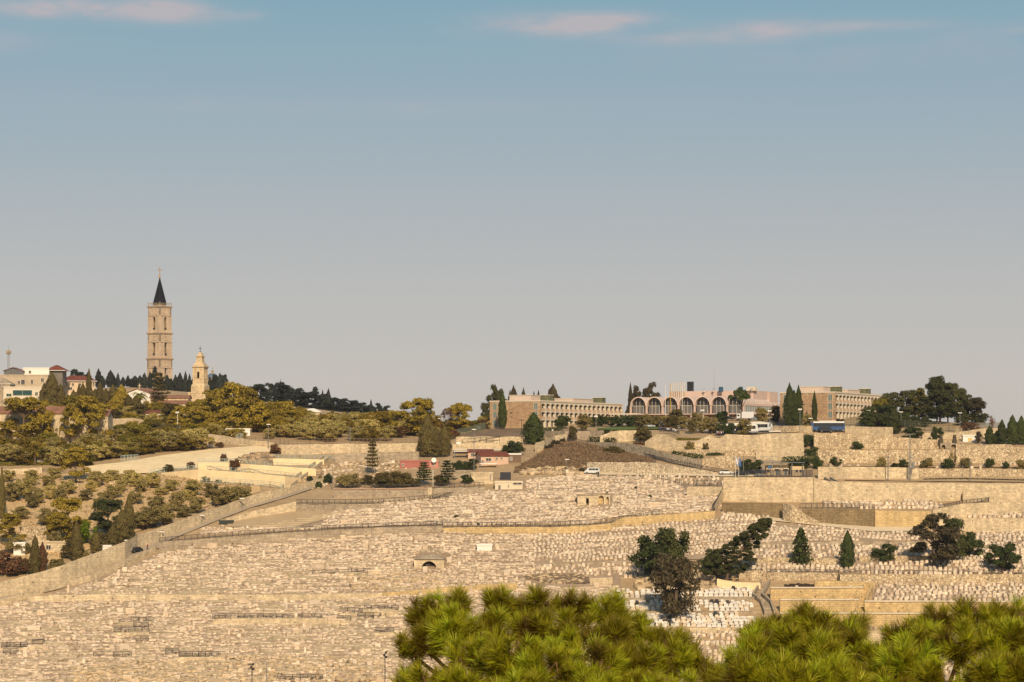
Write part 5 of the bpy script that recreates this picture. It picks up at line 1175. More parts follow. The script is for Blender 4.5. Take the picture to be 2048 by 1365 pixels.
hedge('creeper hanging at the viewpoint terrace', [(1356, 876, 880), (1400, 877, 880)], m_green); hedge('trailing green plants on the amphitheatre slope', [(1270, 884, 888), (1320, 890, 896), (1350, 896, 902)], m_red)
hedge('ivy panels on the wall below the hotel bank', [(945, 874, 886), (998, 874, 887)], m_dkgreen); hedge('dark green hedge behind the guard post', [(1565, 914, 926), (1635, 912, 924)], m_dkgreen)
hedge('ground hedge left of the lane pines', [(0, 925, 932), (130, 924, 930)], m_green); hedge('low shrubs along the front of the hotel wing', [(1085, 856, 864), (1122, 855, 862)], m_dkgreen)
hedge('weeds along the ledge under the power poles', [(1850, 958, 961), (1930, 957, 960), (2048, 960, 963)], m_brownc)
# dry grass tufts
def tufts(label, n, reg, m, s0=.5):
    pos = np.array([np.array(GP(*reg())) for _ in range(n)]); pos[:, 2] += s0*.4
    V = leaf_quads(pos, np.tile([0, -1.0, .3], (n, 1)), s0, 1.5, .5); o = link('grass', quads_mesh('grass', V)); o.material_slots[0].link = 'OBJECT'; o.material_slots[0].material = m
    tag(o, label, 'grass', kind='stuff')
m_dry = fol('dry_grass_blades', (.165, .108, .06), .5)
tufts('tufts of brown dry grass on the bank', 9000, poly_region([(1035, 938, 946), (1060, 924, 946), (1087, 905, 945), (1110, 889, 945), (1135, 884, 944), (1173, 890, 944), (1176, 891, 925), (1250, 908, 925), (1300, 920, 926)]), m_dry, .8)
tufts('dry weeds between the garden olives', 5000, poly_region([(0, 940, 1150), (100, 940, 1120), (200, 945, 1080), (300, 950, 1040), (500, 965, 985)]), fol('straw_weeds', (.24, .16, .075), .4), .5)
tufts('dry weeds between the old graves', 5000, poly_region([(100, 1200, 1365), (400, 1090, 1365), (800, 1080, 1200), (1200, 1000, 1150), (1440, 1040, 1100)]), fol('straw_weeds', (.24, .16, .075), .4), .45)
tree('bush', 1212, 983, 996, 14, m_dkgreen, 'small dark bush on the roofless niche tomb')
for px, yt, yb, w_ in ((913, 1029, 1037, 12), (957, 1045, 1050, 8), (1300, 989, 996, 10), (1272, 972, 978, 9), (1256, 985, 991, 6), (1167, 1050, 1056, 7)):
    tree('bush', px, yt, yb, w_, m_dkgreen, 'tiny dark bush among the tombs', 'tiny bushes among the tombs')
# cemetery trees
tree('olive', 1310, 1070, 1160, 92, m_dkgreen, 'broad dark tree left of the brown conifer in the cemetery', name='broadleaf_tree', var=0)
tree('olive', 1350, 1060, 1158, 78, m_pine, 'second crown of the dark tree group above the brown conifer', name='broadleaf_tree', var=1)
tree('olive', 1350, 1112, 1242, 90, m_brownc, 'brownish drying conifer among the white marble graves', name='conifer_tree', var=2)
tree('conifer', 1602, 1050, 1132, 50, m_dkgreen, 'dark layered spruce among the box tombs')
tree('cypress', 1695, 1062, 1138, 28, m_dkgreen, 'single neat cypress among the box tombs', var=0)
tree('bush', 1767, 1079, 1123, 50, m_dkgreen, 'glossy bushy tree right of the neat cypress', name='broadleaf_tree')
tree('pine', 1868, 1034, 1136, 90, m_brownc, 'largest pine of the cemetery with bent trunk', var=1)
tree('pine', 1905, 1042, 1126, 62, m_pine, 'greener pine crown behind the largest cemetery pine', var=2)
tree('bush', 1938, 1054, 1114, 58, m_dkgreen, 'rounded dark tree right of the largest pine', name='broadleaf_tree')
tree('olive', 2005, 1088, 1146, 64, m_dkgreen, 'low spreading pine above the long rubble wall')
# wind-leaning pine
def leaning_pine():
    b0 = GP(1452, 1162); s = b0.y/F; e = empty('leaning_pine', b0, 0, 'dark pine leaning far to the right over the tombs', 'tree')
    spine = [(0, 0), (6, 22), (22, 50), (45, 80), (70, 106), (82, 122)]
    sg = []; cs = []; rs = []
    for (x0, z0), (x1, z1) in zip(spine[:-1], spine[1:]): sg.append(((x0*s, 0, z0*s-.3), (x1*s, 0, z1*s), .5*(1-x0/100), .5*(1-x1/100)))
    for k in range(300):
        t = min(.999, ((k+random.random())/300)**1.1); i = min(int(t*5), 4); a = t*5-i
        x = spine[i][0]+(spine[i+1][0]-spine[i][0])*a; z = spine[i][1]+(spine[i+1][1]-spine[i][1])*a
        wl = 44*(1-t)**.75+7
        dx = U(-1.35, .9)*wl; dz = U(-.35, .45)*wl*.6-(.18*abs(dx))
        if z+dz < 14: continue
        cs.append(((x+dx)*s, U(-.7, .7)*wl*s, (z+dz)*s)); rs.append(U(3.5, 7)*s)
        if k % 3 == 0: sg.append(((x*s, 0, z*s), cs[-1], .12, .04))
    me = quads_mesh('crown', clump(cs, rs, 130, .36, .7, .4)); o = link('crown', me, e); o.material_slots[0].link = 'OBJECT'; o.material_slots[0].material = m_pine
    mb = MB()
    for q in sg: mb.tube(q[0], q[1], q[2], q[3], 6, 0, False)
    mb.build('trunk', m_bark, e)
leaning_pine()
tree('bush', 1425, 1086, 1144, 54, m_pine, 'low dark pine shrub at the foot of the leaning pine')

# ================================================================ near pines, long needles in tufts
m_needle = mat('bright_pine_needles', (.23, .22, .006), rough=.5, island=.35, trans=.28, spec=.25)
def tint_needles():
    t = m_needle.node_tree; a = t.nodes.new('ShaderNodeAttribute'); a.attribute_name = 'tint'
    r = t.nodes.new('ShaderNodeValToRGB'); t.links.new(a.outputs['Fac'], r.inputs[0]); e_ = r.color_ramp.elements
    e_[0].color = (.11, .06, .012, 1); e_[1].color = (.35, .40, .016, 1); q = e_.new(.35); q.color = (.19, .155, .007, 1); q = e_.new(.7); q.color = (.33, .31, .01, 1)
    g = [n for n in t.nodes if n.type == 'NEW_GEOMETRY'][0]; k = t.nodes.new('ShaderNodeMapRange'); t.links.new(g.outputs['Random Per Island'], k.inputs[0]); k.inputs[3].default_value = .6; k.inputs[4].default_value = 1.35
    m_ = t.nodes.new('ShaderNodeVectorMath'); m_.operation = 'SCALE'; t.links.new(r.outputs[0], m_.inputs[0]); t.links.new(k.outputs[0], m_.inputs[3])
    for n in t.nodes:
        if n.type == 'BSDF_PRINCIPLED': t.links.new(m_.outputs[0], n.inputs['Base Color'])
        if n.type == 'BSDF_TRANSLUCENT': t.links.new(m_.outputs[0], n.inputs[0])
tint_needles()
m_twigbark = mat('pine_twig_bark', (.16, .085, .045), noise=.3, nscale=20)
def near_pine(label, blobs, trunk_px, Dt, ntuft):
    base = Vector(((trunk_px-1024)*Dt/F, Dt, -13.0)); e = empty('pine_tree', base, 0, label, 'tree')
    NV = []; TI = []; sg = []
    z_top = min(P(b[0], b[1], b[4]).z for b in blobs)-1.0
    hub = Vector((base.x, base.y+.6, z_top))-base
    mid = hub*.6+Vector((.15, .1, 0))
    sg.append((Vector((0, 0, -.3)), mid, .22, .15)); sg.append((mid, hub, .15, .06))
    tot = sum(b[2]*b[3] for b in blobs)
    for bi, (px, py, rx, ry, D) in enumerate(blobs):
        c = P(px, py, D)-base; s = D/F; a = Vector((rx*s, (rx+ry)*.55*s, ry*s))
        st = c+Vector((0, .12, -a.z*.5)); low = Vector((st.x*.7+hub.x*.3, st.y*.5+hub.y*.5+.2, st.z-.35))
        sg.append((hub, low, .035, .02)); sg.append((low, st, .02, .012))
        n = max(6, int(ntuft*rx*ry/tot)); kids = []
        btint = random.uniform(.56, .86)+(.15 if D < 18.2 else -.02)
        for j in range(max(3, n//6)):
            d = Vector((rp(1), rp(1), U(-.3, .8))).normalized(); q = c+Vector((d.x*a.x, d.y*a.y, d.z*a.z))*.6; sg.append((st, q, .011, .007)); kids.append(q)
        for j in range(n):
            d = rng.normal(size=3); d[1] -= .4; d[2] += .3; d /= np.linalg.norm(d)
            rr = U(.55, 1.0)
            tip = c+Vector((d[0]*a.x*rr, d[1]*a.y*rr, d[2]*a.z*rr))
            src = min(kids, key=lambda k: (k-tip).length)
            ax = (Vector(d)*.8+Vector((0, -.15, .8))+Vector((rp(.35), rp(.35), rp(.25)))).normalized()
            ln = U(.10, .19); stem = tip-ax*ln; tl = U(.8, 1.25)
            sg.append((src, stem, .007, .005)); sg.append((stem, tip, .005, .003))
            nn = 200; L_ = rng.uniform(.075, .125, nn)*tl; t = rng.uniform(0, 1, nn)**.7
            b_ = np.array(stem)+np.outer(t, np.array(tip-stem))
            rd = rng.normal(size=(nn, 3)); axn = np.array(ax); rd -= np.outer(rd @ axn, axn); rd /= np.linalg.norm(rd, axis=1, keepdims=True)
            fwd = (.05+1.25*t+rng.uniform(-.25, .45, nn))[:, None]
            dr = rd+fwd*axn; dr /= np.linalg.norm(dr, axis=1, keepdims=True)
            sd_ = np.cross(dr, rng.normal(size=(nn, 3))); sd_ /= np.linalg.norm(sd_, axis=1, keepdims=True)
            w_ = .0020
            NV.append(np.stack([b_-sd_*w_, b_+sd_*w_, b_+dr*L_[:, None]*.75+sd_*w_*.8, b_+dr*L_[:, None]], 1).reshape(-1, 3))
            tb = btint+random.gauss(0, .12)-(.0 if rr > .8 else .3)-(.5 if random.random() < .03 else 0)  # inner tufts tinted darker to paint shade inside the crown; a few are dead
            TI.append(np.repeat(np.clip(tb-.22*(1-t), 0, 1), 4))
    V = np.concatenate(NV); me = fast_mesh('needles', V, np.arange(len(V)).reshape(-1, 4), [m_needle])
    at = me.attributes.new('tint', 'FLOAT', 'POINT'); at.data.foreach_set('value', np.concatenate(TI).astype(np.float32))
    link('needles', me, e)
    mb = MB()
    for p0, p1, r0, r1 in sg: mb.tube(p0, p1, r0, r1, 5 if r0 > .02 else 4, 0, False)
    mb.build('branches', m_twigbark, e)
bl1 = [(860, 1232, 52, 42, 19.0), (905, 1215, 42, 34, 19.3), (985, 1212, 44, 36, 19.6), (1030, 1225, 40, 40, 19.8), (1080, 1215, 46, 36, 19.5), (1150, 1218, 50, 38, 19.2), (1215, 1228, 46, 38, 19.0), (850, 1285, 48, 34, 18.6), (905, 1265, 60, 48, 18.6), (990, 1265, 60, 44, 18.8), (1075, 1265, 60, 44, 18.6), (1150, 1270, 60, 44, 18.4), (1230, 1278, 50, 40, 18.5), (1275, 1262, 32, 36, 19.2), (1240, 1245, 40, 30, 19.3),
       (950, 1320, 62, 46, 17.8), (1020, 1310, 70, 50, 17.6), (1100, 1330, 70, 52, 17.5), (1185, 1330, 62, 48, 17.6), (1265, 1325, 60, 48, 18.0), (1340, 1325, 52, 44, 18.6), (1355, 1290, 34, 34, 19.2), (1320, 1290, 34, 30, 19.0), (1395, 1318, 30, 36, 19.2), (860, 1350, 40, 26, 18.6), (805, 1362, 36, 22, 18.8), (920, 1372, 60, 36, 17.6), (1050, 1385, 80, 40, 17.2), (1180, 1388, 80, 40, 17.2), (1300, 1380, 70, 36, 17.6), (1400, 1372, 50, 30, 18.4), (812, 1290, 20, 26, 18.9), (1415, 1355, 26, 26, 19)]
bl2 = [(1450, 1362, 34, 26, 17.8), (1760, 1350, 36, 36, 17.8), (1525, 1275, 44, 36, 18.2), (1555, 1258, 40, 36, 18.6), (1612, 1240, 46, 34, 18.8), (1640, 1262, 44, 36, 18.6), (1580, 1300, 60, 46, 17.6), (1510, 1310, 46, 42, 17.6), (1640, 1312, 56, 46, 17.4), (1690, 1265, 36, 34, 18.9), (1715, 1255, 30, 28, 19.2), (1705, 1300, 40, 40, 18.2), (1500, 1355, 60, 40, 17.2), (1580, 1360, 66, 42, 17.0), (1665, 1362, 60, 40, 17.0), (1735, 1330, 44, 40, 18.0), (1470, 1335, 30, 34, 18.0), (1735, 1372, 50, 30, 17.6)]
bl3 = [(1845, 1255, 36, 30, 18.9), (1800, 1275, 40, 34, 18.8), (1775, 1300, 30, 32, 19.0), (1880, 1245, 52, 36, 18.6), (1930, 1235, 44, 34, 18.8), (1975, 1240, 46, 34, 18.6), (2035, 1240, 44, 34, 18.6), (1850, 1285, 50, 42, 18.0), (1925, 1285, 56, 44, 17.6), (2005, 1285, 56, 44, 17.6), (2060, 1290, 50, 44, 17.6), (1820, 1325, 56, 44, 17.4), (1985, 1345, 60, 44, 17.0), (2050, 1345, 56, 44, 17.0), (1790, 1368, 60, 34, 17.2), (1865, 1350, 36, 40, 17.2), (1905, 1375, 50, 24, 17.4), (2100, 1260, 50, 50, 18), (2110, 1340, 60, 50, 17.2)]
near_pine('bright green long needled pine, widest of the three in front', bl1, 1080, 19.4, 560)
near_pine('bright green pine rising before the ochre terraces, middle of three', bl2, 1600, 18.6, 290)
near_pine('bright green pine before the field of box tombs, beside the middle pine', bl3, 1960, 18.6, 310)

GV = 'shrubs and trees filling the village gardens'
for i in range(70):
    px = U(0, 345); yb = U(822, 892)
    if px < 220 and yb > 834: continue
    if 125 < px < 300 and yb > 840: continue
    tree(random.choice(('bush', 'olive', 'olive')), px, yb-U(16, 30), yb, U(22, 44), random.choice((m_green, m_cyp, m_goldpine, m_olive)), 'garden tree or shrub between the monastery and the church', GV)
for i in range(26):
    px = U(215, 345); yb = U(832, 890)
    tree(random.choice(('bush', 'olive', 'olive')), px, yb-U(18, 30), yb, U(26, 44), random.choice((m_green, m_cyp, m_goldpine, m_olive)), 'garden tree or shrub between the monastery and the church', GV)
for i in range(34):
    px = U(345, 620); yb = U(842, 872)
    tree(random.choice(('bush', 'olive', 'pine')), px, yb-U(22, 40), yb, U(30, 46), random.choice((m_goldpine, m_goldpine, m_green, m_cyp)), 'golden lit bush filling the grove below the belfry', 'bushes filling the golden grove')
# ================================================================ graves
m_tomb = mat('tomb_limestone', (.51, .395, .275), noise=.3, nscale=1.3, island=.4, objr=.2)
m_tombw = mat('pale_tomb_limestone', (.56, .46, .34), noise=.16, nscale=1.3, island=.2, objr=.14)
m_marble = mat('white_marble', (.62, .575, .50), noise=.08, nscale=2, rough=.4, objr=.1)
m_granite = mat('black_granite', (.025, .025, .028), noise=.2, nscale=3, rough=.25)
REC = []      # (size, px, py, D, w, l, h, rot, style)
def interp_strip(pts, px):
    xs = [p[0] for p in pts]
    return np.interp(px, xs, [p[1] for p in pts]), np.interp(px, xs, [p[2] for p in pts])
NOGO = [(826, 892, 1108, 1140), (1152, 1222, 988, 1014), (985, 1048, 958, 984), (452, 640, 1024, 1056), (952, 986, 1090, 1104), (1048, 1180, 1150, 1169), (1434, 1521, 1156, 1180), (1500, 1562, 1168, 1232)]
def grave_field(pts, style, slope=0.0, density=1.0):
    x0, x1 = pts[0][0], pts[-1][0]; ymin = min(p[1] for p in pts)-20; ymax = max(p[2] for p in pts)+20
    y = ymin
    while y < ymax:
        D = terr((x0+x1)/2, y); s = D/F
        grade = .17+(y-HZ)/F
        if style == 'old': row = U(1.35, 1.9)
        elif style == 'grid': row = 2.75
        elif style == 'new': row = 3.5
        else: row = 3.6
        x = x0+U(0, 8); wob = U(0, 6.28)
        while x < x1:
            yy = y+(x-(x0+x1)/2)*slope+2.0*math.sin(x/70+wob)+U(-.8, .8)
            a, b = interp_strip(pts, x)
            if style == 'old':
                w_, l_, h_ = U(.5, 1.55), U(.6, 1.0), U(.2, .52)
                if random.random() < .10: w_ = U(2, 3.6)
                if random.random() < .025: h_ = U(.9, 1.5)
                gap = U(.05, .5) if random.random() < .8 else U(.5, 3)
                rot = rp(.12)
            elif style == 'grid':
                w_, l_, h_ = U(.65, .85), U(1.5, 1.9), U(.35, .65); gap = U(.3, .6) if random.random() < .93 else U(.8, 2.5); rot = rp(.05)+.1
            elif style == 'new':
                w_, l_, h_ = U(.7, .95), U(1.6, 2.0), U(.5, .95); gap = U(.3, .75) if random.random() < .9 else U(.8, 3); rot = rp(.05)
            else:
                w_, l_, h_ = U(.9, 1.15), U(1.8, 2.1), U(.45, .7); gap = U(.15, .4) if random.random() < .85 else U(.8, 3); rot = rp(.03)
            if a < yy < b and random.random() < density and not any(q[0] < x < q[1] and q[2] < yy < q[3] for q in NOGO):
                d_ = terr(x, yy)
                REC.append((0 if x > 800 and yy > 1262 else w_*h_/d_**2, x+w_/s/2, yy, d_, w_, l_, h_, rot, style))
            x += (w_+gap)/s
        y += row*grade/s*.62 if style == 'old' else row*grade/s*.8
grave_field([(60, 1205, 1375), (110, 1185, 1375), (180, 1166, 1375), (260, 1135, 1375), (318, 1108, 1375), (400, 1096, 1375), (600, 1080, 1375), (760, 1070, 1375), (805, 1070, 1375)], 'old')
grave_field([(-10, 1215, 1375), (60, 1198, 1375)], 'old')
grave_field([(805, 1068, 1375), (900, 1066, 1378), (1000, 1070, 1378), (1060, 1070, 1378)], 'old', .02)
grave_field([(1060, 1176, 1378), (1180, 1176, 1378), (1240, 1256, 1378)], 'old')
grave_field([(1240, 1292, 1378), (1470, 1292, 1378), (1540, 1304, 1378), (2060, 1304, 1378)], 'new')
grave_field([(400, 1056, 1072), (480, 1056, 1066), (600, 1036, 1060), (680, 1024, 1054), (760, 1000, 1053), (860, 998, 1050), (960, 988, 1050), (1050, 962, 1050), (1120, 952, 1050), (1180, 952, 1048), (1240, 954, 1034), (1340, 955, 1028), (1380, 996, 1024), (1430, 990, 1020)], 'old', -.03)
grave_field([(1275, 952, 965), (1380, 955, 972), (1445, 957, 973)], 'new', 0, .6)
grave_field([(1060, 1070, 1126), (1130, 1070, 1124), (1240, 1056, 1120), (1340, 1046, 1115), (1430, 1040, 1110), (1500, 1040, 1100), (1550, 1046, 1084)], 'grid', -.06)
grave_field([(1440, 1026, 1042), (1500, 1030, 1044), (1545, 1036, 1048)], 'grid', .03)
grave_field([(1550, 1050, 1083), (1640, 1054, 1082), (1745, 1066, 1081), (1860, 1066, 1082)], 'grid', .06)
grave_field([(1060, 1128, 1150), (1110, 1136, 1150), (1200, 1131, 1154), (1280, 1128, 1156)], 'new', -.03)
grave_field([(1500, 1088, 1116), (1640, 1092, 1116), (1760, 1092, 1112), (1868, 1092, 1112), (1960, 1066, 1148), (2060, 1064, 1148)], 'new')
grave_field([(1500, 1132, 1146), (1680, 1132, 1149), (1860, 1125, 1149), (1960, 1125, 1149)], 'new')
grave_field([(1640, 1002, 1017), (1740, 1004, 1018), (1860, 1005, 1020), (1885, 1012, 1020)], 'new', .01)
grave_field([(1900, 1026, 1036), (2060, 1024, 1036)], 'new', 0)
grave_field([(1745, 1180, 1203), (1765, 1171, 1204), (1900, 1170, 1204), (2060, 1168, 1205)], 'new', 0)
grave_field([(1545, 1175, 1177), (1720, 1174, 1177)], 'new', 0, .5)
grave_field([(1650, 928, 934), (1860, 930, 936), (2060, 931, 938)], 'new', 0, .35)
grave_field([(1560, 1256, 1262), (2060, 1256, 1262)], 'new', 0, .8)
grave_field([(1225, 1182, 1196), (1300, 1180, 1196), (1505, 1178, 1194)], 'marble')
grave_field([(1235, 1203, 1223), (1300, 1203, 1223), (1500, 1203, 1222)], 'marble')
grave_field([(1245, 1230, 1256), (1510, 1230, 1256)], 'marble')
grave_field([(1260, 1266, 1290), (1480, 1266, 1290)], 'new')
grave_field([(1180, 1172, 1230), (1235, 1174, 1230)], 'old')
grave_field([(640, 935, 975), (700, 925, 945), (830, 922, 940)], 'old', 0, .25)

def tomb_mesh(style):
    mb = MB()
    if style == 'slab':
        mb.frustum(0, 0, -.6, .12, .53, .53, .52, .52); mb.frustum(0, 0, .12, .86, .47, .47, .46, .46); mb.frustum(0, 0, .86, 1, .52, .52, .49, .49)
    elif style == 'head':
        mb.frustum(0, 0, -.6, .14, .54, .53, .53, .52); mb.frustum(0, 0, .14, .62, .46, .47, .45, .46); mb.frustum(0, .42, .62, 1.15, .44, .07, .4, .06)
    elif style == 'box':
        mb.frustum(0, 0, -.6, .9, .5, .5, .49, .49); mb.frustum(0, 0, .9, 1, .46, .46, .44, .44)
    else:
        mb.frustum(0, 0, -.6, .1, .56, .54, .55, .53); mb.frustum(0, 0, .1, .85, .46, .46, .46, .46); mb.frustum(0, 0, .85, 1.0, .53, .51, .52, .5); mb.frustum(0, .43, 1.0, 1.5, .4, .06, .38, .05)
    me = mb.mesh('tomb', m_tomb); return me
TM = {k: tomb_mesh(k) for k in ('slab', 'head', 'box', 'marble')}
def set_mat(o, m): o.material_slots[0].link = 'OBJECT'; o.material_slots[0].material = m
REC.sort(key=lambda r: -r[0])
LAB = {'old': 'large weathered limestone slab tomb on the old slope', 'grid': 'small limestone tomb in the tight grid of graves', 'new': 'pale box tomb standing on the right hand terraces'}
GRP = {'old': 'large old slab tombs', 'grid': 'tombs of the tight grid', 'new': 'pale box tombs on the terraces'}
nind = 0; rest = []
for sz, px, py, D, w_, l_, h_, rot, style in REC:
    if style == 'marble':
        blk = random.random() < .11
        o = link('marble_tomb' if not blk else 'granite_tomb', TM['marble'], None, P(px, py, D), (rp(.02), rp(.02), rot), (w_, l_, h_)); set_mat(o, m_granite if blk else m_marble if random.random() < .7 else m_tombw)
        if blk: tag(o, near_label('polished black granite tomb on the marble terraces', px, py), 'tomb', 'black granite tombs')
        else: tag(o, near_label('white marble tomb on the white terraces', px, py), 'tomb', 'white marble tombs')
    elif nind < 300 and (style != 'old' or nind < 180):
        nind += 1
        o = link('slab_tomb' if style == 'old' else 'box_tomb', TM[random.choice(('slab', 'box', 'slab') if style == 'old' else ('head', 'box', 'slab'))], None, P(px, py, D), (rp(.04), rp(.04), rot), (w_, l_, h_))
        set_mat(o, random.choice((m_tomb, m_tomb, m_tombw)) if style == 'old' else m_tombw)
        tag(o, near_label(LAB[style], px, py), 'tomb', GRP[style])
    else: rest.append((px, py, D, w_, l_, h_, rot, style))
def many_boxes(recs, name, label, m):
    n = len(recs); A = np.array([(P(r[0], r[1], r[2])[0], r[2], P(r[0], r[1], r[2])[2], r[3], r[4], r[5], r[6]) for r in recs])
    def boxes(a, zl, zh, sx, sy, oy=0):
        k = len(a); u = np.array([(-.5, -.5), (.5, -.5), (.5, .5), (-.5, .5)])
        c, s_ = np.cos(a[:, 6]), np.sin(a[:, 6]); V = np.zeros((k, 8, 3))
        tx, ty = rng.normal(size=k)*.08/np.maximum(1, a[:, 3]), rng.normal(size=k)*.05
        for j in range(8):
            sh = 1 if j < 4 else .95
            lx = u[j % 4, 0]*a[:, 3]*sx*sh; ly = (u[j % 4, 1]*sy*sh+oy)*a[:, 4]
            V[:, j, 0] = a[:, 0]+lx*c-ly*s_; V[:, j, 1] = a[:, 1]+lx*s_+ly*c
            V[:, j, 2] = a[:, 2]+(zl if j < 4 else zh)*a[:, 5]+lx*tx+ly*ty
        f = np.array([(4, 5, 6, 7), (0, 1, 5, 4), (1, 2, 6, 5), (2, 3, 7, 6), (3, 0, 4, 7)])
        return V.reshape(-1, 3), (np.arange(k)[:, None, None]*8+f[None]).reshape(-1, 4)
    parts = [boxes(A, -.7, .82, 1, 1), boxes(A, .82, 1.0, .92 if name else 1, .96)]
    hm = rng.random(n) < .15; hd = A[hm]; parts.append(boxes(hd, .9, 1.55, .8, .1, .42))
    V = []; Fq = []; o = 0
    for v, f in parts: V.append(v); Fq.append(f+o); o += len(v)
    me_ = fast_mesh(name, np.concatenate(V), np.concatenate(Fq), m if isinstance(m, list) else [m]); ob = link(name, me_)
    if isinstance(m, list):
        pale = np.array([1 if (r[7] != 'old' or r[1] < 1058) else (2 if random.random() < .12 else 0) for r in recs]); pale = np.where(pale == 1, np.where(rng.random(n) < .4, 1, 2), np.where(pale == 2, 1, 0))
        mi = np.concatenate([np.repeat(pale, 5), np.repeat(pale, 5), np.repeat(pale[hm], 5)]); mi = np.where(mi == 2, 0, mi); me_.polygons.foreach_set('material_index', mi.astype(np.int32))
    tag(ob, label, 'tombs', kind='stuff')
many_boxes(rest, 'tombs', 'countless small limestone tombs packed across the cemetery slope', [m_tomb, m_tombw])
print('tombs individual', nind, 'rest', len(rest))
# continuous low masonry courses that step the old slope
runs = []
for i in range(420):
    px = U(-10, 800); py = U(1120, 1372)
    lim = np.interp(px, [0, 110, 260, 318, 800], [1225, 1195, 1145, 1112, 1072])
    if py < lim+8: continue
    runs.append((px, py, terr(px, py), U(3, 12), .6, U(.3, .55), rp(.02), 'old'))
many_boxes(runs, 'masonry_courses', 'low masonry courses stepping across the old graves', m_ashlar)

# ================================================================ fences and railings
def fence(label, pts, h, m=None, step=1.2, bal=.0, name='iron_fence', th=.13, rails=(1.0, .08), lift=0):
    """posts, rails and bars along (px,py) foot points"""
    lift = min(lift, .25); m = m or m_iron; q = [GP(px, py) for px, py in pts]; e = empty(name, q[0], 0, label, 'fence'); o = q[0]; L_ = []
    posts = MB(); rl = MB()
    for a, b in zip(q[:-1], q[1:]):
        a = a-o+Vector((0, 0, lift)); b = b-o+Vector((0, 0, lift)); n = max(1, int((b-a).length/step))
        for i in range(n+1):
            p = a.lerp(b, i/n); posts.box(p.x-th/2, p.x+th/2, p.y-th/2, p.y+th/2, p.z-.4-lift, p.z+h)
        if bal:
            k = int((b-a).length/bal)
            for i in range(k):
                p = a.lerp(b, i/k); rl.box(p.x-.035, p.x+.035, p.y-.035, p.y+.035, p.z+.1, p.z+h*.97)
        for r in rails:
            z = h*r; t = .06
            rl.hexa([(a.x, a.y-t, a.z+z-t), (b.x, b.y-t, b.z+z-t), (b.x, b.y+t, b.z+z-t), (a.x, a.y+t, a.z+z-t), (a.x, a.y-t, a.z+z+t), (b.x, b.y-t, b.z+z+t), (b.x, b.y+t, b.z+z+t), (a.x, a.y+t, a.z+z+t)])
    po = posts.build('posts', m, e); po['kind'] = 'stuff'; r_ = rl.build('rails', m, e); r_['kind'] = 'stuff'
    return e
seg = [(425, 655, 1239), (654, 702, 1242), (680, 725, 1227), (729, 797, 1222), (715, 762, 1237), (750, 788, 1267), (555, 646, 1361), (238, 262, 1250), (262, 308, 1246), (267, 297, 1256), (228, 298, 1266), (266, 297, 1284), (0, 55, 1297), (64, 89, 1291), (6, 36, 1310), (187, 208, 1316), (227, 263, 1316), (331, 358, 1309), (358, 450, 1315)]
for i, (a, b, y) in enumerate(seg):
    f_ = fence(near_label('black iron railing on the lower graves', a, y), [(a, y), (b, y+U(-1, 1))], 1.2, None, 1.6, .26, lift=.55)
    f_['group'] = 'iron railings on the lower graves'
fence('long iron fence along the terrace above the old graves', [(318, 1086), (395, 1079), (500, 1071), (620, 1063), (760, 1056), (885, 1052)], 1.15, None, 1.6, .35, lift=.5)
fence('iron fence along the grey plaza wall', [(592, 1009), (680, 1009), (757, 1008), (860, 1000), (920, 992)], 1.2, None, 1.6, .35, lift=1.2)
fence('iron fence over the winding ochre wall', [(886, 1056), (1100, 1055), (1180, 1051), (1222, 1047), (1320, 1032)], 1.3, None, 1.4, .5, lift=1.4)
fence('black fence following the sloping path', [(1135, 884), (1200, 893), (1260, 907), (1300, 917), (1350, 929), (1400, 939), (1445, 947)], 1.3, None, 1.1, .3, th=.12)
fence('spiked black post fence at the top of the graves', [(1279, 960), (1310, 961), (1340, 967), (1378, 977)], 2.4, None, .9, .0, th=.1, rails=(.4,))
fence('iron fence beside the corner of the high wall', [(1387, 974), (1443, 974)], 1.8, None, 1.0, .3, lift=.5)
fence('iron stair rail climbing to the high wall', [(1425, 1020), (1436, 1005), (1445, 985)], 1.4, None, .8, .3, lift=1)
fence('iron railing above the dark brown wall', [(1600, 1018), (1680, 1018), (1750, 1019)], 1.3, None, 1.5, .4, lift=3)
fence('stepped black railing along the tomb ledge', [(1878, 1021), (1925, 1011), (1970, 1006), (2011, 1000)], 1.2, None, 1.2, .3, lift=2.2)
fence('black security fence around the guard post', [(1509, 955), (1560, 956), (1625, 956)], 2.4, mat('navy_fence', (.03, .033, .045)), .9, .15, th=.1)
fence('iron railing along the edge of the pink banded wall', [(670, 979), (760, 979), (860, 978), (968, 974)], 1.2, None, 1.5, .35, lift=2.8)
fence('pale blue railing along the garden wall', [(314, 862), (345, 863), (400, 870), (440, 875), (486, 882)], 2.3, m_paleiron, 1.3, .5, lift=2.5, name='railing')
fence('rail fence below the olive grove', [(486, 884), (560, 888), (620, 889), (700, 888), (838, 887)], 1.6, mat('rusty_rail', (.16, .115, .07)), 1.5, .0, lift=2.8, rails=(1, .66, .33), name='rail_fence')
fence('pale railing above the middle rendered wall', [(396, 926), (460, 926), (546, 933), (632, 938)], 1.1, m_paleiron, 1.6, .5, lift=2.2, name='railing')
fence('pale railing above the lowest rendered wall', [(300, 948), (396, 939), (500, 946), (570, 953), (602, 957)], 1.1, m_paleiron, 1.6, .5, lift=3.6, name='railing')
fence('pale railing above the short rendered wall', [(546, 917), (600, 918), (690, 921)], 1.1, m_paleiron, 1.6, .5, lift=1.8, name='railing')
fence('mesh fence at the foot of the rendered terraces', [(400, 967), (480, 972), (540, 976), (572, 980)], 2.0, m_paleiron, 2.0, .0, rails=(1, .75, .5, .25), name='mesh_fence')
fence('green sports fence on the edge of the bare slope', [(242, 926), (276, 924)], 2.4, m_paleiron, 1.0, .4, name='mesh_fence')
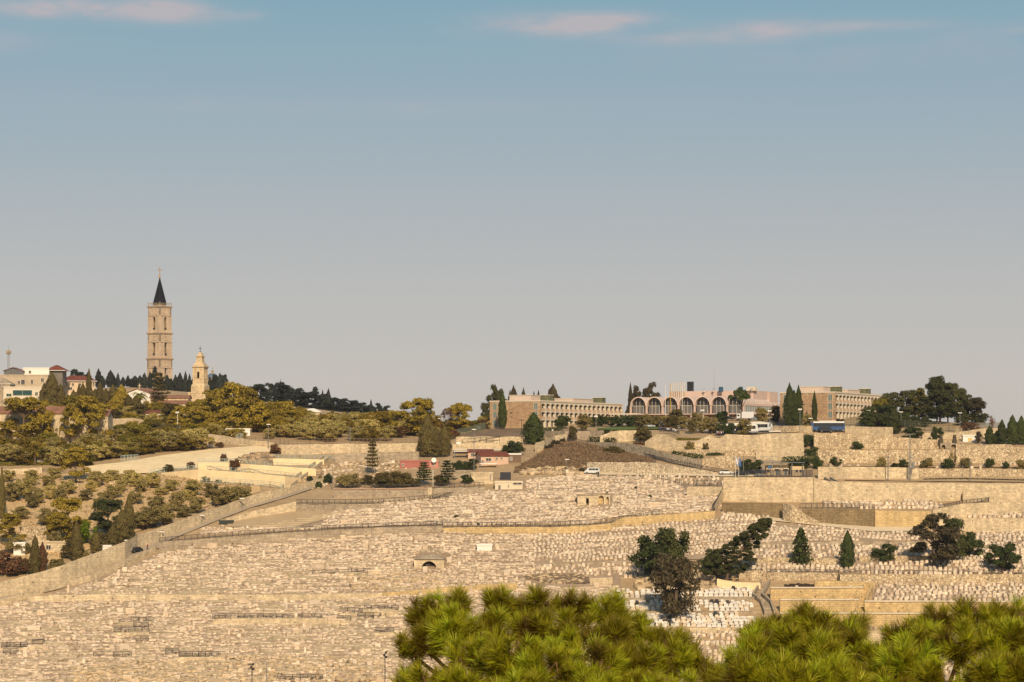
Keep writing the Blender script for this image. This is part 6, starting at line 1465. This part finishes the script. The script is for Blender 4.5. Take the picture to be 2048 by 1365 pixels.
fence('green mesh fence climbing to the hotel end wall', [(913, 874), (945, 866), (980, 857)], 2.6, mat('green_mesh', (.09, .10, .07)), 1.6, .3, rails=(1, .5, .05), name='mesh_fence')
fence('fence above the red roofed houses', [(925, 893), (960, 890), (1012, 888)], 2.2, None, 2.2, .0, rails=(1, .5), name='mesh_fence', lift=.8)
fence('fence above the wall right of the big cypress', [(1088, 872), (1135, 868)], 2.0, None, 2.0, .0, rails=(1, .5), name='mesh_fence', lift=2.5)
fence('tall green mesh fence under the pine mass', [(1690, 852), (1760, 850), (1800, 856), (1850, 862), (1910, 864)], 2.8, mat('green_mesh', (.09, .10, .07)), 2.0, .45, rails=(1, .66, .33, .05), name='mesh_fence', lift=.5)
fence('grey sheet fence behind the reddish shrub', [(1930, 864), (2000, 862)], 3.0, mat('grey_sheet', (.2, .18, .14)), 1.6, .12, name='sheet_fence')
fence('railing on the edge of the tourist viewpoint', [(1440, 872), (1500, 872), (1540, 868)], 1.2, None, 1.2, .3, lift=4.5)
fence('iron railing of the lower viewpoint steps', [(1518, 904), (1570, 900)], 1.3, None, 1.0, .3, lift=3)
fence('wire gate fence at the bend of the lane', [(55, 1178), (96, 1175)], 3.0, m_galv, 1.0, .4)
fence('iron fence below the old chapel', [(625, 1150), (690, 1148), (740, 1146)], 1.2, None, 1.5, .35)
fence('iron fence on the box tomb row above the rubble wall', [(1480, 1146), (1677, 1147), (1900, 1149), (2044, 1149)], .9, None, 1.6, .0, rails=(1, .5))
p = GP(452, 1050); a = MB(); s = p.y/F; a.box(-14*s, 14*s, 0, 2.4, -.3, 9*s)
for i in range(9): a.box(-14*s+i*3.4*s, -13.4*s+i*3.4*s, -.08, -.001, -.3, 9*s)
tag(a.build('container', mat('dark_green_container', (.03, .035, .03), rough=.6), None, p), 'dark green container beside the dusty plaza', 'container')

# ================================================================ poles and masts
pole('lamp_post', 'tall street lamp behind the rendered terraces', 537, 850, 900, .11, m_galv, 'lamp'); pole('lamp_post', 'thick green pole at the olive grove wall', 700, 855, 903, .2, m_galv)
pole('lamp_post', 'thin pole beside the dark bushes and stairway', 665, 930, 980, .09, m_galv); pole('lamp_post', 'pole beside the gaunt sparse conifer', 735, 912, 945, .12, m_galv)
pole('lamp_post', 'white pole in front of the cedars', 866, 940, 972, .11, m_white); pole('lamp_post', 'pale street lamp by the red roofed house', 948, 860, 952, .12, m_galv, 'lamp')
pole('lamp_post', 'dark double lamp below the hotel end wall', 1043, 838, 872, .1, m_iron, 'cross'); pole('lamp_post', 'lamp post at the top of the graves', 1134, 920, 950, .09, m_galv, 'lamp')
pole('lamp_post', 'floodlight pole by the hotel forecourt trees', 1192, 834, 864, .09, m_galv, 'flood'); pole('lamp_post', 'floodlight pole before the fifth arch', 1405, 822, 862, .1, m_galv, 'flood')
pole('lamp_post', 'floodlight pole beside the truck', 1539, 823, 862, .1, m_galv, 'flood'); pole('lamp_post', 'lamp post before the right hotel end wall', 1600, 820, 866, .12, m_galv, 'flood')
pole('lamp_post', 'short lamp post in front of the blue coach', 1621, 838, 862, .08, m_galv, 'lamp'); pole('lamp_post', 'lamp post beside the left edge of the pine mass', 1737, 822, 856, .1, m_galv, 'lamp')
pole('lamp_post', 'lamp post in front of the middle of the pine mass', 1802, 825, 862, .1, m_galv, 'lamp'); pole('lamp_post', 'lamp post at the right end of the pine mass', 1920, 827, 870, .1, m_galv, 'lamp')
pole('utility_pole', 'grey pole left of the pylon under the terrace', 1776, 912, 963, .16, m_galv); pole('utility_pole', 'grey pole between pylon and terrace end', 1940, 918, 964, .14, m_galv)
pole('utility_pole', 'thin pole right of the pylon', 1925, 930, 963, .08, m_galv); pole('lamp_post', 'lamp post by the flags', 1487, 908, 952, .1, m_galv)
pole('lamp_post', 'lamp post on the lane above the car', 254, 1082, 1098, .08, m_galv, 'lamp'); pole('lamp_post', 'lamp post at the lane bend gate', 94, 1128, 1172, .08, m_galv)
pole('lamp_post', 'stone lamp pillar above the lane corner', 323, 1065, 1082, .2, m_ashlar, 'lamp'); pole('lamp_post', 'lamp post on the upper lane', 484, 998, 1022, .09, m_galv, 'lamp'); pole('lamp_post', 'lamp post halfway along the lane', 404, 1032, 1050, .09, m_galv, 'lamp')
pole('lamp_post', 'white lamp in front of the railings by the garden wall', 355, 826, 874, .11, m_white, 'flood'); pole('utility_pole', 'wooden pole beside the blue railings', 345, 854, 890, .16, m_bark)
pole('utility_pole', 'thin wooden pole by the old garden wall', 215, 815, 860, .1, m_bark); pole('lamp_post', 'dark lamp behind the golden umbrella pine', 880, 838, 866, .09, m_iron, 'lamp')
pole('floodlight_mast', 'black mast with spotlights beside the pine foliage', 770, 1306, 1420, .12, m_black, 'spots'); pole('floodlight_mast', 'shorter black mast with spotlights at the bottom of the graves', 504, 1330, 1420, .12, m_black, 'spots'); pole('utility_pole', 'plain grey pole next to the shorter black mast', 533, 1323, 1420, .1, m_galv)
pole('utility_pole', 'small pole at the foot of the old graves', 690, 1345, 1400, .06, m_galv); pole('lamp_post', 'blue grey post among the box tombs', 1652, 1112, 1124, .12, m_galv)
# pylon with transformer
e = pole('power_pylon', 'steel lattice power pole with transformer', 1820, 868, 963, .16, m_galv, cat='pylon'); h_ = 95*mpp(1820, 963)
a = MB()
for x in (-.35, .35): a.tube((x, 0, -.3), (x, 0, h_*.62), .07, n=4)
for i in range(12): a.tube((-.35, 0, i*h_*.05), (.35, 0, (i+1)*h_*.05), .035, n=4)
a.build('lattice', m_galv, e); a = MB(); a.box(-1.4, 1.4, -.1, .1, h_-.2, h_-.05); a.box(-.2, 1.5, -.08, .08, h_*.48, h_*.5); a.build('crossarm', m_galv, e)
a = MB(); a.lathe([(.45, h_*.26), (.5, h_*.28), (.5, h_*.38), (.3, h_*.4)], 8, .95, 0); a.build('transformer', m_galv, e)
# radio mast
D = 985; b0 = P(17, 752, D); e = empty('radio_mast', b0, 0, 'lattice radio mast with antenna cluster above the village', 'mast'); h_ = (752-690)*D/F
a = MB()
for i in range(3):
    t = i*2.094; c0 = (math.cos(t)*.55, math.sin(t)*.55); a.tube((*c0, -.5), (c0[0]*.7, c0[1]*.7, h_*.8), .09, n=4)
    for k in range(8):
        t2 = (i+1)*2.094; z0, z1 = h_*.1*k, h_*.1*(k+1); a.tube((c0[0], c0[1], z0), (math.cos(t2)*.5, math.sin(t2)*.5, z1), .05, n=4)
a.build('lattice', m_galv, e); a = MB(); a.tube((0, 0, h_*.7), (0, 0, h_), .08, .04, 5); a.build('spike', m_galv, e)
for i in range(6):
    t = i*1.05; a = MB(); a.lathe([(.2, h_*.70), (.38, h_*.73), (.38, h_*.79), (.2, h_*.82)], 6, math.cos(t)*.75, math.sin(t)*.75); a.build('antenna_drum', m_greystone, e)
# satellite dishes, tanks on roofs
for px, y, D_, lab in ((868, 922, 766, 'white satellite dish on the paler pink building'), (917, 890, 806, 'white satellite dish above the long awning')):
    a = MB(); a.lathe([(.08, -.3), (.1, 0), (.6, .25), (.85, .6), (.8, .62)], 10); a.xf(Matrix.Rotation(R(70), 4, 'X')); a.tube((0, 0, -2.2), (0, 0, 0), .06); tag(a.build('satellite_dish', m_white, None, P(px, y, D_)), lab, 'dish')
# flags
def flag(label, px, yt, yb, kind):
    b0 = GP(px, yb); s = b0.y/F; h = (yb-yt)*s; e = empty('flag', b0, 0, label, 'flag')
    a = MB(); a.tube((0, 0, -.3), (0, 0, h), .07, .05); a.build('pole', m_white, e)
    wv = lambda u, v: (.06+u*.55+v*.25, -.12*math.sin(u*5+v*2), h-.3-v*2.6-u*.5)
    blue = mat('flag_blue', (.05, .13, .38)); wh = mat('flag_white', (.7, .7, .7)); mb = MB()
    for i in range(6):
        for j in range(10):
            c = 1 if kind == 'white' else 0
            if kind == 'white' and j in (1, 8): c = 0
            mb.face([wv(i/6, j/10), wv((i+1)/6, j/10), wv((i+1)/6, (j+1)/10), wv(i/6, (j+1)/10)], c)
    mb.build('cloth', [blue, wh], e)
    if kind == 'white':
        st = MB()
        for k in range(2):
            for j in range(3):
                t0 = math.pi/2+k*math.pi+j*2.094; t1 = t0+2.094
                def q(t, r): 
                    x, y, z = wv(.5+.32*math.cos(t)*r, .5+.13*math.sin(t)*r); return (x, y-.02, z)
                st.face([q(t0, 1), q(t1, 1), q(t1, .75), q(t0, .75)])
        st.build('star', blue, e)
flag('white flag with two blue stripes and star', 1471, 912, 956, 'white'); flag('plain blue flag beside the striped white one', 1477.5, 914, 956, 'blue')

# ================================================================ vehicles
def car_mats(c): return mat('car_paint_%d_%d_%d' % tuple(int(x*100) for x in c), c, rough=.25, spec=.5)
def car(label, px, py, rz, col, kind='car', D=None, lift=0.0, cat=None):
    b0 = GP(px, py, D)+Vector((0, 0, .3+lift)); m = car_mats(col)
    e = empty({'car': 'parked_car', 'van': 'van', 'coach': 'coach', 'truck': 'truck'}[kind], b0, rz, label, cat or kind)
    def wheels(xs, r, w2):
        for x in xs:
            for s_ in (-1, 1):
                a = MB(); a.tube((x, s_*w2-.11*s_, r), (x, s_*w2+.11*s_, r), r, n=12); o = a.build('wheel', m_tyre, e)
                a = MB(); a.tube((x, s_*(w2+.1), r), (x, s_*(w2+.125), r), r*.6, n=10); a.build('rim', m_galv, o)
    def lights(x, y, z, mm, nm):
        for s_ in (-1, 1):
            a = MB(); a.box(x-.04, x+.04, s_*y-.16, s_*y+.16, z-.07, z+.07); a.build(nm, mm, e)
    if kind == 'car':
        lo = [(-2.15, .3), (2.2, .3), (2.25, .55), (2.1, .8), (1.1, .95), (-1.95, .98), (-2.2, .8)]
        up = [(-1.9, .96), (1.15, .94), (.45, 1.42), (-1.1, 1.46), (-1.75, 1.15)]
        a = MB(); a.prism(lo, -.88, .88); a.build('body', m, e)
        a = MB(); a.prism([(x*.97, z) for x, z in up], -.74, .74); g = a.build('greenhouse', m_glass, e)
        a = MB(); a.prism([(.42, 1.41), (.42, 1.46), (-1.1, 1.5), (-1.1, 1.44)], -.72, .72); a.build('roof', m, e)
        wheels((-1.3, 1.35), .32, .82); lights(2.22, .6, .66, m_white, 'headlight'); lights(-2.19, .65, .75, mat('tail_red', (.3, .02, .02)), 'tail_light')
        a = MB(); a.box(2.25, 2.28, -.26, .26, .4, .52); a.build('number_plate', mat('plate_yellow', (.6, .45, .08)), e)
    elif kind == 'van':
        a = MB(); a.prism([(-2.4, .35), (2.4, .35), (2.45, .8), (1.9, 1.1), (1.2, 1.95), (-2.35, 2.0), (-2.45, 1.0)], -.9, .9); a.build('body', m, e)
        for s_ in (-1, 1):
            for x0, x1 in ((-2.1, -1.1), (-1.0, -.1), (0, .95)):
                a = MB(); a.box(x0, x1, s_*.9-.02, s_*.9+.02, 1.15, 1.75); a.build('window', m_glass, e)
        a = MB(); a.face([(1.88, -.75, 1.15), (1.88, .75, 1.15), (1.28, .75, 1.88), (1.28, -.75, 1.88)]); a.xf(Matrix.Translation((.03, 0, .02))); a.build('windscreen', m_glass, e)
        wheels((-1.6, 1.6), .34, .84); lights(2.44, .65, .8, m_white, 'headlight')
    elif kind == 'truck':
        a = MB(); a.box(1.4, 3.2, -1.1, 1.1, .5, 2.4); a.build('cab', m, e); a = MB(); a.box(3.2, 3.24, -.95, .95, 1.4, 2.2); a.build('windscreen', m_glass, e)
        for s_ in (-1, 1):
            a = MB(); a.box(2.1, 3.0, s_*1.1-.02, s_*1.1+.02, 1.4, 2.1); a.build('window', m_glass, e)
        a = MB(); a.box(-3.6, 1.25, -1.2, 1.2, .7, 3.2); a.build('cargo_box', mat('grey_white_box', (.55, .55, .55)), e); wheels((-2.4, 2.3), .45, 1.0)
    else:
        a = MB(); a.prism([(-6, .4), (5.8, .4), (6.1, .9), (6.05, 1.8), (5.6, 3.1), (5.0, 3.4), (-5.9, 3.45), (-6.05, 3.1)], -1.25, 1.25); a.build('body', m, e)
        for s_ in (-1, 1):
            for i in range(8):
                a = MB(); x = -5.7+i*1.35; a.box(x, x+1.31, s_*1.25-.02, s_*1.25+.02, 1.6, 2.75); a.build('window', m_glass, e)
            a = MB(); a.box(5.9, 6.3, s_*1.45-.1, s_*1.45+.1, 2.1, 2.7); a.build('mirror', m_black, e)
        a = MB(); a.face([(6.0, -1.1, 1.3), (6.0, 1.1, 1.3), (5.5, 1.1, 3.05), (5.5, -1.1, 3.05)]); a.xf(Matrix.Translation((.12, 0, .03))); a.build('windscreen', m_glass, e)
        a = MB(); a.box(-3, 3, -.9, .9, 3.43, 3.65); a.build('roof_unit', m_white, e)
        for s_ in (-1, 1):
            a = MB(); a.box(-5.9, 5.1, s_*1.255-.015, s_*1.255+.015, 2.85, 3.36); a.build('roof_band', m_white, e)
        wheels((-3.4, 4.0), .5, 1.12); lights(6.1, .9, .9, m_white, 'headlight')
    return e
WH, DK, SV = (.62, .62, .6), (.02, .022, .026), (.38, .39, .4)
car('black car driving down the lane', 271, 1107, R(-125), DK)
car('white van parked below the rubble wall', 1184, 950, R(175), WH, 'van')
car('white tourist coach with black windows behind the tourists', 1483, 869, R(-8), WH, 'coach'); car('second white coach nosing out behind the first', 1512, 866, R(-30), WH, 'coach')
car('navy blue tourist coach on the wall road', 1655, 864, R(176), (.04, .08, .19), 'coach'); car('dark minibus with yellow marks before the blue coach', 1652, 866.5, R(0), (.025, .028, .04), 'van')
car('white delivery truck under the umbrella pine', 1488, 842, R(190), WH, 'truck')
for px, py, rz, c, lab in ((1240, 847, 0, SV, 'silver car parked left of the arches'), (1318, 850, .2, (.05, .12, .3), 'small blue car behind the forecourt trees'), (1298, 857, .1, SV, 'pale car beside the lawn'), (1328, 860, 0, DK, 'dark car left of the tourists'), (1412, 860, 0, (.2, .03, .03), 'red car behind the tourists'), (1458, 842, 0, DK, 'black car beside the white truck'), (1515, 842, .1, (.2, .25, .32), 'blue grey car right of the truck'), (1522, 853, 0, WH, 'white car above the white coaches'), (1452, 951, .1, WH, 'white car on the lane below the path fence'), (1482, 953, .1, DK, 'dark low car near the flags'), (1502, 951, .3, DK, 'dark car beside the small white kiosk'), (1390, 860, 0, DK, 'grey black car under the forecourt tree'), (1547, 846, .2, DK, 'dark car beneath the hotel side glazing')):
    car(lab, px, py, rz, c)
car('minibus with its bonnet toward the fence below the kiosk', 1438, 866, R(170), (.05, .06, .05), 'van')
# small parked airplane-like white awning bar
slab('thin white barrier canopy above the viewpoint', 1538, 1562, 862, 838, 1.5, m_white, 'canopy', 'canopy', .3, 1.4)

# ================================================================ people
def body_proto(pose):
    sk = {'pelvis': (0, 0, .95), 'chest': (0, 0, 1.35), 'neck': (0, 0, 1.52), 'head': (0, .01, 1.66), 'crown': (0, 0, 1.74)}
    vs_ = [(0, 0, .95), (0, 0, 1.18), (0, 0, 1.42), (0, 0, 1.53), (0, -.02, 1.64), (0, 0, 1.72)]; rad_ = [.15, .14, .16, .06, .10, .08]; ed = [(0, 1), (1, 2), (2, 3), (3, 4), (4, 5)]
    for s_ in (-1, 1):
        st = .12*s_*pose
        b_ = len(vs_); vs_ += [(s_*.1, 0, .86), (s_*.11, -.03+st, .5), (s_*.11, st*1.6, .09), (s_*.12, st*1.6-.13, .05)]; rad_ += [.1, .065, .045, .04]; ed += [(0, b_), (b_, b_+1), (b_+1, b_+2), (b_+2, b_+3)]
        b_ = len(vs_); vs_ += [(s_*.2, 0, 1.42), (s_*.25, .03, 1.15), (s_*.24, -.08-.1*pose, .93), (s_*.23, -.12-.1*pose, .84)]; rad_ += [.07, .05, .038, .035]; ed += [(2, b_), (b_, b_+1), (b_+1, b_+2), (b_+2, b_+3)]
    me = bpy.data.meshes.new('body'); me.from_pydata(vs_, ed, [])
    o = bpy.data.objects.new('tmp_body', me); C.objects.link(o)
    mo = o.modifiers.new('s', 'SKIN'); me.skin_vertices or None
    for i, r in enumerate(rad_): me.skin_vertices[0].data[i].radius = (r, r); me.skin_vertices[0].data[i].use_root = (i == 0)
    o.modifiers.new('d', 'SUBSURF').levels = 1
    dg = bpy.context.evaluated_depsgraph_get(); res = bpy.data.meshes.new_from_object(o.evaluated_get(dg)); bpy.data.objects.remove(o)
    return res
m_skin = mat('skin', (.45, .27, .18)); m_trs = mat('dark_trousers', (.03, .032, .045)); m_hair = mat('dark_hair', (.025, .018, .012))
SH = [mat('shirt_%s' % n, c) for n, c in (('black', (.02, .02, .025)), ('white', (.7, .68, .65)), ('navy', (.03, .05, .12)), ('grey', (.2, .2, .2)), ('red', (.3, .05, .04)))]
BP = []
for i, sh in enumerate(SH):
    me = body_proto((i % 3)*.6); me.materials.clear()
    for q in (m_trs, sh, m_skin, m_hair): me.materials.append(q)
    for f in me.polygons:
        c = f.center; z = c.z
        f.material_index = 0 if z < .93 and not (abs(c.x) > .19 and z > .75) else 2 if (abs(c.x) > .19 and z < .9) or 1.5 < z <= 1.68 else 3 if z > 1.68 or (z > 1.6 and c.y > .03) else 1
        f.use_smooth = True
    BP.append(me)
def person(px, py, i, label, rz=0, dz=0, D=None):
    o = link('person', BP[i % 5], None, GP(px, py, D)+Vector((0, 0, .28+dz)), (0, 0, rz)); tag(o, label, 'person', 'visitors')
SN = ['black', 'white', 'navy', 'grey', 'red']
for k in range(26):
    px = 1319+k*1.55+U(-.6, .6); i = random.choice((0, 0, 1, 2, 3))
    person(px, 868.5+U(-1, .6)+.5*max(0, k-14), i, 'visitor in a %s top standing in the crowd on the viewpoint' % SN[i], U(0, 6.28), .45)
for k in range(9):
    i = k % 5; person(1433+k*1.6, 876+U(-1, 1), i, 'visitor in a %s top beside the viewpoint railing' % SN[i], U(0, 6.28), .4)
for k in range(16):
    i = random.choice((0, 1, 2, 3)); person(1458+k*2.1+U(-.6, .6), 870, i, 'visitor in a %s top waiting beside the white coach' % SN[i], U(0, 6.28), .3)
for px, py, i, lab in ((1121, 885, 0, 'person in black walking at the start of the fenced path'), (1128, 885, 0, 'person in black behind another on the fenced path'), (1136, 885, 0, 'person in black last on the fenced path'), (666, 903, 2, 'person in dark blue walking below the olive grove wall'), (1197, 955, 0, 'person in black standing by a tall tomb'), (279, 1097, 1, 'person in a white top walking behind the black car'), (295, 1102, 4, 'person in a coloured top walking by the lane parapet'), (1105, 869, 1, 'person in white on the hotel bank')):
    person(px, py, i, lab, U(0, 6.28))

# ================================================================ thin haze of the evening air
a = MB(); a.box(-1700, 1700, -60, 3150, -100, 95)
hz = a.build('haze', []); hz.data.materials.clear()
hm_ = bpy.data.materials.new('haze_air'); hm_.use_nodes = True; t = hm_.node_tree; t.nodes.clear()
o_ = t.nodes.new('ShaderNodeOutputMaterial'); v_ = t.nodes.new('ShaderNodeVolumePrincipled'); v_.inputs['Color'].default_value = (.86, .89, .95, 1); v_.inputs['Density'].default_value = .00003
t.links.new(v_.outputs[0], o_.inputs['Volume']); hz.data.materials.append(hm_)
tag(hz, 'thin pale evening haze filling the air', 'haze', kind='stuff')
